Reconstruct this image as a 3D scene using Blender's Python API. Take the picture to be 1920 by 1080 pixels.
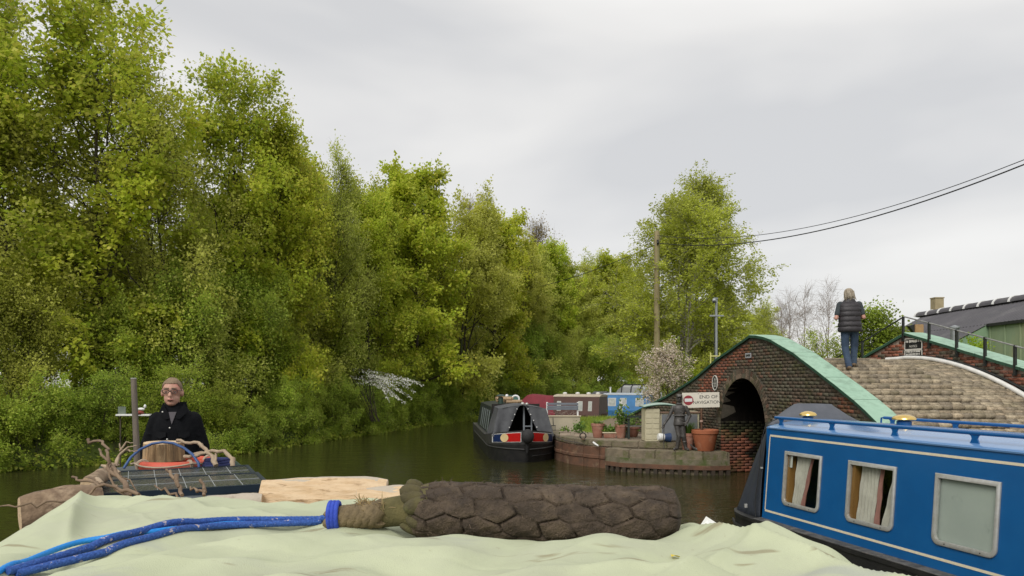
import bpy, bmesh, math, random
import numpy as np
from mathutils import Vector, Matrix, Euler
from math import radians as RAD, sin, cos, pi
for _o in list(bpy.data.objects):
    bpy.data.objects.remove(_o)
SC = bpy.context.scene
COL = SC.collection

# ------------------------------------------------------------------ camera
CAM_H, FPX, HOR = 2.4, 1400.0, 715.0          # eye height over the water, focal length and horizon in photo pixels
cam_d = bpy.data.cameras.new('camera')
cam_d.sensor_width = 36.0
cam_d.lens = FPX / 1920 * 36.0
cam_d.shift_y = (HOR - 540.0) / 1920
cam_d.clip_start = 0.05
cam_d.clip_end = 6000
cam = bpy.data.objects.new('camera', cam_d)
COL.objects.link(cam)
cam.location = (0, 0, CAM_H)
cam.rotation_euler = (pi / 2, 0, 0)
SC.camera = cam

# ------------------------------------------------------------------ overcast sky
SUN_EL, SUN_AZ = RAD(42), RAD(205)            # azimuth clockwise from +Y
world = bpy.data.worlds.new('World')
SC.world = world
world.use_nodes = True
nt = world.node_tree
for n in list(nt.nodes):
    nt.nodes.remove(n)
wo = nt.nodes.new('ShaderNodeOutputWorld')
sky = nt.nodes.new('ShaderNodeTexSky')
sky.sky_type = 'NISHITA'
sky.sun_disc = False
sky.sun_elevation = SUN_EL
sky.sun_rotation = SUN_AZ
bg1 = nt.nodes.new('ShaderNodeBackground'); bg1.inputs[1].default_value = 0.10
nt.links.new(sky.outputs[0], bg1.inputs[0])
tc = nt.nodes.new('ShaderNodeTexCoord')
mp = nt.nodes.new('ShaderNodeMapping'); mp.inputs['Scale'].default_value = (1.0, 1.0, 3.6)
mp.inputs['Location'].default_value = (1.4, 0.2, 0.55); mp.inputs['Rotation'].default_value = (0, RAD(9), 0)
nt.links.new(tc.outputs['Generated'], mp.inputs[0])
nz = nt.nodes.new('ShaderNodeTexNoise'); nz.inputs['Scale'].default_value = 1.15
nz.inputs['Detail'].default_value = 4.5; nz.inputs['Roughness'].default_value = 0.48; nz.inputs['Distortion'].default_value = 0.35
nt.links.new(mp.outputs[0], nz.inputs['Vector'])
cr = nt.nodes.new('ShaderNodeValToRGB')
cr.color_ramp.elements[0].position = 0.34; cr.color_ramp.elements[0].color = (0.505, 0.505, 0.508, 1)
cr.color_ramp.elements[1].position = 0.62; cr.color_ramp.elements[1].color = (0.725, 0.712, 0.69, 1)
e = cr.color_ramp.elements.new(0.47); e.color = (0.63, 0.62, 0.605, 1)
nt.links.new(nz.outputs['Fac'], cr.inputs[0])
bg2 = nt.nodes.new('ShaderNodeBackground'); bg2.inputs[1].default_value = 1.0
nt.links.new(cr.outputs[0], bg2.inputs[0])
mx = nt.nodes.new('ShaderNodeMixShader'); mx.inputs[0].default_value = 0.93
nt.links.new(bg1.outputs[0], mx.inputs[1]); nt.links.new(bg2.outputs[0], mx.inputs[2])
nt.links.new(mx.outputs[0], wo.inputs[0])

sun_d = bpy.data.lights.new('sun', 'SUN')
sun_d.energy = 1.5
sun_d.angle = RAD(28)
sun_d.color = (1.0, 0.965, 0.91)
sun = bpy.data.objects.new('sun', sun_d)
COL.objects.link(sun)
sd = Vector((sin(SUN_AZ) * cos(SUN_EL), cos(SUN_AZ) * cos(SUN_EL), sin(SUN_EL)))
sun.rotation_euler = (-sd).to_track_quat('-Z', 'Y').to_euler()
sun.location = sd * 60

SC.view_settings.view_transform = 'Standard'
SC.view_settings.look = 'None'
SC.view_settings.exposure = 0.46
SC.view_settings.gamma = 1.0
SC.view_settings.use_curve_mapping = False
SC.render.engine = 'CYCLES'
SC.cycles.max_bounces = 7
SC.cycles.diffuse_bounces = 3
SC.cycles.glossy_bounces = 3
SC.cycles.transmission_bounces = 5
SC.cycles.transparent_max_bounces = 8
SC.cycles.use_denoising = True
SC.cycles.caustics_reflective = False
SC.cycles.caustics_refractive = False

# ------------------------------------------------------------------ helpers
def P(px, py, D):
    """world point seen at photo pixel (px,py) at depth D metres"""
    return Vector(((px - 960) / FPX * D, D, CAM_H + (HOR - py) / FPX * D))

def rotm(rx=0, ry=0, rz=0):
    return Euler((rx, ry, rz)).to_matrix()

class MB:
    """collects shapes, becomes ONE mesh"""
    def __init__(s):
        s.v = []; s.f = []
    def raw(s, vs, fs):
        b = len(s.v)
        s.v.extend([tuple(p) for p in vs])
        s.f.extend([tuple(i + b for i in f) for f in fs])
        return s
    def box(s, c, sz, R=None):
        hx, hy, hz = sz[0] / 2, sz[1] / 2, sz[2] / 2
        vs = []
        for x, y, z in ((-1,-1,-1),(1,-1,-1),(1,1,-1),(-1,1,-1),(-1,-1,1),(1,-1,1),(1,1,1),(-1,1,1)):
            p = Vector((x * hx, y * hy, z * hz))
            if R is not None: p = R @ p
            vs.append(p + Vector(c))
        return s.raw(vs, [(0,3,2,1),(4,5,6,7),(0,1,5,4),(1,2,6,5),(2,3,7,6),(3,0,4,7)])
    def hexa(s, p):          # 8 corners, bottom ring then top ring
        return s.raw(p, [(0,3,2,1),(4,5,6,7),(0,1,5,4),(1,2,6,5),(2,3,7,6),(3,0,4,7)])
    def loft(s, rings, cap0=True, cap1=True, closed=True):
        n = len(rings[0]); vs = []; fs = []
        for r in rings: vs.extend(r)
        m = n if closed else n - 1
        for k in range(len(rings) - 1):
            for i in range(m):
                j = (i + 1) % n
                fs.append((k*n+i, k*n+j, (k+1)*n+j, (k+1)*n+i))
        if closed and cap0: fs.append(tuple(range(n - 1, -1, -1)))
        if closed and cap1: fs.append(tuple((len(rings)-1)*n + i for i in range(n)))
        return s.raw(vs, fs)
    def tube(s, pts, r, n=8, cap=True, rfun=None):
        pts = [Vector(p) for p in pts]
        m = len(pts)
        rr = list(r) if hasattr(r, '__len__') else [r] * m
        t0 = (pts[1] - pts[0]).normalized()
        up = Vector((0,0,1)) if abs(t0.z) < .9 else Vector((1,0,0))
        a = t0.cross(up).normalized()
        rings = []; L = 0
        for i in range(m):
            t = (pts[min(i+1, m-1)] - pts[max(i-1, 0)]).normalized()
            a = (a - t * a.dot(t)).normalized()
            b = t.cross(a)
            if i: L += (pts[i] - pts[i-1]).length
            ring = []
            for k in range(n):
                th = 2 * pi * k / n
                q = rr[i] * (rfun(th, L) if rfun else 1)
                ring.append(pts[i] + (a * cos(th) + b * sin(th)) * q)
            rings.append(ring)
        return s.loft(rings, cap, cap)
    def capsule(s, p0, p1, r0, r1, n=10, k=4):
        p0 = Vector(p0); p1 = Vector(p1); d = (p1 - p0).normalized()
        pts = []; rs = []
        for i in range(k):
            a = pi / 2 * (1 - (i + .15) / k)
            pts.append(p0 - d * r0 * sin(a)); rs.append(r0 * cos(a))
        pts += [p0, p1]; rs += [r0, r1]
        for i in range(k - 1, -1, -1):
            a = pi / 2 * (1 - (i + .15) / k)
            pts.append(p1 + d * r1 * sin(a)); rs.append(r1 * cos(a))
        return s.tube(pts, rs, n)
    def lathe(s, prof, c=(0,0,0), n=20, R=None, cap=True):
        rings = []
        for r, z in prof:
            ring = []
            for k in range(n):
                p = Vector((r * cos(2*pi*k/n), r * sin(2*pi*k/n), z))
                if R is not None: p = R @ p
                ring.append(p + Vector(c))
            rings.append(ring)
        return s.loft(rings, cap, cap)
    def ball(s, c, r, n=14, m=9, R=None):
        r = (r, r, r) if not hasattr(r, '__len__') else r
        rings = []
        for i in range(m + 1):
            a = -pi/2 + pi * (i + (0.02 if i == 0 else -0.02 if i == m else 0)) / m
            ring = []
            for k in range(n):
                p = Vector((r[0]*cos(a)*cos(2*pi*k/n), r[1]*cos(a)*sin(2*pi*k/n), r[2]*sin(a)))
                if R is not None: p = R @ p
                ring.append(p + Vector(c))
            rings.append(ring)
        return s.loft(rings)
    def prism(s, poly, z0, z1):
        n = len(poly)
        vs = [(x, y, z0) for x, y in poly] + [(x, y, z1) for x, y in poly]
        fs = [tuple(range(n-1, -1, -1)), tuple(range(n, 2*n))]
        fs += [(i, (i+1) % n, n + (i+1) % n, n + i) for i in range(n)]
        return s.raw(vs, fs)
    def grid(s, fn, nu, nv):
        vs = [fn(i / nu, j / nv) for j in range(nv + 1) for i in range(nu + 1)]
        w = nu + 1
        fs = [(j*w+i, j*w+i+1, (j+1)*w+i+1, (j+1)*w+i) for j in range(nv) for i in range(nu)]
        return s.raw(vs, fs)
    def xf(s, M):
        s.v = [tuple(M @ Vector(p)) for p in s.v]
        return s

def mesh_from(mb, name, mat, smooth=None, bevel=0, seg=2):
    me = bpy.data.meshes.new(name)
    me.from_pydata(mb.v, [], mb.f)
    if bevel:
        bm = bmesh.new(); bm.from_mesh(me)
        bmesh.ops.recalc_face_normals(bm, faces=bm.faces)
        ed = [e for e in bm.edges if len(e.link_faces) == 2 and e.calc_face_angle(0) > .5]
        bmesh.ops.bevel(bm, geom=ed, offset=bevel, segments=seg, affect='EDGES', clamp_overlap=True)
        bm.to_mesh(me); bm.free()
    else:
        bm = bmesh.new(); bm.from_mesh(me)
        bmesh.ops.recalc_face_normals(bm, faces=bm.faces)
        bm.to_mesh(me); bm.free()
    if smooth is not None:
        me.polygons.foreach_set('use_smooth', [True] * len(me.polygons))
        me.set_sharp_from_angle(angle=RAD(smooth))
    if mat: me.materials.append(mat)
    return me

def link(name, me, parent=None):
    o = bpy.data.objects.new(name, me)
    COL.objects.link(o)
    if parent is not None:
        o.parent = parent
        o.matrix_parent_inverse = Matrix.Translation(-WL[parent.name])
    WL[o.name] = Vector((0,0,0)) if parent is None else WL[parent.name].copy()
    if parent is not None and parent.type == 'MESH':
        o.matrix_parent_inverse = Matrix.Identity(4)
    return o
WL = {}

def obj(name, mb, mat, parent=None, smooth=None, bevel=0, M=None, label=None, cat=None, group=None, kind=None, seg=2):
    """one mesh object; vertices are given in world space (or in the frame M)"""
    if M is not None: mb.xf(M)
    o = link(name, mesh_from(mb, name, mat, smooth, bevel, seg), parent)
    return tag(o, label, cat, group, kind)

def tag(o, label=None, cat=None, group=None, kind=None):
    if label: o['label'] = label
    if cat: o['category'] = cat
    if group: o['group'] = group
    if kind: o['kind'] = kind
    return o

def thing(name, label, cat, loc, group=None):
    o = bpy.data.objects.new(name, None)
    o.empty_display_size = .2
    COL.objects.link(o)
    o.location = loc
    WL[o.name] = Vector(loc)
    return tag(o, label, cat, group)

def np_mesh(name, V, F, mat, rnd=None, smooth=False):
    """V (n,3) array, F (m,k) array of one arity, rnd per-face value"""
    me = bpy.data.meshes.new(name)
    V = np.asarray(V, np.float32); F = np.asarray(F, np.int32)
    k = F.shape[1]
    me.vertices.add(len(V)); me.vertices.foreach_set('co', V.ravel())
    me.loops.add(F.size); me.loops.foreach_set('vertex_index', F.ravel())
    me.polygons.add(len(F)); me.polygons.foreach_set('loop_start', np.arange(0, F.size, k, dtype=np.int32))
    if smooth: me.polygons.foreach_set('use_smooth', np.ones(len(F), bool))
    me.update(calc_edges=True)
    if rnd is not None:
        at = me.attributes.new('rnd', 'FLOAT', 'FACE')
        at.data.foreach_set('value', np.asarray(rnd, np.float32))
    if mat: me.materials.append(mat)
    return me

# ------------------------------------------------------------------ materials
def mat(name, c1, c2=None, scale=6.0, rough=.6, bump=0, bscale=None, metal=0, spec=.5, coat=0,
        stretch=(1,1,1), lo=.35, hi=.65, c3=None, s3=1.2, lo3=.5, hi3=.62, rvar=0, alpha=None, dist=0, detail=6):
    m = bpy.data.materials.new(name); m.use_nodes = True
    t = m.node_tree; N = t.nodes; L = t.links
    b = N['Principled BSDF']
    b.inputs['Roughness'].default_value = rough
    b.inputs['Metallic'].default_value = metal
    b.inputs['Specular IOR Level'].default_value = spec
    b.inputs['Coat Weight'].default_value = coat
    b.inputs['Coat Roughness'].default_value = .08
    b.inputs['Base Color'].default_value = (*c1, 1)
    g = N.new('ShaderNodeNewGeometry')
    mpn = N.new('ShaderNodeMapping'); mpn.inputs['Scale'].default_value = stretch
    L.new(g.outputs['Position'], mpn.inputs[0])
    col = None
    if c2 is not None:
        n = N.new('ShaderNodeTexNoise'); n.inputs['Scale'].default_value = scale
        n.inputs['Detail'].default_value = detail; n.inputs['Roughness'].default_value = .62; n.inputs['Distortion'].default_value = dist
        L.new(mpn.outputs[0], n.inputs['Vector'])
        r = N.new('ShaderNodeMapRange'); r.inputs[1].default_value = lo; r.inputs[2].default_value = hi
        L.new(n.outputs['Fac'], r.inputs[0])
        mixn = N.new('ShaderNodeMix'); mixn.data_type = 'RGBA'
        mixn.inputs[6].default_value = (*c1, 1); mixn.inputs[7].default_value = (*c2, 1)
        L.new(r.outputs[0], mixn.inputs[0])
        col = mixn.outputs[2]
        if rvar:
            rr = N.new('ShaderNodeMapRange'); rr.inputs[3].default_value = rough - rvar; rr.inputs[4].default_value = min(1, rough + rvar)
            L.new(n.outputs['Fac'], rr.inputs[0]); L.new(rr.outputs[0], b.inputs['Roughness'])
    if c3 is not None:
        n3 = N.new('ShaderNodeTexNoise'); n3.inputs['Scale'].default_value = s3; n3.inputs['Detail'].default_value = 8
        n3.inputs['Roughness'].default_value = .68
        L.new(mpn.outputs[0], n3.inputs['Vector'])
        r3 = N.new('ShaderNodeMapRange'); r3.inputs[1].default_value = lo3; r3.inputs[2].default_value = hi3
        L.new(n3.outputs['Fac'], r3.inputs[0])
        mx3 = N.new('ShaderNodeMix'); mx3.data_type = 'RGBA'
        mx3.inputs[7].default_value = (*c3, 1)
        if col is not None: L.new(col, mx3.inputs[6])
        else: mx3.inputs[6].default_value = (*c1, 1)
        L.new(r3.outputs[0], mx3.inputs[0])
        col = mx3.outputs[2]
    if col is not None: L.new(col, b.inputs['Base Color'])
    if bump:
        nb = N.new('ShaderNodeTexNoise'); nb.inputs['Scale'].default_value = bscale or scale * 4
        nb.inputs['Detail'].default_value = 5
        L.new(mpn.outputs[0], nb.inputs['Vector'])
        bp = N.new('ShaderNodeBump'); bp.inputs['Strength'].default_value = 1; bp.inputs['Distance'].default_value = bump
        L.new(nb.outputs['Fac'], bp.inputs['Height']); L.new(bp.outputs[0], b.inputs['Normal'])
    m['basecol'] = c1
    return m

def leaf_mat(name, cols, trans=.35, hue=.035, val=.35, rough=.5):
    """cols: list of (pos, rgb) over the per-leaf random value"""
    m = bpy.data.materials.new(name); m.use_nodes = True
    t = m.node_tree; N = t.nodes; L = t.links
    b = N['Principled BSDF']; out = N['Material Output']
    b.inputs['Roughness'].default_value = rough; b.inputs['Specular IOR Level'].default_value = .3
    at = N.new('ShaderNodeAttribute'); at.attribute_name = 'rnd'
    r = N.new('ShaderNodeValToRGB')
    els = r.color_ramp.elements
    while len(els) > 1: els.remove(els[-1])
    els[0].position = cols[0][0]; els[0].color = (*cols[0][1], 1)
    for p, c in cols[1:]:
        e = els.new(p); e.color = (*c, 1)
    L.new(at.outputs['Fac'], r.inputs[0])
    oi = N.new('ShaderNodeObjectInfo')
    hs = N.new('ShaderNodeHueSaturation')
    mh = N.new('ShaderNodeMapRange'); mh.inputs[3].default_value = .5 - hue; mh.inputs[4].default_value = .5 + hue * .6
    L.new(oi.outputs['Random'], mh.inputs[0]); L.new(mh.outputs[0], hs.inputs['Hue'])
    g = N.new('ShaderNodeNewGeometry')
    nz = N.new('ShaderNodeTexNoise'); nz.inputs['Scale'].default_value = .55; nz.inputs['Detail'].default_value = 3
    L.new(g.outputs['Position'], nz.inputs['Vector'])
    mv = N.new('ShaderNodeMapRange'); mv.inputs[1].default_value = .3; mv.inputs[2].default_value = .7
    mv.inputs[3].default_value = 1 - val; mv.inputs[4].default_value = 1 + val
    L.new(nz.outputs['Fac'], mv.inputs[0]); L.new(mv.outputs[0], hs.inputs['Value'])
    L.new(r.outputs[0], hs.inputs['Color'])
    L.new(hs.outputs[0], b.inputs['Base Color'])
    tr = N.new('ShaderNodeBsdfTranslucent')
    g2 = N.new('ShaderNodeGamma'); g2.inputs[1].default_value = .9
    L.new(hs.outputs[0], g2.inputs[0]); L.new(g2.outputs[0], tr.inputs[0])
    mxs = N.new('ShaderNodeMixShader'); mxs.inputs[0].default_value = trans
    L.new(b.outputs[0], mxs.inputs[1]); L.new(tr.outputs[0], mxs.inputs[2]); L.new(mxs.outputs[0], out.inputs[0])
    return m

def glass_mat(name, tint=(.6,.63,.6), refl=1.0, fac=.82):
    m = bpy.data.materials.new(name); m.use_nodes = True
    t = m.node_tree; N = t.nodes; L = t.links
    out = N['Material Output']
    tp = N.new('ShaderNodeBsdfTransparent'); tp.inputs[0].default_value = (*tint, 1)
    gl = N.new('ShaderNodeBsdfGlossy'); gl.inputs['Roughness'].default_value = .02
    g = N.new('ShaderNodeNewGeometry'); dt = N.new('ShaderNodeVectorMath'); dt.operation = 'DOT_PRODUCT'
    L.new(g.outputs['Normal'], dt.inputs[0]); L.new(g.outputs['Incoming'], dt.inputs[1])
    x = dt.outputs['Value']
    for op, v in (('ABSOLUTE', None), ('SUBTRACT', 1.0), ('ABSOLUTE', None), ('POWER', 5.0), ('MULTIPLY', .9), ('ADD', .05)):
        m_ = N.new('ShaderNodeMath'); m_.operation = op; L.new(x, m_.inputs[0])
        if v is not None: m_.inputs[1].default_value = v
        x = m_.outputs[0]
    mxs = N.new('ShaderNodeMixShader')
    L.new(x, mxs.inputs[0]); L.new(tp.outputs[0], mxs.inputs[1]); L.new(gl.outputs[0], mxs.inputs[2])
    L.new(mxs.outputs[0], out.inputs[0])
    return m
# ================================================================== SETTING: ground, water
WATER = [(13,-14),(9.2,0),(7.6,6),(6.25,10.9),(6.75,12.5),(6.35,15),(6.2,16.9),(14,16.9),(14,20.4),(6.1,20.4),
         (4.6,21.3),(2.9,21.8),(2.3,23.2),(1.75,25),(1.15,30),(2.2,35.2),(5,36.6),(9,41.2),(20,47),(60,60),(120,70),
         (120,84),(60,72),(25,61.5),(10,57.5),(3,54),(-2.4,47.5),(-5.4,38),(-7.3,31.5),(-9.1,24.9),(-13.6,19.8),(-22,12),(-45,-5),(-45,-14)]
WP = np.array(WATER, float)
def water_sd(x, y):
    """signed distance to the canal outline, negative on the water"""
    A = WP; B = np.roll(WP, -1, 0)
    d = np.full(x.shape, 1e9); ins = np.zeros(x.shape, bool)
    for (ax, ay), (bx, by) in zip(A, B):
        ex, ey = bx - ax, by - ay
        t = np.clip(((x-ax)*ex + (y-ay)*ey) / (ex*ex + ey*ey), 0, 1)
        d = np.minimum(d, np.hypot(x - ax - t*ex, y - ay - t*ey))
        c = ((ay > y) != (by > y))
        xi = ax + (y - ay) / (ey if abs(ey) > 1e-9 else 1e-9) * ex
        ins ^= c & (x < xi)
    return np.where(ins, -d, d)
def ground_z(x, y):
    x = np.asarray(x, float); y = np.asarray(y, float)
    s = water_sd(x, y)
    k = np.clip((s + .15) / .6, 0, 1); k = k * k * (3 - 2 * k)
    z = -1.0 + 1.68 * k
    left = (x < -2.0 + (y - 47) * 1.1) | (y > 58) | (x < -1.2)
    rise = np.where(left & (s > .4), np.clip((s - .4) * .16, 0, 1.3), 0)
    wob = .05 * np.sin(x * 1.7 + y * .6) * np.sin(y * 1.3 - x * .4)
    return z + rise + np.where(s > .6, wob * np.clip((s - .6), 0, 1), 0)
def axis_pts(lo, hi, step, far):
    c = np.arange(lo, hi + 1e-6, step)
    o = []; d = step; v = hi
    while v < far: d *= 1.35; v += d; o.append(v)
    i = []; d = step; v = lo
    while v > -far: d *= 1.35; v -= d; i.append(v)
    return np.concatenate([i[::-1], c, o])
gx = axis_pts(-26, 26, .4, 3000); gy = axis_pts(-4, 66, .4, 3000)
GX, GY = np.meshgrid(gx, gy)
GZ = ground_z(GX, GY)
nxp = len(gx)
V = np.stack([GX.ravel(), GY.ravel(), GZ.ravel()], 1)
ii, jj = np.meshgrid(np.arange(nxp - 1), np.arange(len(gy) - 1))
F = np.stack([(jj*nxp+ii).ravel(), (jj*nxp+ii+1).ravel(), ((jj+1)*nxp+ii+1).ravel(), ((jj+1)*nxp+ii).ravel()], 1)
M_ground = mat('grass_ground', (.075,.105,.018), (.14,.19,.03), 3.0, .9, .03, 30, c3=(.055,.042,.025), s3=.9, lo3=.56, hi3=.66)
tag(link('ground', np_mesh('ground', V, F, M_ground, smooth=True)), kind='structure')

# water: dark green-brown, gently rippled
M_water = bpy.data.materials.new('canal_water'); M_water.use_nodes = True
_t = M_water.node_tree; _N = _t.nodes; _L = _t.links; _b = _N['Principled BSDF']
_b.inputs['Base Color'].default_value = (.030, .030, .010, 1)
_b.inputs['Roughness'].default_value = .05; _b.inputs['IOR'].default_value = 1.33
_b.inputs['Specular IOR Level'].default_value = .5
_g = _N.new('ShaderNodeNewGeometry')
_h = None
for _sc, _st, _am in ((1.1, (1, 1.7, 1), .030), (4.0, (1, 2.2, 1), .017), (13., (1, 1.8, 1), .0042)):
    _m = _N.new('ShaderNodeMapping'); _m.inputs['Scale'].default_value = _st
    _L.new(_g.outputs['Position'], _m.inputs[0])
    _n = _N.new('ShaderNodeTexNoise'); _n.inputs['Scale'].default_value = _sc; _n.inputs['Detail'].default_value = 2
    _n.inputs['Distortion'].default_value = .4
    _L.new(_m.outputs[0], _n.inputs['Vector'])
    _k = _N.new('ShaderNodeMath'); _k.operation = 'MULTIPLY'; _k.inputs[1].default_value = _am
    _L.new(_n.outputs['Fac'], _k.inputs[0])
    if _h is None: _h = _k.outputs[0]
    else:
        _a = _N.new('ShaderNodeMath'); _a.operation = 'ADD'; _L.new(_h, _a.inputs[0]); _L.new(_k.outputs[0], _a.inputs[1]); _h = _a.outputs[0]
_bp = _N.new('ShaderNodeBump'); _bp.inputs['Distance'].default_value = 1.0; _bp.inputs['Strength'].default_value = .8
_L.new(_h, _bp.inputs['Height']); _L.new(_bp.outputs[0], _b.inputs['Normal'])
obj('canal_water', MB().raw([(-60,-30,0),(130,-30,0),(130,90,0),(-60,90,0)], [(0,1,2,3)]), M_water, kind='structure')

# gravel towpath curving away behind the flower pots
def path_strip(pts, w, z):
    mb = MB(); vs = []
    pts = [Vector(p) for p in pts]
    for i, p in enumerate(pts):
        t = (pts[min(i+1, len(pts)-1)] - pts[max(i-1, 0)]).normalized(); n = Vector((t.y, -t.x))
        for s in (-1, -.33, .33, 1):
            q = p + n * s * w[i] / 2
            vs.append((q.x, q.y, float(ground_z(q.x, q.y)) * 0 + z[i]))
    fs = [(i*4+k, i*4+k+1, (i+1)*4+k+1, (i+1)*4+k) for i in range(len(pts)-1) for k in range(3)]
    return mb.raw(vs, fs)
M_path = mat('gravel_path', (.30,.235,.165), (.20,.155,.11), 9, .95, .02, 60, c3=(.10,.12,.04), s3=1.5, lo3=.58, hi3=.7)
obj('towpath', path_strip([(4.6,24.0),(4.35,25.5),(4.1,27.5),(4.3,30),(5.2,33),(7.0,36),(10,38.5),(16,42)], [2.6,2.0,1.7,1.7,1.7,1.7,1.7,1.7],
    [.755]*8), M_path, kind='structure')
# ================================================================== BRICK BRIDGE over the side arm
def brick_mat(name, moss=(.075,.08,.03), mlo=.5, mhi=.68, white=False):
    m = bpy.data.materials.new(name); m.use_nodes = True
    t = m.node_tree; N = t.nodes; L = t.links; b = N['Principled BSDF']
    b.inputs['Roughness'].default_value = .9; b.inputs['Specular IOR Level'].default_value = .25
    at = N.new('ShaderNodeAttribute'); at.attribute_name = 'tint'
    g = N.new('ShaderNodeNewGeometry')
    n1 = N.new('ShaderNodeTexNoise'); n1.inputs['Scale'].default_value = 28; n1.inputs['Detail'].default_value = 6
    L.new(g.outputs['Position'], n1.inputs['Vector'])
    r1 = N.new('ShaderNodeMapRange'); r1.inputs[1].default_value = .3; r1.inputs[2].default_value = .7; r1.inputs[3].default_value = .62; r1.inputs[4].default_value = 1.3
    L.new(n1.outputs['Fac'], r1.inputs[0])
    mu = N.new('ShaderNodeMix'); mu.data_type = 'RGBA'; mu.blend_type = 'MULTIPLY'; mu.inputs[0].default_value = 1
    L.new(at.outputs['Color'], mu.inputs[6]); L.new(r1.outputs[0], mu.inputs[7])
    n2 = N.new('ShaderNodeTexNoise'); n2.inputs['Scale'].default_value = 1.7; n2.inputs['Detail'].default_value = 8; n2.inputs['Roughness'].default_value = .65
    L.new(g.outputs['Position'], n2.inputs['Vector'])
    r2 = N.new('ShaderNodeMapRange'); r2.inputs[1].default_value = mlo; r2.inputs[2].default_value = mhi; r2.inputs[4].default_value = .8
    L.new(n2.outputs['Fac'], r2.inputs[0])
    mm = N.new('ShaderNodeMix'); mm.data_type = 'RGBA'; mm.inputs[7].default_value = (*moss, 1)
    L.new(r2.outputs[0], mm.inputs[0]); L.new(mu.outputs[2], mm.inputs[6])
    col = mm.outputs[2]
    if white:
        n3 = N.new('ShaderNodeTexNoise'); n3.inputs['Scale'].default_value = 3.1; n3.inputs['Detail'].default_value = 7; n3.inputs['Roughness'].default_value = .7
        L.new(g.outputs['Position'], n3.inputs['Vector'])
        r3 = N.new('ShaderNodeMapRange'); r3.inputs[1].default_value = .6; r3.inputs[2].default_value = .74; r3.inputs[4].default_value = .55
        L.new(n3.outputs['Fac'], r3.inputs[0])
        m3 = N.new('ShaderNodeMix'); m3.data_type = 'RGBA'; m3.inputs[7].default_value = (.55,.5,.45,1)
        L.new(r3.outputs[0], m3.inputs[0]); L.new(col, m3.inputs[6]); col = m3.outputs[2]
    L.new(col, b.inputs['Base Color'])
    bp = N.new('ShaderNodeBump'); bp.inputs['Distance'].default_value = .006
    L.new(n1.outputs['Fac'], bp.inputs['Height']); L.new(bp.outputs[0], b.inputs['Normal'])
    return m
M_brick = brick_mat('old_brick')
M_brick_red = brick_mat('red_brick', moss=(.09,.055,.035), mlo=.52, mhi=.72, white=True)
M_sett = brick_mat('paving_sett', moss=(.17,.15,.085), mlo=.52, mhi=.75)
M_mortar = mat('dark_mortar', (.125,.105,.08), (.085,.075,.055), 9, .95, .01, 60, c3=(.22,.19,.15), s3=4, lo3=.6, hi3=.72)
M_mortar_r = mat('lime_mortar', (.33,.27,.22), (.20,.13,.10), 6, .95, .01, 60)
M_green = mat('green_coping_paint', (.32,.49,.37), (.275,.44,.325), 7, .62, .004, 40, c3=(.22,.34,.25), s3=3.5, lo3=.5, hi3=.66)
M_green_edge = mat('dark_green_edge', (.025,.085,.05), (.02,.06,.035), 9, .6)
M_black = mat('black_paint', (.012,.014,.014), (.022,.024,.022), 15, .45)
M_white = mat('white_paint', (.78,.77,.74), (.66,.65,.60), 5, .5)

class Poly:
    def __init__(s, pts):
        s.p = np.array(pts, float)
        d = np.hypot(*np.diff(s.p, axis=0).T)
        s.u = np.concatenate([[0], np.cumsum(d)]); s.L = s.u[-1]
    def at(s, u):
        return np.array([np.interp(u, s.u, s.p[:,0]), np.interp(u, s.u, s.p[:,1])])
    def tan(s, u):
        a = s.at(max(0, u - .25)); b = s.at(min(s.L, u + .25)); t = b - a
        return t / np.hypot(*t)
    def u_at_y(s, y):
        return float(np.interp(-y, -s.p[:,1], s.u))
WL_L = Poly([(3.93,25),(4.45,23.4),(4.95,21.8),(5.32,20.5),(5.54,19.6),(5.75,18.4),(5.92,17.2),(6.08,16),(6.24,14.6),(6.34,13.6),(6.42,12.6),(6.45,11.6)])
WR = Poly([(8.3,22.8),(8.75,20.6),(9.1,19.3),(9.5,18.0),(9.62,17.2),(9.72,16.26),(9.9,14.64),(10.05,13),(10.2,11)])
def ramp_z(y):
    d = 18.0 - np.asarray(y, float)
    near = np.where(d <= 4.6, 2.91 - .058 * d * d, 2.91 - .058 * 4.6**2 - .534 * (d - 4.6))
    e = -d
    far = np.where(e <= 4, 2.91 - .05 * e * e, 2.11 - .4 * (e - 4))
    return np.maximum(np.where(d >= 0, near, far), .78)
_ty = [11,11.6,12.6,13.6,14.6,16.0,17.2,18.05,18.4,19.8,21.1,22.5,25]
_tz = [1.05,1.15,1.50,2.00,2.42,3.00,3.40,3.52,3.42,3.02,2.46,1.98,1.27]
def top_l(y): return float(max(np.interp(y, _ty, _tz), ramp_z(y) + .05 if y < 18 else 0))
def top_r(y): return float(np.interp(y, [11,14.5,18.0,19.3,21,22.8], [1.80,2.66,3.56,3.02,2.35,1.7]))
U_A = WL_L.u_at_y(19.72); U_B = U_A + 2.4; U_C = (U_A + U_B) / 2; A_R = 1.2; A_Z = 1.28
def arch_z(u):
    d = abs(u - U_C)
    return None if d >= A_R else A_Z + math.sqrt(A_R**2 - d*d)
def proj(p):
    return 960 + FPX * p[0] / p[1], HOR - FPX * (p[2] - CAM_H) / p[1]

bridge = thing('brick_bridge', 'humpbacked brick canal bridge with green painted copings and a dark arch', 'bridge', (7.5, 17.8, 0))
rngb = random.Random(5)

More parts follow.
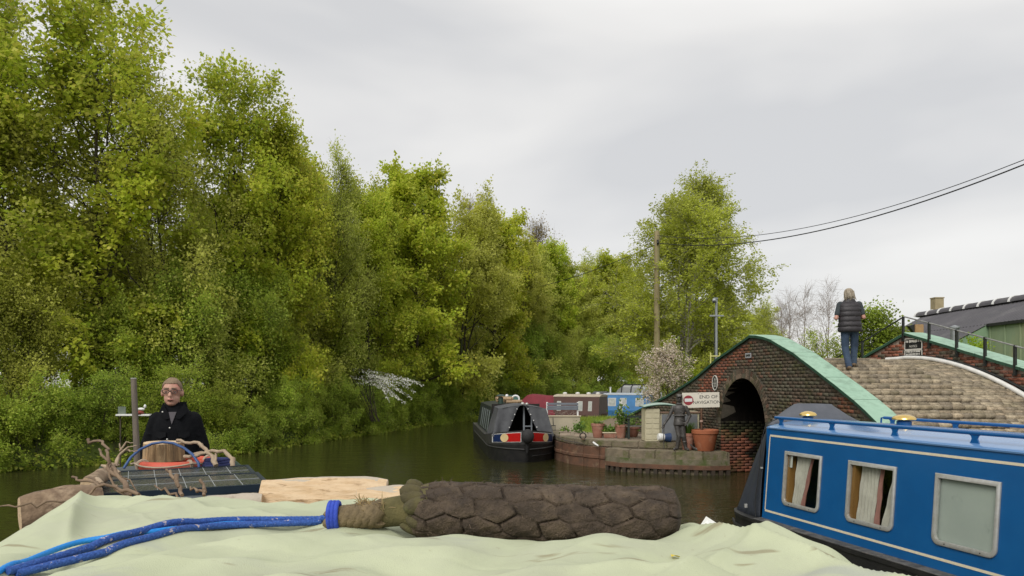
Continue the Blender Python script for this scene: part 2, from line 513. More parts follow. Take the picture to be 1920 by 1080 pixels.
# --- backing walls (mortar plane 1 cm behind the brick faces)
def wall_mesh(poly, topf, zb, thick, sgn, off, arch=False, step=.12):
    us = sorted(set([round(x, 4) for x in np.arange(0, poly.L, step)] + [poly.L] + ([U_A, U_A+1e-3, U_B-1e-3, U_B] if arch else [])))
    mb = MB(); F0 = []; B0 = []; lo = []; hi = []
    for u in us:
        p = poly.at(u); t = poly.tan(u); n = np.array([t[1], -t[0]]) * sgn
        F0.append(p - n * off); B0.append(p - n * thick); hi.append(topf(p[1]))
        z = zb
        if arch:
            a = arch_z(u)
            if a is not None and U_A < u < U_B: z = a
        lo.append(z)
    for i in range(len(us) - 1):
        q = [(*F0[i], lo[i]), (*F0[i+1], lo[i+1]), (*B0[i+1], lo[i+1]), (*B0[i], lo[i]),
             (*F0[i], hi[i]), (*F0[i+1], hi[i+1]), (*B0[i+1], hi[i+1]), (*B0[i], hi[i])]
        b = len(mb.v); mb.v.extend(q)
        for f in ((4,5,6,7),(0,1,5,4),(2,3,7,6),(0,3,2,1)): mb.f.append(tuple(b+k for k in f))
        if i == 0: mb.f.append((b, b+3, b+7, b+4))
        if i == len(us)-2: mb.f.append((b+1, b+2, b+6, b+5))
    return mb
par_l = obj('parapet', wall_mesh(WL_L, lambda y: top_l(y) - .03, -.6, .40, 1, .005, True), M_mortar, bridge)
tag(par_l, 'sooty brick parapet wall pierced by the arch')
par_r = obj('parapet', wall_mesh(WR, lambda y: top_r(y) - .03, .3, .38, 1, .006), M_mortar_r, bridge)
tag(par_r, 'red brick parapet wall carrying the railing')

# --- bricks
def tint_dark():
    k = rngb.random(); v = rngb.uniform(.75, 1.3)
    c = (.110,.082,.058) if k < .55 else (.095,.085,.06) if k < .9 else (.14,.08,.055)
    return tuple(x * v for x in c)
def tint_red():
    v = rngb.uniform(.7, 1.25)
    c = (.225,.085,.052) if rngb.random() < .75 else (.185,.085,.06)
    return tuple(x * v for x in c)
items = []      # (center, angle, (len, depth, height), tint, parent-key)
def course_wall(poly, topf, zb, sgn, tintf, key, arch=False, proud=.0):
    c = 0; z = zb + .0375
    while z < 4:
        off = .1125 * (c % 2)
        u = -off
        while u < poly.L:
            u0, u1 = max(u + .005, 0), min(u + .22, poly.L)
            um = (u0 + u1) / 2
            u += .225
            if u1 - u0 < .05: continue
            y = poly.at(um)[1]
            if z + .045 > min(topf(poly.at(u0)[1]), topf(poly.at(u1)[1])) - .03: continue
            if arch:
                d = math.hypot(um - U_C, max(0, z - A_Z))
                if z > A_Z - .03:
                    if d < A_R + .25: continue
                else:
                    if U_A < u1 and u0 < U_B:
                        if um < U_C: u1 = min(u1, U_A)
                        else: u0 = max(u0, U_B)
                        if u1 - u0 < .04: continue
                        um = (u0 + u1) / 2
            p = poly.at(um); t = poly.tan(um); n = np.array([t[1], -t[0]]) * sgn
            q = p - n * (.015 - rngb.uniform(-.004, .004))
            items.append(((q[0], q[1], z + rngb.uniform(-.003,.003)), math.atan2(t[1], t[0]) + rngb.uniform(-.012,.012), (u1 - u0, .03, .064), tintf(um, z, p[1]), key))
        z += .075; c += 1
def tl(u, z, y):
    t = top_l(y)
    red = 18.1 < y < 20.9 and z > t - .72 - .1 * math.sin(y * 7) and math.hypot(u - U_C, max(0, z - A_Z)) > 1.65
    red |= 13.9 < y < 14.35 and z > t - .42
    return tint_red() if red else (tint_dark() if rngb.random() > .015 else tint_red())
def tr(u, z, y):
    low = z < ramp_z(y) + .16 + .1 * math.sin(y * 5)
    return tint_dark() if (low and rngb.random() < .6) or rngb.random() < .06 else tuple(1.25*q for q in tint_red())
course_wall(WL_L, top_l, -.15, 1, tl, 'l', True)
course_wall(WR, top_r, 1.2, 1, tr, 'r')
# far jamb of the arch (seen through the opening)
tA = WL_L.tan(U_A); nA = np.array([tA[1], -tA[0]]); pA = WL_L.at(U_A); nC = np.array([WL_L.tan(U_C)[1], -WL_L.tan(U_C)[0]])
zz = -.1125; c = 0
while zz < A_Z + .05:
    s = -.11 * (c % 2)
    while s < 3.4:
        s0, s1 = max(s + .005, 0.0), s + .22; s += .225
        q = pA - nC * ((s0 + s1) / 2) + tA * .012
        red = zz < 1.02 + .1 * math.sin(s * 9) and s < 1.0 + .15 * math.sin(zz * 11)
        items.append(((q[0], q[1], zz), math.atan2(-nC[1], -nC[0]), (s1 - s0, .03, .064), tint_red() if red else tuple(.13 * q_ for q_ in tint_dark()), 'j'))  # bricks beyond the red entry tinted near-black, shade inside the arch painted in
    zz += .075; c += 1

def box_np(c, ang, sz):
    ca, sa = math.cos(ang), math.sin(ang)
    o = []
    for x, y, z in ((-1,-1,-1),(1,-1,-1),(1,1,-1),(-1,1,-1),(-1,-1,1),(1,-1,1),(1,1,1),(-1,1,1)):
        lx, ly, lz = x*sz[0]/2, y*sz[1]/2, z*sz[2]/2
        o.append((c[0] + ca*lx - sa*ly, c[1] + sa*lx + ca*ly, c[2] + lz))
    return o
BOXF = np.array([(0,3,2,1),(4,5,6,7),(0,1,5,4),(1,2,6,5),(2,3,7,6),(3,0,4,7)])
def tint_mesh(me, cols):
    at = me.attributes.new('tint', 'FLOAT_COLOR', 'POINT')
    at.data.foreach_set('color', np.asarray(cols, np.float32).ravel())
def joined_boxes(name, its, material, parent, rot=None):
    V = []; F = []; C = []
    for k, it in enumerate(its):
        V.extend(rot(it) if rot else box_np(it[0], it[1], it[2])); F.append(BOXF + 8*k); C.extend([(*it[3], 1)] * 8)
    me = np_mesh(name, np.array(V), np.concatenate(F), material)
    tint_mesh(me, C)
    return tag(link(name, me, parent), kind='stuff')
def vis(it):
    px, py = proj(it[0])
    return py < 772 or px < 1425
def size_px(it): return 1.0 / it[0][1]
full = [it for it in items if it[4] in 'lr' and abs(it[2][0] - .215) < .002 and vis(it) and -50 < proj(it[0])[0] < 1920]
full.sort(key=lambda it: -size_px(it))
li = [it for it in full if it[4] == 'l'][:180]; ri = [it for it in full if it[4] == 'r'][:110]
solo = li + ri; sid = set(id(x) for x in solo)
bmesh_cache = {}
def brick_mesh(kind, t):
    key = (kind, round(t[0] * 40), round(t[1] * 40))
    if key not in bmesh_cache:
        me = np_mesh('brick', np.array(box_np((0,0,0), 0, (.215,.03,.064))), BOXF, M_brick if kind == 'l' else M_brick_red)
        tint_mesh(me, [(*t, 1)] * 8); bmesh_cache[key] = me
    return bmesh_cache[key]
for it in solo:
    o = link('brick', brick_mesh(it[4], it[3]), par_l if it[4] == 'l' else par_r)
    o.location = it[0]; o.rotation_euler = (0, 0, it[1])
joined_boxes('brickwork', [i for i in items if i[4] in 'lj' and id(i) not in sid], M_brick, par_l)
joined_boxes('brickwork', [i for i in items if i[4] == 'r' and id(i) not in sid], M_brick_red, par_r)

# --- voussoirs: two rings of bricks on edge
for ring, (r0, r1) in enumerate(((A_R, A_R + .115), (A_R + .12, A_R + .235))):
    n = 46 + ring * 4
    for k in range(n):
        a0 = pi * (k + .06) / n; a1 = pi * (k + .94) / n
        vs = []
        for dep in (.012 - .008 * ring, -.05):
            for (r, a) in ((r0, a0), (r0, a1), (r1, a1), (r1, a0)):
                u = U_C + r * math.cos(a); z = A_Z + r * math.sin(a)
                p = WL_L.at(u); t = WL_L.tan(u); nn = np.array([t[1], -t[0]])
                q = p + nn * dep
                vs.append((q[0], q[1], z))
        mb = MB().raw(vs, [(0,1,2,3),(7,6,5,4),(0,4,5,1),(1,5,6,2),(2,6,7,3),(3,7,4,0)])
        me = mesh_from(mb, 'voussoir', M_brick)
        c = tint_dark() if rngb.random() < .75 else tuple(x * 1.1 for x in (.19,.14,.10))
        tint_mesh(me, [(*c, 1)] * 8)
        link('voussoir', me, par_l)
# --- barrel vault and abutments inside
mb = MB(); arc = []
for k in range(25):
    a = pi * k / 24
    u = U_C + A_R * math.cos(a); z = A_Z + A_R * math.sin(a)
    p = WL_L.at(u); t = WL_L.tan(U_C); nn = np.array([t[1], -t[0]])
    arc.append(((p[0], p[1], z), (p[0] - nn[0]*3.7, p[1] - nn[1]*3.7, z)))
for k in range(24):
    mb.raw([arc[k][0], arc[k+1][0], arc[k+1][1], arc[k][1]], [(0,1,2,3)])
for p in (arc[0], arc[-1]):
    mb.raw([p[0], p[1], (*p[1][:2], -.6), (*p[0][:2], -.6)], [(0,1,2,3)])
mb.raw([a_[1] for a_ in arc] + [(*arc[-1][1][:2], -.6), (*arc[0][1][:2], -.6)], [tuple(range(27))])
M_vault = mat('soot_and_shade_vault_brick', (.014,.012,.010), (.009,.008,.007), 8, 1.0, .01, 30, spec=0)  # sooty brick, colour taken near black to paint in the passage's shade
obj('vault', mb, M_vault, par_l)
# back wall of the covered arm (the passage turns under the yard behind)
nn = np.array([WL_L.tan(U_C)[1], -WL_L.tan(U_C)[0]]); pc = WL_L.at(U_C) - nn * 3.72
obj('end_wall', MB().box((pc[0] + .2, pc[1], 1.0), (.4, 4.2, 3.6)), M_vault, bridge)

# --- coping slabs, painted green on top, dark on the edges
def coping(poly, topf, cuts, w, over, sgn, parent, lab=None, zin=0):
    for a, b in zip(cuts[:-1], cuts[1:]):
        n = max(2, int((b - a) / .3)); rings = []; g = .006
        for k in range(n + 1):
            u = a + g + (b - a - 2*g) * k / n
            p = poly.at(u); t = poly.tan(u); nn_ = np.array([t[1], -t[0]]) * sgn
            z = topf(p[1]) + .003 * math.sin(7 * u)
            o = p + nn_ * over; i = p - nn_ * (w - over)
            rings.append([Vector((*o, z - .05)), Vector((*o, z + .012)), Vector((*(o - nn_*.02), z + .024)), Vector((*(i + nn_*.02), z + .024 + zin)), Vector((*i, z + .012 + zin)), Vector((*i, z - .05 + zin))])
        m1 = MB().loft(rings)
        sl = obj('coping_slab', m1, M_green, parent, smooth=25)
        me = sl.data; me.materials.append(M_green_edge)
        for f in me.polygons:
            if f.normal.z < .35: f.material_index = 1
uy = WL_L.u_at_y
coping(WL_L, top_l, [0, uy(23.3), uy(21.6), uy(19.9), uy(18.1), uy(17.0), uy(16.0), uy(14.7), uy(13.7), uy(12.6), WL_L.L], .50, .06, 1, par_l)
ur = WR.u_at_y
coping(WR, top_r, [0, ur(21), ur(19.4), ur(18.0), ur(16.9), ur(15.7), ur(14.5), ur(13.2), ur(12), WR.L], .55, .06, 1, par_r)

# --- ramp deck with raised grip courses of stone setts
def ramp_x(y):
    uL = uy(y); p = WL_L.at(uL); q = WR.at(ur(y))
    return p[0] + .40, q[0] + .03
mb = MB(); ys = np.arange(11, 25.2, .2); vs = []
for y in ys:
    a, b = ramp_x(y)
    vs += [(a - .1, y, float(ramp_z(y)) - .045), (b + .1, y, float(ramp_z(y)) - .045)]
mb.raw(vs, [(2*i, 2*i+1, 2*i+3, 2*i+2) for i in range(len(ys)-1)])
M_joint = mat('dark_joint_sand', (.04,.035,.025), (.028,.028,.016), 10, .98, .01, 60, spec=.1)
ramp = obj('ramp', mb, M_joint, bridge, smooth=40)
setts = []; y = 12.4; row = 0
while y < 19.6:
    a, b = ramp_x(y)
    x = a + .03 + rngb.uniform(0, .12); ridged = row % 3 == 0 and y > 13.0
    zc = float(ramp_z(y)); sl = math.atan2(float(ramp_z(y + .05) - ramp_z(y - .05)), .1)
    while x < b - .1:
        w = rngb.choice((.17, .20, .23))
        lim = a + (b - a) * .60
        h = .037 if ridged and x < lim else rngb.uniform(-.004, .005)
        v = rngb.uniform(.7, 1.25)
        tn = rngb.choice(((.34,.275,.19), (.30,.25,.175), (.36,.30,.21), (.27,.225,.165)))
        setts.append(((x + w/2, y + rngb.uniform(-.006,.006), zc + h - .04), sl, (w - .012, .079, .1), tuple(c * v for c in tn), w))
        x += w
    y += .120 if row % 3 == 2 else .084; row += 1
def sett_rot(it):
    R = Matrix.Rotation(it[1], 3, 'X'); o = []
    for x_, y_, z_ in ((-1,-1,-1),(1,-1,-1),(1,1,-1),(-1,1,-1),(-1,-1,1),(1,-1,1),(1,1,1),(-1,1,1)):
        k = .975 if z_ > 0 else 1
        o.append(tuple(R @ Vector((x_*it[2][0]/2*k, y_*it[2][1]/2*k, z_*it[2][2]/2)) + Vector(it[0])))
    return o
def svis(it):
    px, py = proj(it[0]); return py < 800 and px < 1925 and it[0][1] > 12.9
so = sorted([s for s in setts if svis(s)], key=size_px, reverse=True)[:300]
sids = set(id(s) for s in so); sm_cache = {}
for it in so:
    key = (it[4], round(it[3][0] * 40), round(it[3][2] * 50))
    if key not in sm_cache:
        me = np_mesh('sett', np.array(sett_rot(((0,0,0), 0, it[2], it[3]))), BOXF, M_sett)
        tint_mesh(me, [(*it[3], 1)] * 8); sm_cache[key] = me
    o = link('sett', sm_cache[key], ramp); o.location = it[0]; o.rotation_euler = (it[1], 0, 0)
joined_boxes('setts', [s for s in setts if id(s) not in sids], M_sett, ramp, rot=sett_rot).name = 'sett_paving'

# --- railing on the right parapet
rail = obj('railing', MB().tube([(*(WR.at(ur(y)) + np.array([-.05, 0])), top_r(y) + .40) for y in (18.0, 17, 16, 15, 14, 13, 12, 11.2)], .017, 8), mat('rail_steel', (.35,.35,.33), (.2,.2,.19), 10, .5, metal=.3), bridge, smooth=40)
obj('back_rail', MB().tube([(*(WR.at(ur(y)) + np.array([-.05, 0])), top_r(y) + .40) for y in (22, 21, 19.3, 18.02)], .018, 8), M_black, rail, smooth=40)
for y in (21.6, 20.4, 19.3, 18.03, 17.15, 16.25, 15.42, 14.63, 13.8, 12.9):
    p = WR.at(ur(y)); z = top_r(y)
    m1 = MB().box((p[0] - .045, p[1], z + .12), (.05, .055, .60)).box((p[0] - .06, p[1], z - .16), (.03, .09, .05))
    obj('post', m1, M_black, rail, bevel=.004)

# --- white pipe lying along the foot of the parapet
pts = [(*(WR.at(ur(y)) + np.array([-.16 - .03 * math.sin(y), 0])), float(ramp_z(y)) + .055 + (-.02 if y > 17.9 else 0)) for y in np.arange(18.4, 11.3, -.3)]
obj('drain_pipe', MB().tube(pts, .05, 12), M_white, smooth=40, label='long white plastic pipe lying along the foot of the red parapet', cat='pipe')
p = WR.at(ur(17.95))
pts = [(*(WR.at(ur(y)) + np.array([-.05, 0])), float(ramp_z(y)) + .09) for y in np.arange(18.1, 11.3, -.3)]
obj('cable_conduit', MB().tube(pts, .028, 8), M_black, smooth=40, label='thin black conduit running between the white pipe and the red brick parapet', cat='conduit')

# --- plaques
def text_mesh(s, size):
    cu = bpy.data.curves.new('t', 'FONT'); cu.body = s; cu.size = size; cu.align_x = 'CENTER'; cu.align_y = 'CENTER'
    cu.extrude = .0008
    o = bpy.data.objects.new('t', cu); COL.objects.link(o)
    dg = bpy.context.evaluated_depsgraph_get()
    me = bpy.data.meshes.new_from_object(o.evaluated_get(dg))
    bpy.data.objects.remove(o)
    return me
def face_frame(c, n):
    """x right (seen from outside), y up, z out along n"""
    n = Vector(n).normalized(); up = Vector((0,0,1)); x = up.cross(n).normalized(); y = n.cross(x)
    M = Matrix((x, y, n)).transposed().to_4x4(); M.translation = Vector(c)
    return M
def text_on(parent, s, size, M, x, y, z, mt, sx=1):
    me = text_mesh(s, size); me.transform(Matrix.Translation((x, y, z)) @ Matrix.Scale(sx, 4, (1,0,0)))
    me.transform(M); me.materials.clear(); me.materials.append(mt)
    return link('lettering', me, parent)
def rrect(w, h, r, n=5):
    o = []
    for cx, cy, a in ((w/2-r, h/2-r, 0), (-w/2+r, h/2-r, 90), (-w/2+r, -h/2+r, 180), (w/2-r, -h/2+r, 270)):
        for k in range(n + 1):
            t = RAD(a + 90 * k / n); o.append((cx + r*cos(t), cy + r*sin(t)))
    return o
def ring_rr(w, h, r, wd, z0, z1, n=5):
    a = rrect(w, h, r, n); b = rrect(w - 2*wd, h - 2*wd, max(r - wd, .004), n); m = len(a); mb = MB()
    vs = [(*p, z0) for p in a] + [(*p, z1) for p in a] + [(*p, z1) for p in b] + [(*p, z0) for p in b]
    fs = []
    for i in range(m):
        j = (i + 1) % m
        for k in range(3): fs.append((k*m+i, k*m+j, (k+1)*m+j, (k+1)*m+i))
    return mb.raw(vs, fs)
def marks(parent, x0, x1, y, h, M, mt, z=.0165, seed=1):
    r = random.Random(seed); mb = MB(); x = x0
    while x < x1:
        w = r.uniform(.35, .8) * h
        mb.box((x + w/2, y + r.uniform(-.05, .05)*h, z), (w, h * r.uniform(.75, 1), .002)); x += w + h * (.16 if r.random() < .8 else .5)
    return tag(obj('lettering', mb, mt, parent, M=M), kind='stuff')
M_signblk = mat('sign_black', (.012,.013,.014), (.02,.02,.022), 20, .4)
M_signwht = mat('sign_white', (.72,.70,.64), (.6,.58,.52), 12, .5)
p = WR.at(ur(17.72)); t = WR.tan(ur(17.72)); nv = (t[1], -t[0], 0)
F = face_frame((p[0] + nv[0]*.008, p[1] + nv[1]*.008, 3.17), nv)
nb = thing('notice_board', 'black and white lettered notice board on the red brick parapet', 'notice board', (p[0], p[1], 2.92))
obj('plate', MB().prism(rrect(.62,.52,.03), .0, .012), M_signblk, nb, M=F)
obj('rim', ring_rr(.62,.28,.03,.022,.0125,.02), M_signwht, nb, M=F @ Matrix.Translation((0,.12,0)))
obj('rim', ring_rr(.62,.235,.03,.022,.0125,.02), M_signwht, nb, M=F @ Matrix.Translation((0,-.14,0)))
marks(nb, -.26, .26, .185, .065, F, M_signwht, seed=3)
text_on(nb, 'NOTICE', .075, F, 0, .06, .016, M_signwht)
for k_, (y_, xe_) in enumerate(((-.065, .24), (-.125, .20), (-.18, .12))): marks(nb, -.26, xe_, y_, .04, F, M_signwht, seed=k_ + 5)
marks(nb, .15, .25, -.215, .035, F, M_signwht, seed=9)

u = U_C - .95; p = WL_L.at(WL_L.u_at_y(19.98)); t = WL_L.tan(WL_L.u_at_y(19.98)); nv = (t[1], -t[0], 0)
F = face_frame((p[0] + nv[0]*.006, p[1] + nv[1]*.006, 2.36), nv)
ov = thing('oval_plaque', 'oval black plaque with a white rim beside the arch', 'plaque', (p[0], p[1], 2.2))
el = lambda a, b: [(a*cos(2*pi*k/28), b*sin(2*pi*k/28)) for k in range(28)]
obj('plate', MB().prism(el(.13,.19), 0, .012), M_signblk, ov, M=F)
A_, B_ = el(.145,.205), el(.12,.18); vs = [(*q, .004) for q in A_] + [(*q, .022) for q in A_] + [(*q, .022) for q in B_] + [(*q, .004) for q in B_]
obj('rim', MB().raw(vs, [(k*28+i, k*28+(i+1) % 28, (k+1)*28+(i+1) % 28, (k+1)*28+i) for k in range(3) for i in range(28)]), M_signwht, ov, M=F)
obj('emblem', MB().prism([(-.03,.06),(.03,.06),(0,.14)], .013, .017).box((0,.02,.015), (.14,.016,.004)).box((0,-.02,.015), (.15,.016,.004)).box((0,-.06,.015), (.13,.016,.004)).box((0,-.1,.015), (.09,.016,.004)), M_signwht, ov, M=F)
p = WL_L.at(uy(18.22)); t = WL_L.tan(uy(18.22)); nv = (t[1], -t[0], 0)
F = face_frame((p[0] + nv[0]*.006, p[1] + nv[1]*.006, 3.03), nv)
sp = thing('number_plate', 'small pale number plate on the brickwork above the arch crown', 'plaque', (p[0], p[1], 2.98))
obj('plate', MB().prism(rrect(.30,.12,.008), 0, .012), mat('plate_grey', (.45,.46,.48), (.35,.36,.38), 20, .5), sp, M=F)
marks(sp, -.11, .11, 0, .06, F, M_signblk, z=.0135, seed=11)

# ================================================================== QUAY
M_stone = mat('quay_stone', (.235,.19,.13), (.15,.125,.085), 5, .92, .02, 25, c3=(.11,.115,.04), s3=2.8, lo3=.5, hi3=.64)
M_slab = mat('quay_paving', (.30,.24,.175), (.22,.175,.125), 3, .92, .008, 50, c3=(.17,.15,.08), s3=1.6, lo3=.55, hi3=.66)
M_rust = mat('rusty_steel', (.16,.075,.042), (.095,.055,.035), 5, .85, .006, 40, c3=(.22,.15,.09), s3=3, lo3=.56, hi3=.66)
M_pile = mat('dark_pile', (.035,.028,.02), (.06,.04,.025), 6, .85)
Q_TOP = .74
edge = [(1.32,25.6),(1.30,24.2),(1.42,22.8),(1.75,21.75),(2.30,21.0),(2.95,20.5),(4.0,20.15),(5.60,19.95)]     # upper quay edge, far to near
quay = obj('quay', MB().prism(edge + [(6.2,20.2),(6.0,21.6),(5.2,22.6),(4.4,24.2),(3.4,24.4),(2.6,24.2),(2.2,25.8)], -.8, Q_TOP - .012), M_slab, kind='structure')
eP = Poly(edge)
k = 0; u = 0
while u < eP.L - .1:                                  # coping stones along the edge
    L_ = min(rngb.uniform(.55, .8), eP.L - u)
    rings = []
    for s in (0.006, L_/2, L_ - .006):
        q = eP.at(u + s); t = eP.tan(u + s); n_ = np.array([t[1], -t[0]])
        dz = rngb.uniform(-.004, .004)
        rings.append([Vector((*(q + n_*.04), Q_TOP - .15)), Vector((*(q + n_*.05), Q_TOP + .008 + dz)), Vector((*(q - n_*.30), Q_TOP + .012 + dz)), Vector((*(q - n_*.30), Q_TOP - .15))])
    obj('coping_stone', MB().loft(rings), M_stone, quay, bevel=.012, smooth=30)
    u += L_
# lower ledge in front of the statue, with a rusted waling
led = [(2.55,20.75),(2.62,20.28),(2.95,19.82),(4.0,19.38),(5.05,19.12),(5.60,19.22),(5.60,19.93),(4.0,20.12),(2.95,20.47)]
ledge = obj('stone_ledge', MB().prism(led, -.8, .56), M_stone, kind='structure')
lP = Poly([(2.60,20.30),(2.95,19.80),(4.0,19.36),(5.05,19.10),(5.58,19.20)])
u = 0
while u < lP.L - .05:
    L_ = min(rngb.uniform(.5, .85), lP.L - u); rings = []
    for s in (.006, L_ - .006):
        q = lP.at(u + s); t = lP.tan(u + s); n_ = np.array([t[1], -t[0]]) * (1 if t[0] < 0 else 1)
        n_ = np.array([t[1], -t[0]])
        if n_[1] > 0: n_ = -n_
        rings.append([Vector((*(q + n_*.03), .36)), Vector((*(q + n_*.035), .585)), Vector((*(q - n_*.24), .60)), Vector((*(q - n_*.24), .36))])
    obj('ledge_stone', MB().loft(rings), M_stone, ledge, bevel=.014, smooth=30)
    u += L_
def offs(poly, d, z):
    o = []
    for u in np.linspace(0, poly.L, 14):
        q = poly.at(u); t = poly.tan(u); n_ = np.array([t[1], -t[0]])
        if n_[1] > 0: n_ = -n_
        o.append((*(q + n_*d), z))
    return o
def band(poly, d0, d1, z0, z1):
    A = offs(poly, d1, z0); B = offs(poly, d1, z1); C = offs(poly, d0, z1); D = offs(poly, d0, z0)
    return MB().loft([[Vector(a), Vector(b), Vector(c_), Vector(d)] for a, b, c_, d in zip(A, B, C, D)])
obj('waling_beam', band(lP, -.02, .09, .13, .24), M_rust, ledge, smooth=30)
obj('upper_face', band(lP, -.02, .04, .24, .38), mat('mossy_concrete', (.20,.17,.12), (.13,.12,.07), 4, .95, .01, 30, c3=(.08,.10,.03), s3=3, lo3=.5, hi3=.6), ledge)
for u in np.linspace(.05, lP.L - .05, 17):
    q = lP.at(u); t = lP.tan(u); n_ = np.array([t[1], -t[0]])
    if n_[1] > 0: n_ = -n_
    c_ = q + n_ * .03
    obj('sheet_pile', MB().box((c_[0], c_[1], -.2), (.10, .10, .66), rotm(rz=math.atan2(t[1], t[0]))), M_pile, ledge)
# curved rusty sheet piling at the quay's end
cP = Poly([(1.36,24.2),(1.40,22.8),(1.72,21.72),(2.27,20.98),(2.62,20.62)])
u = 0; k = 0
while u < cP.L - .1:
    L_ = min(.62, cP.L - u); rings = []
    for s in (.008, L_ * .25, L_ * .5, L_ * .75, L_ - .008):
        q = cP.at(u + s); t = cP.tan(u + s); n_ = np.array([t[1], -t[0]]); d = .03 + .035 * math.sin(pi * s / L_)
        rings.append([Vector((*(q + n_*d), -.5)), Vector((*(q + n_*d), .24)), Vector((*(q + n_*(d + .03)), .26)), Vector((*(q + n_*(d + .03)), .33)), Vector((*(q + n_*d), .35)), Vector((*(q + n_*d), .57)), Vector((*(q - n_*.05), .57)), Vector((*(q - n_*.05), -.5))])
    obj('steel_panel', MB().loft(rings), M_rust, quay, smooth=25)
    u += L_
# ================================================================== TREES
def tubes_vec(Pt, Rd, sides):
    """Pt (N,k,3) centre lines, Rd (N,k) radii -> verts, quads"""
    N, k, _ = Pt.shape
    T = np.gradient(Pt, axis=1); T /= np.linalg.norm(T, axis=2, keepdims=True) + 1e-9
    up = np.where(np.abs(T[..., 2:3]) < .9, np.array([0,0,1.]), np.array([1.,0,0]))
    A = np.cross(T, up); A /= np.linalg.norm(A, axis=2, keepdims=True) + 1e-9
    B = np.cross(T, A)
    th = np.arange(sides) * 2 * pi / sides
    R = A[:, :, None, :] * np.cos(th)[None, None, :, None] + B[:, :, None, :] * np.sin(th)[None, None, :, None]
    V = Pt[:, :, None, :] + R * Rd[:, :, None, None]
    idx = np.arange(N * k * sides).reshape(N, k, sides)
    a = idx[:, :-1, :]; b = np.roll(a, -1, 2); c = np.roll(idx[:, 1:, :], -1, 2); d = idx[:, 1:, :]
    return V.reshape(-1, 3), np.stack([a, b, c, d], -1).reshape(-1, 4)
def leaves_np(rng, pos, out, size, droop=.35, flat=.6):
    n = len(pos)
    ax = out + rng.normal(0, .6, (n, 3)); ax[:, 2] -= droop
    ax /= np.linalg.norm(ax, axis=1, keepdims=True) + 1e-9
    nr = rng.normal(0, 1, (n, 3)) * (1 - flat); nr[:, 2] += flat * 1.3
    nr -= ax * (nr * ax).sum(1, keepdims=True); nr /= np.linalg.norm(nr, axis=1, keepdims=True) + 1e-9
    sd = np.cross(ax, nr); l = (size * rng.uniform(.6, 1.25, n))[:, None]
    w = rng.uniform(.34, .5, n)[:, None]
    V = np.stack([pos, pos + ax*l*.45 + sd*l*w + nr*l*.1, pos + ax*l, pos + ax*l*.45 - sd*l*w + nr*l*.1], 1).reshape(-1, 3)
    b = np.arange(n)[:, None] * 4
    F = np.concatenate([b + [0, 1, 2], b + [0, 2, 3]], 1).reshape(-1, 3)
    return V, F
def unit(v): return v / (np.linalg.norm(v, axis=-1, keepdims=True) + 1e-9)
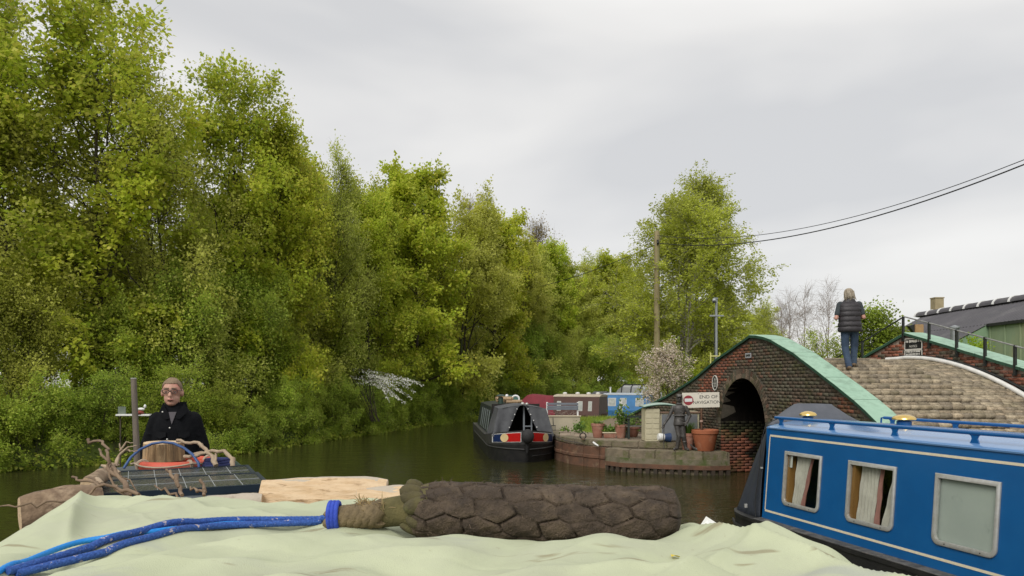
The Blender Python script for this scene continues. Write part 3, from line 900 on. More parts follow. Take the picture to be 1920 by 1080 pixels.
def gen_tree(seed, H, R, base, nl, ns, ntw, lp, leaf, tr, lean=0, elev=(15, 65), twl=(.45, .95), bark=None, lmat=None, jit=.16, prof=None, multi=1, dens_top=1.0, droop=.35, wob=.25):
    rng = np.random.default_rng(seed)
    V1 = []; F1 = []; nb = 0
    def put(v, f):
        nonlocal nb
        V1.append(v); F1.append(f + nb); nb += len(v)
    starts = []; ends = []; outs = []; wts = []
    S_p = []; S_d = []; S_l = []; S_t = []
    for m in range(multi):
        az = rng.uniform(0, 2*pi); Hm = H * (1 if m == 0 else rng.uniform(.72, .95))
        k = 11; z = np.linspace(0, Hm * .97, k)
        off = np.cumsum(rng.normal(0, wob * Hm / 60, (k, 2)), 0); off -= off[0]
        sp = (0 if multi == 1 else rng.uniform(.12, .3)) * R
        tp = np.stack([off[:,0] + cos(az)*sp*(z/Hm)*2 + lean*z/Hm, off[:,1] + sin(az)*sp*(z/Hm)*2, z], 1)
        trr = tr * (1 - .93 * (z / (Hm*.97))**.8) * (1 if multi == 1 else .75); trr[0] *= 1.35
        v, f = tubes_vec(tp[None], trr[None], 9); put(v, f)
        n_l = nl // multi; ga = rng.uniform(0, 6)
        for i in range(n_l):
            fr = base + (.97 - base) * ((i + rng.uniform(0, 1)) / n_l) ** .9
            q = (fr - base) / (1 - base)
            pr = prof(q) if prof else (.55 + .95 * q - 1.25 * q * q + .1)
            L = R * max(.14, pr) * rng.uniform(.72, 1.15)
            a = ga + i * 2.39996 + rng.normal(0, .35)
            el = RAD(elev[0] + (elev[1] - elev[0]) * q + rng.normal(0, 8))
            p0 = np.array([np.interp(fr*Hm, z, tp[:,0]), np.interp(fr*Hm, z, tp[:,1]), fr*Hm])
            d = np.array([cos(a)*cos(el), sin(a)*cos(el), sin(el)])
            kk = 6; t = np.linspace(0, 1, kk)
            lp_ = p0 + d * (t*L)[:,None]; lp_[:,2] += .16 * L * t**2
            lp_ += np.cumsum(rng.normal(0, .035*L, (kk,3)), 0) * (t[:,None] > 0)
            r0 = max(.012, np.interp(fr*Hm, z, trr) * .55)
            v, f = tubes_vec(lp_[None], (r0 * (1 - .85*t))[None], 5); put(v, f)
            tt = np.sort(rng.uniform(.18, 1.0, ns))
            for s in tt:
                pp = np.array([np.interp(s, t, lp_[:,c]) for c in range(3)])
                dd = unit(d + rng.normal(0, .62, 3) + np.array([0,0,.12]))
                S_p.append(pp); S_d.append(dd); S_l.append(L * .42 * (1.15 - .6*s) * rng.uniform(.7, 1.2) + .25); S_t.append(r0 * (1 - .8*s))
    S_p = np.array(S_p); S_d = np.array(S_d); S_l = np.array(S_l); S_t = np.array(S_t); ns_ = len(S_p)
    t4 = np.linspace(0, 1, 4)
    C = S_p[:,None,:] + S_d[:,None,:] * (S_l[:,None] * t4)[:,:,None] + np.cumsum(rng.normal(0, .05, (ns_,4,3)), 1) * S_l[:,None,None] * (t4 > 0)[None,:,None]
    v, f = tubes_vec(C, np.clip(S_t*.55, .005, .03)[:,None] * (1 - .75*t4)[None], 4); put(v, f)
    rep = np.repeat(np.arange(ns_), ntw); nt_ = len(rep)
    ts = rng.uniform(.2, 1, nt_)
    i0 = np.clip((ts*3).astype(int), 0, 2); fr = ts*3 - i0
    tp0 = C[rep, i0] * (1-fr)[:,None] + C[rep, i0+1] * fr[:,None]
    td = unit(S_d[rep] + rng.normal(0, .7, (nt_,3)) + np.array([0,0,.1]))
    tl_ = rng.uniform(twl[0], twl[1], nt_)
    Tw = np.stack([tp0, tp0 + td*(tl_*.5)[:,None], tp0 + td*tl_[:,None] + rng.normal(0, .05, (nt_,3))], 1)
    v, f = tubes_vec(Tw, np.array([.0055, .004, .002])[None].repeat(nt_, 0), 3); put(v, f)
    trunk = np_mesh('trunk', np.concatenate(V1), np.concatenate(F1), bark, smooth=True)
    crown = None
    if lp > 0:
        cl = rng.uniform(.35, 1.5, nt_)
        cnt = np.maximum(1, (lp * cl)).astype(int)
        if dens_top != 1.0:
            cnt = np.maximum(1, cnt * np.interp(tp0[:,2] / H, [.45, 1], [1, dens_top])).astype(int)
        rp = np.repeat(np.arange(nt_), cnt); n = len(rp)
        s = rng.uniform(.1, 1.08, n) ** .75
        pos = tp0[rp] + td[rp] * (tl_[rp] * s)[:,None] + rng.normal(0, jit, (n,3))
        v, f = leaves_np(rng, pos, td[rp], leaf, droop)
        tv = rng.uniform(0, 1, nt_)
        rv = np.clip(tv[rp] * .5 + rng.uniform(0, 1, n) * .5, 0, 1)
        crown = np_mesh('crown', v, f, lmat, rnd=np.repeat(rv, 2))
    return trunk, crown

M_bark = mat('grey_brown_bark', (.085,.068,.045), (.045,.038,.026), 9, .95, .02, 24, stretch=(1,1,.25), c3=(.07,.085,.03), s3=2, lo3=.5, hi3=.65)
M_birchbark = mat('birch_bark', (.42,.39,.34), (.07,.06,.05), 7, .85, .01, 20, stretch=(1,1,1.6), lo=.5, hi=.62)
M_twig = mat('bare_twig', (.36,.30,.26), (.26,.21,.18), 6, .9)
G = lambda *c: [(i / (len(c) - 1), x) for i, x in enumerate(c)]
M_maple = leaf_mat('maple_leaf', G((0.31,0.429,0.0399), (0.446,0.545,0.0471), (0.572,0.615,0.0726), (0.641,0.58,0.0998)), .5, hue=.012, val=.25)
M_ash = leaf_mat('willow_leaf', G((0.412,0.464,0.0726), (0.493,0.545,0.0907), (0.595,0.626,0.137), (0.629,0.626,0.163)), .5, hue=.010, val=.25)
M_hedge = leaf_mat('undergrowth_leaf', G((0.229,0.348,0.0436), (0.331,0.452,0.0544), (0.436,0.534,0.0726), (0.527,0.557,0.118)), .48, hue=.012, val=.3)
M_birchleaf = leaf_mat('birch_leaf', G((0.364,0.43,0.0517), (0.46,0.52,0.069), (0.537,0.58,0.115)), .5, hue=.006)
M_bronzeleaf = leaf_mat('young_bronze_leaf', G((.24,.20,.05), (.30,.24,.07), (.30,.19,.08)), .4, hue=.01)
M_blossom = leaf_mat('blossom', G((.24,.30,.07), (.32,.36,.10), (.80,.66,.56), (.88,.80,.72), (.82,.60,.54)), .3, hue=0, val=.1)
M_may = leaf_mat('white_may_blossom', G((.13,.19,.03), (.88,.88,.80), (.92,.92,.86)), .35, hue=0, val=.05)
M_bright = leaf_mat('lime_leaf', G((.22,.33,.015), (.32,.44,.02), (.42,.50,.035)), .45, hue=.01)

V_T = {}
V_T['mapleA'] = gen_tree(11, 14, 4.6, .10, 34, 10, 8, 17, .175, .20, bark=M_bark, lmat=M_maple, dens_top=.5, jit=.13)
V_T['mapleB'] = gen_tree(12, 13, 4.2, .08, 32, 10, 7, 26, .16, .18, bark=M_bark, lmat=M_maple, dens_top=.9)
V_T['ashA'] = gen_tree(13, 13, 4.4, .08, 36, 11, 8, 16, .125, .19, bark=M_bark, lmat=M_ash, dens_top=.55, elev=(20,75), multi=2)
V_T['ashB'] = gen_tree(14, 14, 4.8, .10, 36, 10, 8, 20, .17, .20, bark=M_bark, lmat=M_ash, multi=3, elev=(20,70), dens_top=.8)
V_T['mapleC'] = gen_tree(15, 14, 5.0, .06, 34, 10, 7, 22, .21, .22, bark=M_bark, lmat=M_maple)
V_T['bush'] = gen_tree(21, 3.0, 1.9, .03, 22, 8, 6, 14, .105, .05, bark=M_bark, lmat=M_hedge, elev=(5,70), twl=(.25,.6), multi=3, jit=.10)
V_T['bush2'] = gen_tree(22, 2.3, 1.9, .03, 22, 8, 6, 14, .085, .04, bark=M_bark, lmat=M_hedge, elev=(-5,60), twl=(.25,.6), multi=3, jit=.1)
V_T['thicket'] = gen_tree(23, 6.0, 2.9, .04, 30, 9, 7, 18, .12, .08, bark=M_bark, lmat=M_hedge, elev=(5,70), multi=3)
V_T['thicket2'] = gen_tree(24, 6.5, 2.8, .04, 30, 9, 7, 15, .12, .08, bark=M_bark, lmat=M_ash, elev=(10,75), multi=3)
V_T['bareA'] = gen_tree(31, 7, 2.0, .15, 20, 7, 5, 0, 0, .10, bark=M_twig, elev=(45,80), twl=(.4,.9))
V_T['bareB'] = gen_tree(32, 12, 4.2, .25, 34, 11, 10, 1, .14, .2, bark=mat('far_bare_bark', (.17,.135,.095), (.11,.09,.065), 5, .95), lmat=M_bronzeleaf, elev=(30,75), twl=(.5,1.2))
def birch_prof(q): return .70 + .55 * q - 1.12 * q * q
V_T['birch'] = gen_tree(41, 11.2, 4.1, .10, 54, 12, 9, 27, .09, .15, bark=M_birchbark, lmat=M_birchleaf, elev=(8,74), multi=4, prof=birch_prof, droop=.5, dens_top=.85, twl=(.4,1.0), jit=.07)
V_T['apple'] = gen_tree(51, 3.3, 1.5, .18, 24, 8, 6, 13, .075, .08, bark=M_bark, lmat=M_blossom, elev=(10,75), twl=(.2,.5), jit=.07)
V_T['may'] = gen_tree(52, 4.2, 1.8, .06, 20, 8, 6, 10, .075, .07, bark=M_bark, lmat=M_hedge, elev=(5,60), twl=(.25,.55), jit=.07)
V_T['lime'] = gen_tree(53, 3.4, 1.25, .03, 26, 8, 6, 14, .10, .05, bark=M_bark, lmat=M_bright, elev=(20,75), twl=(.25,.5), multi=3, jit=.1)
V_T['yard'] = gen_tree(54, 5.0, 2.0, .12, 30, 9, 6, 14, .14, .10, bark=M_bark, lmat=leaf_mat('yard_leaf', G((.17,.28,.03), (.25,.38,.045), (.32,.44,.07)), .38), elev=(15,75), multi=2)

rt = random.Random(3)
def plant(kind, x, y, h, name, label, cat='tree', group=None, wide=1.0, rz=None, z=None):
    tr_, cr_ = V_T[kind]
    H0 = max(v.co.z for v in tr_.vertices) if 'h' not in tr_ else tr_['h']
    tr_['h'] = H0
    zz = float(ground_z(x, y)) - .12 if z is None else z
    s = (h + .12) / H0
    e = bpy.data.objects.new(name, None); COL.objects.link(e)
    e.location = (x, y, zz); e.scale = (s * wide, s * wide, s); e.rotation_euler = (0, 0, rt.uniform(0, 6.28) if rz is None else rz)
    WL[e.name] = Vector((x, y, zz))
    tag(e, label, cat, group)
    for nm, me in (('trunk', tr_), ('crown', cr_)):
        if me is None: continue
        o = bpy.data.objects.new(nm, me); COL.objects.link(o); o.parent = e
    return e
def where(x, y):
    px = 960 + FPX*x/y
    for lim, w in ((60, 'beyond the thick log on the roof'), (200, 'just left of the roof post'), (330, 'behind the steering man'), (470, 'right of the steering man'), (640, 'between the steering man and the white hawthorn'), (800, 'around the white hawthorn sprays'), (900, 'left of the dark grey boat'), (1020, 'behind the dark grey boat'), (1130, 'behind the brown boat'), (1260, 'behind the light blue boat'), (9999, 'behind the birch')):
        if px < lim: return w
def top_h(py, D, x=0): return CAM_H + (HOR - py) / FPX * D
# skyline trees along the far bank: (photo x, depth, top in photo y, kind, width)
SKY = [(-60, 23.5, -130, 'mapleA', 1.0), (70, 24.5, -60, 'ashA', 1.0), (190, 25.5, -30, 'mapleA', 1.0), (330, 27, 40, 'ashA', .85), (430, 29.5, 105, 'mapleA', .85),
       (520, 31, 200, 'mapleB', .8), (605, 34, 268, 'ashA', .75), (690, 37, 335, 'mapleB', .85), (780, 41.5, 305, 'mapleC', .95), (860, 46, 335, 'ashB', .9),
       (925, 51, 395, 'mapleC', .85), (985, 58, 440, 'ashB', .9), (1055, 62, 478, 'ashB', .85), (1115, 66, 462, 'ashB', .9), (1180, 70, 500, 'mapleC', .9),
       (1260, 73, 520, 'ashB', .95), (1350, 75, 535, 'mapleC', .95), (1440, 78, 560, 'ashB', .9)]
TREE_LAB = ['tall maple leaning over the dark undergrowth at the canal edge', 'tall ash with thin pale foliage and sky showing through its twigs', 'tall maple with big drooping fans of leaves above the steering man',
  'ash with wispy sparse twigs rising beside the steering man', 'maple with an open spiky top next to the wispy ash', 'dense maple with a dark pointed crown on the far bank',
  'slender ash with a thin leader standing proud of its neighbours', 'rounded bright maple between the slender ash and the tallest domed tree', 'broad domed tree, highest of the wood beyond the moored grey boat',
  'pale olive multi-stemmed tree beside the broad domed tree', 'domed maple rising beside the bare brown tree', 'pale green tree standing in front of the bare brown tree', 'low soft green tree right of the bare brown tree',
  'feathery pale green tree above the brown narrowboat', 'maple behind the small blue narrowboat', 'pale tree seen behind the birch, left of the wooden pole', 'rounded tree behind the birch trunk', 'pale tree behind the birch and the lamp post']
for (px, D, py, kd, w), lb in zip(SKY, TREE_LAB):
    p = P(px, HOR, D); g_ = float(ground_z(p.x, p.y))
    plant(kd, p.x, p.y, top_h(py, D) - g_ + .1, 'broadleaf_tree', lb, 'tree', 'trees along the far bank', w)
for px, D, py, kd, w, lb in ((560, 33.5, 262, 'mapleB', .8, 'maple filling the gap between the dense dark maple and the slender ash'), (648, 37.5, 318, 'ashB', .8, 'pale tree tucked behind the slender ash'), (728, 41, 330, 'mapleB', .85, 'round maple left of the broad domed tree'),
                              (1022, 60, 452, 'mapleC', .9, 'fresh green maple under the bare brown tree'), (1088, 63, 470, 'ashB', .95, 'pale olive tree behind the right end of the brown boat'), (1150, 66, 478, 'mapleC', .95, 'fresh green maple behind the hood of the light blue boat'), (960, 55, 425, 'ashB', .9, 'soft olive tree behind the roof of the dark grey boat')):
    p = P(px, HOR, D); plant(kd, p.x, p.y, top_h(py, D) - float(ground_z(p.x, p.y)) + .1, 'broadleaf_tree', lb, 'tree', 'trees along the far bank', w)
p = P(1005, HOR, 66); plant('bareB', p.x, p.y, top_h(392, 66) - 1.9, 'bare_tree', 'brown nearly leafless tree rising behind the green wood', 'tree', None, .9)
p = P(890, HOR, 60); plant('bareB', p.x, p.y, top_h(345, 60) - 1.9, 'bare_tree', 'grey twiggy treetop poking out above the domed trees', 'tree', None, .7)
# second row closing the wood behind
for px, D, py, kd in ((-120, 33, 320, 'mapleB'), (20, 34, 400, 'thicket2'), (140, 35, 390, 'mapleC'), (270, 37, 380, 'ashB'), (390, 39, 370, 'mapleC'), (480, 42, 360, 'ashB'), (570, 45, 350, 'mapleC'),
                      (660, 49, 390, 'ashB'), (760, 55, 400, 'mapleC'), (850, 60, 430, 'ashB'), (930, 66, 460, 'mapleC'), (1020, 74, 505, 'ashB'), (1110, 80, 520, 'mapleC'), (1210, 86, 545, 'ashB'), (1320, 88, 560, 'mapleC'), (1430, 90, 585, 'ashB')):
    p = P(px, HOR, D)
    plant(kd, p.x, p.y, top_h(py, D) - 2.0, 'woodland_tree', ('olive' if kd[0] == 'a' else 'dark green') + ' tree deep in the wood ' + where(p.x, p.y), 'tree', 'second row of trees in the wood', 1.15)
# thickets in front of the trunks
bankP = Poly([(-22,12),(-13.6,19.8),(-9.1,24.9),(-7.3,31.5),(-5.4,38),(-2.4,47.5),(3,54),(10,57.5),(25,61.5)])
u = 2.0; k = 0
while u < bankP.L - 1:
    q = bankP.at(u); t = bankP.tan(u); n_ = np.array([-t[1], t[0]]); D = q[1]
    h = rt.uniform(4.2, 6.6) * (1 if D < 45 else 1.15)
    c_ = q + n_ * rt.uniform(1.9, 2.8)
    plant('thicket' if k % 3 != 1 else 'thicket2', c_[0], c_[1], h, 'understorey_tree', ('tall ' if h > 5.6 else 'low ') + ('dark leafy' if k % 3 != 1 else 'pale olive') + ' understorey tree ' + where(c_[0], c_[1]), 'tree', 'understorey trees along the far bank', rt.uniform(.8, 1.05))
    u += rt.uniform(1.9, 2.8); k += 1
u = 1.0; k = 0
while u < bankP.L - 1:
    q = bankP.at(u); t = bankP.tan(u); n_ = np.array([-t[1], t[0]])
    c_ = q + n_ * rt.uniform(-.15, .7)
    bk, bh = ('bush' if rt.random() < .5 else 'bush2'), rt.uniform(1.3, 2.8)
    plant(bk, c_[0], c_[1], bh, 'waterside_bush', ('tall ' if bh > 2.2 else 'middling ' if bh > 1.7 else 'low ') + ('broad-leaved' if bk == 'bush' else 'small-leaved') + ' bush hanging over the water ' + where(c_[0], c_[1]), 'bush', 'bushes along the far bank', rt.uniform(.75, 1.0))
    u += rt.uniform(.62, 1.0); k += 1
# ivy and brambles clothing the bank down to the water
rg = np.random.default_rng(9)
n = 60000
uu = rg.uniform(0, bankP.L, n); pts = np.stack([np.interp(uu, bankP.u, bankP.p[:,0]), np.interp(uu, bankP.u, bankP.p[:,1])], 1)
tn = np.stack([np.interp(uu + .5, bankP.u, bankP.p[:,0]) - np.interp(uu - .5, bankP.u, bankP.p[:,0]), np.interp(uu + .5, bankP.u, bankP.p[:,1]) - np.interp(uu - .5, bankP.u, bankP.p[:,1])], 1); tn = unit(tn)
nn_ = np.stack([-tn[:,1], tn[:,0]], 1); of = rg.uniform(-.35, 3.2, n)
pts = pts + nn_ * of[:,None]
z = np.maximum(ground_z(pts[:,0], pts[:,1]), .02) + rg.uniform(0, 1, n)**1.6 * (.25 + .5 * (np.sin(uu*2.1) * .5 + .5)) * np.clip(of + .6, .25, 1)
pos = np.stack([pts[:,0], pts[:,1], z], 1)
v, f = leaves_np(rg, pos, np.stack([-nn_[:,0], -nn_[:,1], np.zeros(n)], 1), .12, .2)
tag(link('bank_ivy', np_mesh('bank_ivy', v, f, M_hedge, rnd=np.repeat(rg.uniform(0, 1, n), 2))), 'ivy and brambles covering the foot of the far bank', 'ground cover', kind='stuff')
# overhanging hawthorn sprays in white flower
hw = thing('hawthorn_bush', 'hawthorn with arching sprays of white blossom over the water', 'bush', (-6.1, 33.2, .5))
stems = MB(); L_p = []; L_d = []
for k in range(13):
    a = P(rt.uniform(655, 700), rt.uniform(690, 722), 33.0)
    b = P(rt.uniform(725, 795), rt.uniform(712, 756), 31.6 + rt.uniform(-.5, .5))
    m_ = (a + b) / 2 + Vector((0, 0, rt.uniform(.25, .5)))
    ps = [a.lerp(m_, i/4).lerp(m_.lerp(b, i/4), i/4) for i in range(5)]
    stems.tube([Vector((-6.1 + rt.uniform(-.2, .2), 33.4, .6))] + ps, [.016, .012, .010, .008, .005, .003], 5)
    for i in range(150):
        s = rt.random()**.8; q = a.lerp(m_, s).lerp(m_.lerp(b, s), s)
        L_p.append(q + Vector((rt.gauss(0,.028), rt.gauss(0,.028), rt.gauss(-.04,.032)))); L_d.append((b - a).normalized())
obj('stem', stems, M_bark, hw, smooth=60)
v, f = leaves_np(rg, np.array(L_p), np.array(L_d), .06, .5); link('blossom', np_mesh('blossom', v, f, M_may, rnd=np.repeat(rg.uniform(0,1,len(L_p))**.55, 2)), hw)
p = P(700, HOR, 34.5); plant('may', p.x, p.y, 3.6, 'thorn_bush', 'dense green thorn bush behind the white hawthorn sprays', 'bush')

# right bank
plant('birch', 7.45, 33.2, 11.4, 'birch_tree', 'tall birch with pale trunk and fine upright foliage behind the bridge', 'tree', None, 1.18, .6)
plant('apple', 5.75, 27.6, 3.35, 'crab_apple_tree', 'small crab apple tree in pale pink blossom behind the green coping', 'tree', None, 1.0)
plant('lime', 7.85, 26.6, 2.9, 'lime_green_bush', 'bright lime green bush behind the bridge coping by the lamp post', 'bush')
plant('lime', 7.0, 29.5, 2.5, 'lime_green_bush', 'bright yellow-green bush at the foot of the wooden pole', 'bush')
plant('thicket2', 9.7, 36.5, 4.6, 'dense_bush', 'dense green bush under the right side of the birch', 'bush', None, 1.1)
plant('thicket', 12.6, 39, 4.2, 'dense_bush', 'dark bush between the birch and the bare trees', 'bush', None, 1.0)
for px, D, py, lb in ((1478, 34, 528, 'leafless pale birch right of the leafy birch, densest of the bare trees'), (1510, 32, 520, 'leafless tree with one long bent stem beside the walking person'), (1552, 36, 510, 'leafless upright tree behind the walking person'),
                      (1462, 40, 545, 'low leafless tree behind the pale bare birch')):
    p = P(px, HOR, D); plant('bareA', p.x, p.y, top_h(py, D) - .7, 'bare_tree', lb, 'tree', None, .95)
p = P(1640, HOR, 30); plant('yard', p.x, p.y, top_h(560, 30) - .7, 'yard_tree', 'round fresh green tree behind the right end of the far railing', 'tree', None, .95)
p = P(1540, HOR, 27); plant('may', p.x, p.y, 3.7, 'scrub_bush', 'straggly olive scrub behind the legs of the walking person', 'bush', None, 1.0)
p = P(1655, HOR, 24); plant('lime', p.x, p.y, 2.9, 'yellow_green_shrub', 'yellow-green shrub behind the railing posts', 'bush', None, 1.0)
p = P(1815, HOR, 23); plant('lime', p.x, p.y, 3.2, 'yellow_green_shrub', 'bright shrub behind the green coping in front of the warehouse', 'bush', None, 1.0)
# lawn
n = 16000
lx = rg.uniform(1.1, 5.2, n); ly = rg.uniform(24.0, 37.5, n)
keep = (water_sd(lx, ly) > .35) & ~((np.abs(lx - np.interp(ly, [24,25.5,27.5,30,33,36], [4.6,4.35,4.1,4.3,5.2,7.0])) < .9)) & ~((ly < 26.0) & (lx < 2.4))
keep &= ~((lx > 2.2) & (ly < 24.4))
lx, ly = lx[keep], ly[keep]; n = len(lx)
b0 = np.stack([lx, ly, ground_z(lx, ly)], 1); hh = rg.uniform(.05, .16, n)[:,None]
dr = rg.normal(0, .35, (n,3)); dr[:,2] = 1; sdv = unit(rg.normal(0,1,(n,3)) * [1,1,0]) * .007
v = np.stack([b0 - sdv, b0 + sdv, b0 + dr*hh], 1).reshape(-1,3); f = np.arange(n*3).reshape(-1,3)
M_grass = leaf_mat('grass_blade', G((.2,.3,.03), (.3,.4,.045), (.4,.47,.075)), .3, hue=0, val=.2)
tag(link('lawn_grass', np_mesh('lawn_grass', v, f, M_grass, rnd=rg.uniform(0,1,n))), 'short bright grass of the lawn behind the quay', 'grass', kind='stuff')
# ================================================================== BOATS
def frame(o, ex):
    """boat frame: x along ex, y to the left of it, z up"""
    ex = Vector((ex[0], ex[1], 0)).normalized(); ey = Vector((-ex.y, ex.x, 0))
    M = Matrix((ex, ey, Vector((0,0,1)))).transposed().to_4x4(); M.translation = Vector((o[0], o[1], 0))
    return M
def hull_mesh(L, half, zg, bow=1.6, stern=1.1, rise=.12):
    """bow at +x end"""
    st = []
    n = 34
    for i in range(n + 1):
        x = L * i / n
        w = half
        if x > L - bow:
            q = (x - (L - bow)) / bow; w = half * math.sqrt(max(.0, 1 - q**2.2)) if q < 1 else 0
        if x < stern:
            q = 1 - x / stern; w = half * math.sqrt(max(0, 1 - .82 * q**2.4))
        w = max(w, .03)
        zt = zg + (rise * max(0, (x - (L - bow*1.6)) / (bow*1.6))**1.5)
        st.append([Vector((x, -w*.9, -.35)), Vector((x, -w*.97, .05)), Vector((x, -w, zt - .05)), Vector((x, -w, zt)), Vector((x, w, zt)), Vector((x, w, zt - .05)), Vector((x, w*.97, .05)), Vector((x, w*.9, -.35))])
    return MB().loft(st)
def cabin_rings(x0, x1, yb, yt, zb, zt, camber=.07, n=9):
    def ring(x):
        r = [Vector((x, -yb, zb)), Vector((x, -yt, zt))]
        for k in range(1, n):
            y = -yt + 2*yt*k/n; r.append(Vector((x, y, zt + camber * (1 - (y/yt)**2))))
        r += [Vector((x, yt, zt)), Vector((x, yb, zb))]
        return r
    return [ring(x0), ring(x1)]

M_boatblk = mat('hull_blacking', (.010,.010,.011), (.022,.021,.020), 5, .5, .003, 20)
M_alu = mat('window_aluminium', (.56,.56,.54), (.46,.45,.41), 14, .4, metal=.45)
M_glass = glass_mat('window_glass', (.86,.89,.86))
M_dark = mat('dark_interior', (.012,.011,.010), (.02,.017,.014), 5, .9)
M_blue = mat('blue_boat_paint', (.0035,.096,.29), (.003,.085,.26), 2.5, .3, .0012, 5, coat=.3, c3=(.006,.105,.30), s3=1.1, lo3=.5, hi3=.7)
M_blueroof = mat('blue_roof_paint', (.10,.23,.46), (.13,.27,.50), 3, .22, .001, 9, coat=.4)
M_cream = mat('cream_line_paint', (.74,.66,.48), (.66,.58,.42), 20, .45)
M_brass = mat('polished_brass', (.85,.62,.22), (.75,.52,.17), 9, .22, metal=.9)
M_canvas = mat('grey_canvas', (.105,.112,.13), (.085,.092,.108), 5, .8, .003, 220)
M_canvas_d = mat('navy_canvas', (.030,.036,.050), (.022,.027,.038), 5, .65, .004, 12)
M_wood = mat('window_wood', (.33,.17,.05), (.25,.12,.035), 8, .5, stretch=(1,1,.2))
M_curtain = mat('cream_curtain', (.66,.62,.55), (.55,.51,.45), 9, .9)
M_pink = mat('pink_curtain_edge', (.42,.20,.17), (.36,.17,.15), 9, .9)
M_rubber = mat('black_rubber', (.014,.014,.015), (.025,.024,.024), 12, .75)

# ------------------------------------------------ the blue narrowboat
BF = frame((3.5, 10.2), (.265, -.964))         # +x runs along the boat towards the photographer, +y to its far side
BL = 8.8
bb = thing('narrowboat', 'bright royal blue narrowboat with cream lining, handrails and three aluminium windows', 'narrowboat', BF @ Vector((4, .8, 0)))
ZG, ZR = .53, 1.77
# hull: from the stern counter (-.95) to beyond the frame
st = []
for x, w in ((-1.02,.25),(-.98,.55),(-.85,.78),(-.6,.93),(-.3,1.0),(0,1.03),(BL*.5,1.03),(BL-1,1.0),(BL,.6)):
    yc = .80
    st.append([Vector((x, yc - w*.93, -.4)), Vector((x, yc - w, .2)), Vector((x, yc - w, ZG - .05)), Vector((x, yc - w - .015, ZG - .045)), Vector((x, yc - w - .015, ZG)), Vector((x, yc - w + .03, ZG + .005)), Vector((x, yc + w, ZG)), Vector((x, yc + w, .2)), Vector((x, yc + w*.93, -.4))])
hull = obj('hull', MB().loft(st), M_boatblk, bb, smooth=30, M=BF)
obj('rubbing_strake', MB().tube([BF @ Vector((x, y, .36)) for x, y in ((-.9,.02),(-.6,-.14),(-.3,-.21),(0,-.245),(4,-.245),(BL-1,-.21))], .022, 6), M_boatblk, hull, smooth=40)
gst = MB().hexa([BF @ Vector(q) for q in ((.0,-.238,.536),(BL-1.2,-.238,.536),(BL-1.2,-.105,.536),(.0,-.105,.536),(.0,-.236,.541),(BL-1.2,-.236,.541),(BL-1.2,-.105,.549),(.0,-.105,.549))])
obj('gunwale', gst, mat('worn_gunwale', (.13,.125,.115), (.04,.04,.038), 9, .6, .003, 30, stretch=(1,1,1), c3=(.24,.20,.16), s3=6, lo3=.58, hi3=.7), hull)
# cabin side with window openings; side leans in from y=-.10 (gunwale) to y=0 (roof edge)
def side_y(z): return -.10 * (ZR - z) / (ZR - ZG)
WIN = [(.42, 1.15), (1.61, 2.34), (2.85, 3.58), (4.75, 5.48), (6.2, 6.93)]; WZ0, WZ1 = .79, 1.49
xs = sorted([0, BL - 1.3] + [a for w in WIN for a in (w[0] + .03, w[1] - .03)]); zs = [ZG, WZ0 + .03, WZ1 - .03, ZR]
mb = MB()
for i in range(len(xs) - 1):
    for j in range(3):
        if j == 1 and any(abs(xs[i] - w[0] - .03) < 1e-6 for w in WIN): continue
        q = []
        for x, z in ((xs[i], zs[j]), (xs[i+1], zs[j]), (xs[i+1], zs[j+1]), (xs[i], zs[j+1])): q.append((x, side_y(z), z))
        for x, z in ((xs[i], zs[j]), (xs[i+1], zs[j]), (xs[i+1], zs[j+1]), (xs[i], zs[j+1])): q.append((x, side_y(z) + .035, z))
        mb.hexa(q)
mb.box((BL/2 - .65, 1.66, (ZG+ZR)/2), (BL - 1.3, .04, ZR - ZG), rotm(rx=.08))
mb.box((BL - 1.31, .8, (ZG+ZR)/2), (.04, 1.68, ZR - ZG))
cab = obj('cabin', mb, M_blue, bb, M=BF)
rings = []
for x in np.linspace(-.015, BL - 1.28, 9):
    r = [Vector((x, -.015, ZR - .012)), Vector((x, -.018, ZR + .004)), Vector((x, .02, ZR + .022))]
    for k in range(1, 12):
        y = .02 + 1.56 * k / 12; r.append(Vector((x, y, ZR + .022 + .085 * (1 - ((y - .8)/.78)**2))))
    r += [Vector((x, 1.58, ZR + .022)), Vector((x, 1.618, ZR + .004)), Vector((x, 1.615, ZR - .012))]
    rings.append(r)
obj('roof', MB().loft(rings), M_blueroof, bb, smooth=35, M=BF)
obj('cabin_end', MB().box((.02, .8, (ZG + ZR)/2), (.03, 1.66, ZR - ZG - .03)), M_blue, cab, M=BF)
obj('interior', MB().box((BL/2 - .65, 1.1, 1.1), (BL - 1.5, .03, 1.2)).box((BL/2 - .65, .6, .6), (BL - 1.5, 1.1, .03)), M_dark, cab, M=BF)
def strip(x0, z0, x1, z1, w, d=.003):
    if abs(x1 - x0) > abs(z1 - z0): c = [(x0, z0 - w/2), (x1, z1 - w/2), (x1, z1 + w/2), (x0, z0 + w/2)]
    else: c = [(x0 - w/2, z0), (x0 + w/2, z0), (x1 + w/2, z1), (x1 - w/2, z1)]
    return [(x, side_y(z) - d, z) for x, z in c] + [(x, side_y(z) + .001, z) for x, z in c]
ln = MB(); ln.hexa(strip(.06, 1.665, BL - 1.5, 1.665, .026)); ln.hexa(strip(.06, .655, BL - 1.5, .655, .026)); ln.hexa(strip(.06, .668, .06, 1.652, .016))
obj('coach_line', ln, M_cream, cab, M=BF)
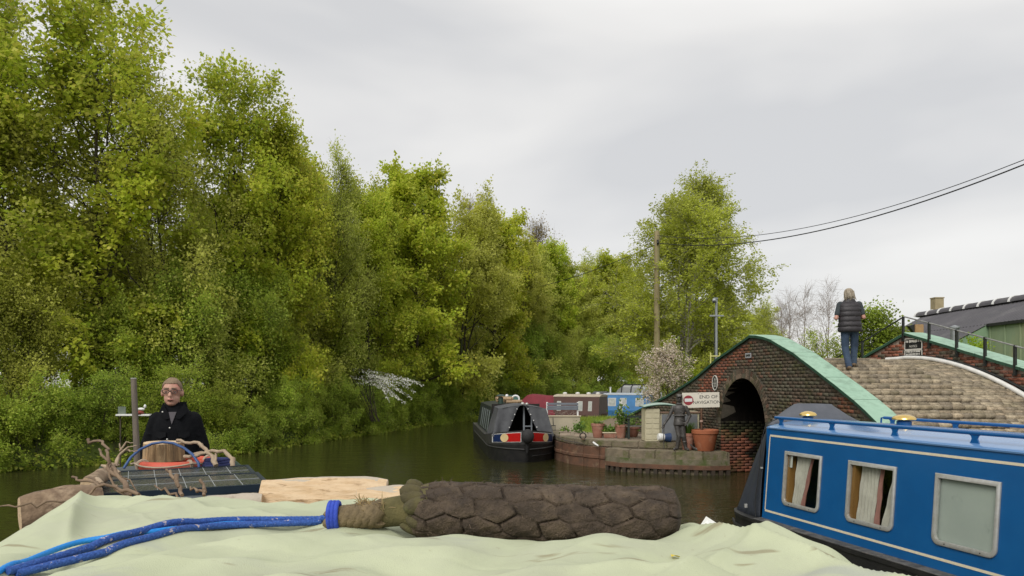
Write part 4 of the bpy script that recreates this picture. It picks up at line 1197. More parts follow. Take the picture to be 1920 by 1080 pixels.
# windows
ang = math.atan2(.10, ZR - ZG)
for k, (a, b) in enumerate(WIN):
    zc = (WZ0 + WZ1)/2
    F = BF @ Matrix.Translation(((a+b)/2, side_y(zc) - .002, zc)) @ Matrix.Rotation(pi/2 - ang, 4, 'X')
    w = b - a; h = WZ1 - WZ0
    # bottom corners rounded, top corners square
    def shape(w, h, r):
        o = [(w/2, h/2), (-w/2, h/2)]
        for cx, a0 in ((-w/2+r, 180), (w/2-r, 270)):
            for q in range(6):
                t = RAD(a0 + 18*q); o.append((cx + r*cos(t), -h/2 + r + r*sin(t)))
        return o
    A_ = shape(w, h, .085); B_ = shape(w - .082, h - .09, .05); m_ = len(A_)
    vs = [(*p_, .0) for p_ in A_] + [(*p_, .014) for p_ in A_] + [(p_[0]*.97, p_[1]*.97, .02) for p_ in A_] + [(*p_, .016) for p_ in B_] + [(*p_, -.02) for p_ in B_]
    fr = obj('window', MB().raw(vs, [(q*m_+i, q*m_+(i+1) % m_, (q+1)*m_+(i+1) % m_, (q+1)*m_+i) for q in range(4) for i in range(m_)]), M_alu, bb, smooth=40, M=F)
    obj('pane', MB().raw([(*p_, -.006) for p_ in B_], [tuple(range(len(B_)))]), M_glass, fr, M=F)
    sc_ = MB()
    for sx in (-.2, .2): sc_.lathe([(.007, .0), (.005, .004)], (sx, -h/2 + .022, .018), 8)
    obj('screw', sc_, M_boatblk, fr, M=F)
    if k == 2 or k == 4:
        obj('blind', MB().box((0, 0, -.035), (w - .02, h - .02, .008)), mat('pale_blind', (.50,.54,.50), (.44,.48,.45), 2, .6, c3=(.36,.40,.38), s3=5, lo3=.6, hi3=.75), fr, M=F)
    else:
        obj('wooden_lining', MB().box((-w/2 + .07, 0, -.06), (.05, h - .05, .09)), M_wood, fr, M=F)
        def cur(x0, x1, xb0, xb1, nz=6):
            def fn(i, j):
                z_ = -h/2 + .02 + (h - .04) * j
                xa = xb0 + (x0 - xb0) * j; xb = xb1 + (x1 - xb1) * j
                return (xa + (xb - xa) * i, z_, -.075 + .018 * math.sin(i * 2*pi*nz + j) * (1 - .3*j) + .006 * math.sin(13 * j + 5 * i))
            return MB().grid(fn, 40, 8)
        if k == 0:
            obj('curtain', cur(-.20, .08, -.24, -.08, 4), M_curtain, fr, smooth=80, M=F); obj('curtain_edge', cur(.082, .13, -.078, -.01, 1), M_pink, fr, smooth=80, M=F)
            obj('paper_notice', MB().box((-w/2 + .10, h/2 - .13, -.016), (.075, .15, .002)), M_white, fr, M=F)
            obj('inner_panel', MB().box((.22, .12, -.30), (.16, .30, .01)), mat('drab_panel', (.13,.13,.10), (.1,.1,.075), 8, .8), fr, M=F)
        else:
            obj('curtain', cur(-.22, .06, -.27, .0, 5), M_curtain, fr, smooth=80, M=F); obj('curtain_edge', cur(.062, .12, .002, .08, 1), M_pink, fr, smooth=80, M=F)
            obj('curtain', cur(.27, .32, .11, .30, 2), M_curtain, fr, smooth=80, M=F)
# handrails
for y_, x0 in ((.10, .02), (1.50, .45)):
    hr = obj('handrail', MB().tube([BF @ Vector((x, y_, 1.905)) for x in np.linspace(x0, BL - 1.5, 12)], .021, 10), M_blue, bb, smooth=40)
    x = .15 if y_ < 1 else .6
    while x < BL - 1.6:
        br = MB()
        for zz, ww in ((1.785, .085), (1.82, .05), (1.86, .03), (1.895, .075)): pass
        br.loft([[Vector((x - w_, y_ - .008, z_)), Vector((x + w_, y_ - .008, z_)), Vector((x + w_, y_ + .008, z_)), Vector((x - w_, y_ + .008, z_))] for z_, w_ in ((1.79,.075),(1.815,.045),(1.85,.03),(1.875,.04),(1.895,.075))])
        obj('bracket', br, M_blue, hr, M=BF); x += 1.01
    if y_ > 1: obj('rail_end', MB().tube([BF @ Vector(q) for q in ((x0, y_, 1.905), (x0 - .05, y_, 1.90), (x0 - .06, y_, 1.80))], .012, 8), M_blue, hr, smooth=40)
# brass mushroom vents
for x, y_, r in ((.15, .52, .115), (1.55, .80, .135), (4.4, .8, .13)):
    z0 = ZR + .022 + .085 * (1 - ((y_ - .8)/.78)**2) - .005
    vt = obj('vent', MB().lathe([(r*.62, 0), (r*.62, .05), (r*.5, .06), (r*.5, .075)], BF @ Vector((x, y_, z0)), 20), M_blue, bb, smooth=40)
    obj('vent_cap', MB().lathe([(r*.9, .066), (r, .075), (r*.97, .092), (r*.8, .112), (r*.45, .128), (.004, .133)], BF @ Vector((x, y_, z0)), 24), M_brass, vt, smooth=50)
# pram hood over the stern, grey top and navy side curtains
def hood_p(i, y):
    y0, y1 = .42 * i, 1.62 - .16 * i
    t = min(1, max(0, (y - y0) / .42), 1) * min(1, max(0, (y1 - y) / .30))
    return 1.80 + .275 * min(1, i / .5)**.7 * t**.8 - .03 * max(0, i - .7)
def hood(i, j):
    y0, y1 = .42 * i, 1.62 - .16 * i; y = y0 + (y1 - y0) * j
    return (-.56 * i, y, hood_p(i, y) + .008 * math.sin(9 * i + 7 * j))
hd = obj('pram_hood', MB().grid(hood, 10, 22), M_canvas, bb, smooth=30, M=BF)
sol = hd.modifiers.new('thickness', 'SOLIDIFY'); sol.thickness = .006
def curt(i, j):
    top = Vector((-.56 * i - .01, .42 * i - .005, 1.80)); bot = Vector((-.01 - .74 * i, -.125 + .10 * i * i, .50))
    q = bot.lerp(top, j); w = math.sin(i * 9 + j * 2.5) * .018 * (1 - j * .6)
    return q + Vector((0, -abs(w) - .012 * math.sin(pi * j), 0))
cs = obj('side_curtain', MB().grid(curt, 20, 12), M_canvas_d, bb, smooth=60, M=BF)
sol = cs.modifiers.new('thickness', 'SOLIDIFY'); sol.thickness = .006
def curt2(i, j):
    yt = .42 + 1.04 * i; yb = -.03 + 1.60 * i
    y = yb + (yt - yb) * j
    return (-.75 + .19 * j - .015 * math.sin(i * 11) * (1 - j), y, .50 + (hood_p(1, yt) - .50) * j)
ce = obj('end_curtain', MB().grid(curt2, 16, 10), M_canvas_d, bb, smooth=60, M=BF)
obj('tie_cord', MB().tube([BF @ Vector(q) for q in ((.1,.10,1.9),(-.02,-.02,1.82),(-.05,-.07,1.6),(-.06,-.10,1.2),(-.10,-.14,.75),(-.05,-.16,.5))], .006, 6), M_rubber, hd)
obj('fastener', MB().box(BF @ Vector((-.30, -.155, .66)), (.035, .03, .05)).box(BF @ Vector((-.02, -.09, 1.22)), (.03, .03, .02)), M_alu, cs)

# ------------------------------------------------ the grey narrowboat, bow towards us
axg = Vector((-.108, 1, 0)).normalized()
GL = 9.8; gb0 = Vector((.44, 21.9, 0))               # stem position
GF = frame(gb0 + axg * GL, -axg)                       # +x to the bow, x=GL at the stem
M_greyhull = mat('dark_grey_hull_paint', (.055,.053,.052), (.045,.044,.043), 4, .5)
M_cab_g = mat('dark_slate_cabin_paint', (.030,.037,.040), (.024,.03,.032), 4, .4)
gb = thing('narrowboat', 'dark grey narrowboat with open cratch cover and a red, blue and cream bow panel', 'narrowboat', GF @ Vector((GL/2, 0, 0)))
def bow_w(q, blunt): return max(.03, 1.04 * (1 - q**blunt)**(1/1.35))
def hull_band(z0, z1, z0b, z1b, rake0, rake1, grow, in0=0.0):
    """side band from stern to stem on both sides; z at stern / at bow"""
    st = []
    for i in range(31):
        x = GL * (i / 30)**.75
        q = max(0, (x - (GL - 1.75)) / 1.75); w = bow_w(q, 2.0); s = max(0, (x - (GL - 3.2)) / 3.2)**1.6
        za, zb_ = z0 + (z0b - z0) * s, z1 + (z1b - z1) * s
        xa, xb = x + rake0 * q**2, x + rake1 * q**2
        st.append([Vector((xa, -w * in0, za)), Vector((xb, -w - grow, zb_)), Vector((xb, w + grow, zb_)), Vector((xa, w * in0, za))])
    return MB().loft(st)
hl = obj('hull', hull_band(-.35, .40, -.35, .55, -.25, .0, 0, .97), M_boatblk, gb, smooth=30, M=GF)
obj('upper_hull', hull_band(.40, .66, .552, .97, .0, .10, .012, 1.0), M_greyhull, hl, smooth=30, M=GF)
obj('rubbing_strake', MB().tube([GF @ Vector((x, -bow_w(max(0, (x - GL + 1.75)/1.75), 2.0) - .01, .40)) for x in np.linspace(1, GL - .02, 24)], .02, 6), M_greyhull, hl, smooth=40)
obj('rubbing_strake', MB().tube([GF @ Vector((x, bow_w(max(0, (x - GL + 1.75)/1.75), 2.0) + .01, .40)) for x in np.linspace(1, GL - .02, 24)], .02, 6), M_greyhull, hl, smooth=40)
obj('lower_strake', MB().tube([GF @ Vector((x, sg * (bow_w(max(0, (x - GL + 1.75)/1.75), 2.0) * .985 + .01), .20)) for sg in (1,) for x in np.linspace(1, GL - .06, 24)], .016, 6), M_boatblk, hl, smooth=40)
# bow flash panels
M_pwhite = mat('panel_white', (.80,.80,.78), (.72,.72,.70), 20, .4); M_pred = mat('panel_red', (.55,.012,.010), (.48,.010,.01), 12, .4)
M_pblue = mat('panel_blue', (.012,.03,.11), (.010,.024,.09), 12, .4); M_pcream = mat('panel_cream', (.80,.62,.33), (.74,.56,.30), 12, .4)
def bow_pt(s, t, sg, d):
    """s 0 at the stem .. 1 aft, t 0 bottom .. 1 top; on the flared upper hull"""
    x = GL - .06 - 1.02 * s**1.35
    q = max(0, (x - (GL - 1.75)) / 1.75); w = bow_w(q, 2.0); ss = max(0, (x - (GL - 3.2)) / 3.2)**1.6
    z1 = .66 + (.97 - .66) * ss; z0 = .40 + .152 * ss
    z = z0 + (z1 - z0) * t
    return Vector((x + .10 * t * q**2 + d * .6, sg * (w + .012 * t + d), z))
def panel(s0, s1, t0, t1, sg, d, n=8):
    o = MB(); o.grid(lambda i, j: bow_pt(s0 + (s1 - s0)*i, t0 + (t1 - t0)*j, sg, d), n, 3); return o
for sg in (1, -1):
    fl = obj('bow_panel', panel(.02, 1.0, .16, .88, sg, .012, 12), M_pwhite, gb, smooth=60, M=GF)
    obj('red_field', panel(.04, .47, .2, .84, sg, .018), M_pred, fl, smooth=60, M=GF)
    obj('blue_field', panel(.47, .95, .2, .84, sg, .018), M_pblue, fl, smooth=60, M=GF)
    vs = [bow_pt(.52 + .125*cos(2*pi*k/24), .52 + .33*sin(2*pi*k/24), sg, .025) for k in range(24)]
    obj('cream_disc', MB().raw(vs, [tuple(range(24))]), M_pcream, fl, M=GF)
# stem fender
fd = obj('bow_fender', MB().ball(GF @ Vector((GL + .15, 0, .80)), (.19, .175, .21), 18, 12), M_rubber, gb, smooth=60)
obj('fender_tail', MB().tube([GF @ Vector((GL + .08, 0, .60)), GF @ Vector((GL + .03, 0, .30))], [.06, .03], 8), M_rubber, fd)
# cabin and roof
cx1 = GL - 3.0
cb = obj('cabin', MB().loft(cabin_rings(.9, cx1, .92, .76, .62, 1.54)), M_cab_g, gb, smooth=25, M=GF)
for k in range(5):
    x = cx1 - .30 - .85 * k
    obj('window', MB().loft([[Vector((x - .11, .93, .74)), Vector((x + .11, .93, .74)), Vector((x + .11, .83, 1.38)), Vector((x - .11, .83, 1.38))], [Vector((x - .11, .945, .745)), Vector((x + .11, .945, .745)), Vector((x + .11, .848, 1.42)), Vector((x - .11, .848, 1.42))]]), mat('pale_window_trim', (.30,.34,.34), (.2,.23,.23), 9, .3, metal=.3), cb, M=GF)
# (the left side of the boat as seen is +y? keep both sides alike)
for k in range(5):
    x = cx1 - .30 - .85 * k
    obj('window', MB().loft([[Vector((x - .11, -.93, .74)), Vector((x + .11, -.93, .74)), Vector((x + .11, -.83, 1.42)), Vector((x - .11, -.83, 1.42))], [Vector((x - .11, -.945, .745)), Vector((x + .11, -.945, .745)), Vector((x + .11, -.848, 1.42)), Vector((x - .11, -.848, 1.42))]]), bpy.data.materials['pale_window_trim'], cb, M=GF)
# cratch cover: canvas tent open at the front like two curtains
M_cratch = mat('charcoal_canvas', (.085,.088,.094), (.062,.064,.07), 3, .85, .006, 9, c3=(.11,.113,.12), s3=2, lo3=.5, hi3=.7)
cxa, cxb = cx1, GL - 1.15
def cover(sg):
    def fn(i, j):
        x = cxa + (cxb - cxa) * i
        zt, zb_ = 1.57 - .02*i, .70 + .04*i
        y = .72 + (.96 - .72) * (1 - j)**1.2
        z = zb_ + (zt - zb_) * j
        return Vector((x, sg * (y + .02 * math.sin(i*9 + j*4) * (1 - j)), z + .01 * math.sin(i * 12)))
    return MB().grid(fn, 10, 10)
def top_cover(i, j):
    x = cxa + (cxb - cxa) * i; y = -.73 + 1.46 * j
    return Vector((x, y, 1.57 - .02*i + .11 * (1 - (abs(y)/.73)**1.4)))
def flap(sg):
    def fn(i, j):           # i 0 outer edge .. 1 inner (opening) edge, j 0 bottom .. 1 top
        yo = .74 + .22 * (1 - j)
        yi = .10 + .42 * (1 - j)
        if j > .96: yi = .07
        y = yo + (yi - yo) * i
        z = .72 + (1.555 + .10 * i - .72) * j
        x = cxb + .05 * math.sin(i * 8 + j * 2) * (1 - .5*j) + .22 * (1 - j) * (1 - i * .25)
        return Vector((x, sg * y, z))
    return MB().grid(fn, 14, 12)
cc = obj('cratch_cover', MB().grid(top_cover, 8, 8), M_cratch, gb, smooth=70, M=GF)
for sg in (1, -1):
    obj('side_cover', cover(sg), M_cratch, cc, smooth=70, M=GF); obj('front_flap', flap(sg), M_cratch, cc, smooth=70, M=GF)
    st_ = MB()
    for j in (.08, .3, .52, .72, .9):
        q = Vector((cxb + .25 * (1 - j) + .04, sg * (.13 + .42 * (1 - j)), .72 + .92 * j)); st_.ball(GF @ q, .018, 8, 5)
    obj('stud', st_, M_pwhite, cc)
obj('cratch_frame', MB().box((cxb - .25, .08, 1.15), (.05, .05, .95)).box((cxb - .25, .32, 1.05), (.04, .04, .75)).box((cxb - .25, .2, 1.0), (.03, .3, .04)), mat('frame_grey', (.22,.24,.26), (.18,.2,.22), 9, .5), cc, M=GF)
obj('well_interior', MB().box((cxa + .03, 0, 1.15), (.03, 1.6, 1.0)).box(((cxa + cxb)/2, 0, .70), (cxb - cxa, 1.7, .03)), M_dark, cc, M=GF)
obj('fore_deck', MB().box((GL - .80, 0, .725), (.55, .95, .03)), mat('navy_deck', (.015,.022,.06), (.012,.018,.05), 9, .5), gb, M=GF, bevel=.01)
obj('headlamp', MB().ball(GF @ Vector((cxb + .08, .0, 1.71)), (.06,.05,.05), 10, 7).ball(GF @ Vector((cxb + .08, .13, 1.70)), (.05,.045,.045), 10, 7), M_alu, gb, smooth=60)
fp = obj('flower_pot_plants', MB().box((GL - 1.0, -.3, .80), (.2,.25,.12)), M_dark, gb, M=GF)
# roof load
obj('stove_chimney', MB().lathe([(.085,0),(.085,.30),(.07,.31)], GF @ Vector((cx1 - .5, -.45, 1.56)), 14).lathe([(.15,.33),(.16,.35),(.10,.39),(.01,.40)], GF @ Vector((cx1 - .5, -.45, 1.56)), 16), mat('chimney_green', (.03,.06,.045), (.025,.05,.04), 8, .4), gb, smooth=40)
lr = MB(); c_ = GF @ Vector((cx1 - 2.2, .25, 1.79))
lr.tube([c_ + Vector((.13*cos(2*pi*k/20), .05, .13*sin(2*pi*k/20) - .04)) for k in range(21)], .034, 8)
obj('lifebuoy', lr, M_pwhite, smooth=50, label='white ring lifebuoy standing on the roof of the dark grey boat', cat='lifebuoy')
obj('green_tarpaulin', MB().grid(lambda i, j: GF @ Vector((cx1 - 3.4 - 1.2*i, -.1 + .75*j, 1.58 + .26*(1 - (2*i-1)**4) * (1 - (2*j-1)**4) + .03*math.sin(9*i+7*j))), 12, 10), mat('teal_tarp', (.03,.09,.07), (.025,.07,.06), 4, .6), smooth=60, label='small dark green tarpaulin heap on the roof of the dark grey boat', cat='tarpaulin')
lg = random.Random(8)
lgm = mat('stacked_firewood', (.42,.30,.18), (.27,.18,.10), 14, .9)
for k in range(14):
    x, y_ = cx1 - .9 - lg.uniform(0, 1.6), lg.uniform(-.35, .2); z = 1.66 + .03 + .10 * (k % 2)
    a = lg.uniform(-.4, .4); d = Vector((sin(a)*.2, cos(a)*.2, 0)); c_ = Vector((x, y_, z))
    obj('firewood_log', MB().tube([GF @ (c_ - d), GF @ c_, GF @ (c_ + d)], .055, 8), lgm, smooth=40, label='split firewood log stacked on the roof of the dark grey boat', cat='log', group='firewood on the grey boat')
obj('globe_lamp', MB().ball(GF @ Vector((cx1 - 1.9, -.1, 1.88)), .06, 12, 8).tube([GF @ Vector((cx1 - 1.9, -.1, 1.59)), GF @ Vector((cx1 - 1.9, -.1, 1.85))], .015, 6), M_pwhite, smooth=60, label='small white globe on a short stem on the grey boat roof', cat='lamp')

# ------------------------------------------------ narrowboats moored further on
def far_boat(name, label, a, b, c_side, c_roof, c_canvas, hood_at, winx, zt=1.62):
    ax = (Vector((*b, 0)) - Vector((*a, 0))); L = ax.length
    Fm = frame(a, ax)
    r = thing(name, label, 'narrowboat', Fm @ Vector((L/2, 0, 0)))
    obj('hull', hull_mesh(L, 1.03, .62), M_boatblk if c_side[0] < .02 else mat('far_hull', tuple(x * .8 for x in c_side), tuple(x*.6 for x in c_side), 4, .6), r, smooth=30, M=Fm)
    x0, x1 = hood_at
    cm = mat(name + '_side', c_side, tuple(x * .8 for x in c_side), 3, .45)
    cbn = obj('cabin', MB().loft(cabin_rings(x0, x1, .93, .78, .60, zt)), cm, r, smooth=25, M=Fm)
    obj('roof', MB().loft([[q + Vector((0, 0, .03)) * (1 if abs(q.y) < .8 else 0) for q in ring] for ring in cabin_rings(x0 - .03, x1 + .03, .80, .80, zt - .02, zt + .008)]), mat(name + '_roof', c_roof, tuple(x*.8 for x in c_roof), 4, .6), r, smooth=30, M=Fm)
    for sg in (1, -1):
        for x, w in winx:
            f_ = lambda d, zz: sg * (.93 - .15 * (zz - .60)/(zt - .60) + d)
            for nm, e_, d_, mt in (('window', 0, .008, M_alu), ('pane', .035, .014, M_winpale)):
                c4 = [(x - w/2 + e_, .88 + e_), (x + w/2 - e_, .88 + e_), (x + w/2 - e_, 1.38 - e_), (x - w/2 + e_, 1.38 - e_)]
                o = obj(nm, MB().hexa([(q[0], f_(-.01, q[1]), q[1]) for q in c4] + [(q[0], f_(d_, q[1]), q[1]) for q in c4]), mt, cbn if nm == 'window' else o, M=Fm)
    return r, Fm, L
M_winpale = mat('window_with_net_curtain', (.52,.54,.50), (.36,.38,.36), 6, .25)
r, Fm, L = far_boat('narrowboat', 'reddish brown narrowboat with a maroon canvas hood', (-1.0, 41.0), (4.9, 38.6), (.10,.042,.03), (.55,.47,.36), None, (3.75, 6.2), [(4.05,.22),(5.2,.24),(5.72,.2)])
M_maroon = mat('maroon_canvas', (.22,.028,.042), (.16,.02,.03), 4, .8)
hm = MB().grid(lambda i, j: Vector((1.3 + 2.55*i, -.95 + 1.9*j, .65 + (1.0 + .08*math.sin(pi*min(1, i*1.4)))*(1 - abs(2*j-1)**3.2) * min(1, .35 + i*2))), 10, 18)
obj('canvas_hood', hm, M_maroon, r, smooth=60, M=Fm)
for x in (4.1, 4.8, 5.4, 5.9):
    obj('vent', MB().lathe([(.10,0),(.12,.05),(.10,.09),(.02,.11)], Fm @ Vector((x, 0, 1.72)), 12), M_pwhite, r, smooth=40)
r, Fm, L = far_boat('narrowboat', 'small light blue narrowboat with grey canvas over its end', (3.6, 47.8), (9.4, 45.6), (.05,.23,.52), (.45,.50,.55), None, (2.5, 5.4), [(3.05,.5),(3.75,.4),(4.75,.5)], 1.58)
obj('canvas_hood', MB().grid(lambda i, j: Vector((.9 + 1.7*i, -.95 + 1.9*j, .62 + 1.15*(1 - abs(2*j-1)**3.2) * min(1, .5 + i))), 10, 18), M_cratch, r, smooth=60, M=Fm)
obj('stove_chimney', MB().lathe([(.05,0),(.05,.4),(.08,.41),(.08,.44)], Fm @ Vector((2.7, .2, 1.60)), 10), M_pwhite, r)
# cabin cruiser behind the blue boat: clear canopy on a frame
ccx, ccy = 8.5, 50.6
cr_ = thing('cabin_cruiser', 'cabin cruiser with a clear plastic canopy behind the small blue boat', 'cruiser', (ccx, ccy, 0))
Fm = frame((ccx - 1.6, ccy + 2.2), (.62, -.78))
obj('hull', hull_mesh(5.5, 1.1, .9), mat('cruiser_white', (.5,.5,.5), (.4,.4,.42), 4, .4), cr_, smooth=30, M=Fm)
CN = [[(-.9,.9),(-.75,2.0),(-.55,2.15),(.55,2.15),(.75,2.0),(.9,.9)]]
def cring(x, k): return [Vector((x, y*k, .9 + (z - .9)*k)) for y, z in CN[0]]
obj('canopy', MB().loft([cring(1.2, .75), cring(1.9, 1), cring(3.6, 1), cring(4.3, .7)]), mat('cloudy_canopy_plastic', (.42,.43,.43), (.34,.35,.36), 3, .25), cr_, M=Fm)
fm_ = MB()
for x in (1.9, 2.75, 3.6): fm_.tube([Fm @ (q * 1) for q in [Vector((x, y*1.02, .9 + (z-.9)*1.015)) for y, z in CN[0]]], .04, 6)
fm_.tube([Fm @ Vector((1.9,-.55,2.18)), Fm @ Vector((3.6,-.55,2.18))], .04, 6); fm_.tube([Fm @ Vector((1.9,.55,2.18)), Fm @ Vector((3.6,.55,2.18))], .04, 6)
obj('canopy_frame', fm_, M_rubber, cr_)
# ================================================================== THE PHOTOGRAPHER'S BOAT
OA = Vector((-.45, .893, 0)).normalized()
OF = frame((.1, 0), OA)                 # +x towards the stern and the man, +y to the left of it
YC = -.16                               # centre line lies a little to the right
RZ = 1.74
M_ownroof = mat('weathered_roof_paint', (.10,.115,.12), (.07,.08,.085), 5, .6, .003, 30)
M_ownside = mat('dark_green_cabin_paint', (.02,.05,.04), (.018,.04,.032), 3, .45)
ob = thing('narrowboat', 'narrowboat under the photographer, its roof loaded with solar panels and logs', 'narrowboat', OF @ Vector((3, YC, 0)))
st = []
for x, w in ((-2.4,.2),(-1.6,.75),(-.6,1.0),(0,1.03),(6.9,1.03),(7.8,.95),(8.3,.7),(8.5,.4)):
    st.append([Vector((x, YC - w*.93, -.4)), Vector((x, YC - w, .1)), Vector((x, YC - w, .55)), Vector((x, YC + w, .55)), Vector((x, YC + w, .1)), Vector((x, YC + w*.93, -.4))])
obj('hull', MB().loft(st), M_boatblk, ob, smooth=30, M=OF)
rg_ = [[q + Vector((0, YC, 0)) for q in r] for r in cabin_rings(-.9, 6.75, .93, .50, .55, RZ - .05, .03)]
obj('cabin', MB().loft(rg_), M_ownside, ob, smooth=25, M=OF)
rg_ = [[q + Vector((0, YC, 0)) for q in r] for r in cabin_rings(-.92, 6.77, .52, .52, RZ - .06, RZ - .04, .03)]
obj('roof', MB().loft(rg_), M_ownroof, ob, smooth=25, M=OF)
obj('stern_deck', MB().box((7.5, YC, .60), (1.4, 1.7, .06)), M_ownroof, ob, M=OF)
obj('tiller', MB().tube([OF @ Vector(q) for q in ((8.3, YC, .5), (8.3, YC, 1.3), (8.0, YC, 1.45), (7.55, YC - .02, 1.47))], .022, 8), M_boatblk, ob, smooth=40)
for sg in (1, -1):
    obj('handrail', MB().tube([OF @ Vector((x, YC + sg*.49, RZ - .02)) for x in (-.8, 2, 4, 6.7)], .018, 8), M_ownside, ob, smooth=40)

# solar panels: three in a row on the roof, low frames
M_cell = bpy.data.materials.new('solar_cells'); M_cell.use_nodes = True
_b = M_cell.node_tree.nodes['Principled BSDF']; _b.inputs['Base Color'].default_value = (.035,.042,.045,1); _b.inputs['Roughness'].default_value = .18
_n = M_cell.node_tree.nodes.new('ShaderNodeTexNoise'); _n.inputs['Scale'].default_value = 40; _n.inputs['Detail'].default_value = 8
_g = M_cell.node_tree.nodes.new('ShaderNodeNewGeometry'); M_cell.node_tree.links.new(_g.outputs['Position'], _n.inputs['Vector'])
_r = M_cell.node_tree.nodes.new('ShaderNodeValToRGB'); _r.color_ramp.elements[0].position = .45; _r.color_ramp.elements[0].color = (.050,.055,.052,1); _r.color_ramp.elements[1].position = .8; _r.color_ramp.elements[1].color = (.095,.098,.086,1)
M_cell.node_tree.links.new(_n.outputs['Fac'], _r.inputs[0]); M_cell.node_tree.links.new(_r.outputs[0], _b.inputs['Base Color'])
_r2 = M_cell.node_tree.nodes.new('ShaderNodeMapRange'); _r2.inputs[3].default_value = .12; _r2.inputs[4].default_value = .4
M_cell.node_tree.links.new(_n.outputs['Fac'], _r2.inputs[0]); M_cell.node_tree.links.new(_r2.outputs[0], _b.inputs['Roughness'])
M_frameb = mat('panel_frame_blue_black', (.02,.035,.055), (.015,.028,.045), 9, .4, metal=.4)
M_busbar = mat('panel_line', (.34,.36,.36), (.28,.3,.3), 9, .4)
PY = -.18
def quad_frame(c, u, v):
    n = u.cross(v).normalized(); M = Matrix((u, v, n)).transposed().to_4x4(); M.translation = c; return M
for (x0, x1, z0, z1, lab) in ((5.36, 5.82, 1.765, 1.785, 'solar panel lying beyond the raised blue-edged one, nearer the orange lifebuoy'), (4.80, 5.33, 1.77, 1.785, 'raised solar panel with a dark blue front edge'), (4.1, 4.70, 1.72, 1.72, 'solar panel nearest the birch logs, half hidden by the green tarpaulin')):
    W2 = .47
    c = OF @ Vector(((x0 + x1)/2, PY, (z0 + z1)/2)); u_ = (OF.to_3x3() @ Vector((x1 - x0, 0, z1 - z0))).normalized(); v_ = (OF.to_3x3() @ Vector((0, 1, 0)))
    Fq = quad_frame(c, u_, v_); L2 = (x1 - x0)/2
    sp_ = thing('solar_panel', lab, 'solar panel', OF @ Vector(((x0 + x1)/2, PY, z0 - .08)))
    fr = MB()
    for cx_, cy_, sx_, sy_ in ((-L2 + .0125, 0, .025, 2*W2), (L2 - .0125, 0, .025, 2*W2), (0, -W2 + .0125, 2*L2 - .052, .025), (0, W2 - .0125, 2*L2 - .052, .025)): fr.box((cx_, cy_, -.02), (sx_, sy_, .045))
    obj('frame', fr, M_frameb, sp_, M=Fq)
    gl = obj('cell_glass', MB().box((0, 0, -.006), (2*L2 - .05, 2*W2 - .05, .008)), M_cell, sp_, M=Fq)
    ln = MB()
    for k in range(1, 6): ln.box((0, -W2 + .94*k/6, .0), (2*L2 - .06, .004, .003))
    ln.box((0, 0, .0003), (.004, 2*W2 - .06, .003))
    obj('grid_line', ln, M_busbar, gl, M=Fq)
    zr = RZ - .02
    lg_ = MB()
    for a_ in (-1, 1):
        for b_ in (-1, 1):
            q = Fq @ Vector((a_*(L2 - .05), b_*(W2 - .08), -.04)); lg_.box((q.x, q.y, (q.z + RZ - .03)/2), (.03,.03, max(.01, q.z - RZ + .03)))
    obj('mount', lg_, M_alu, sp_)

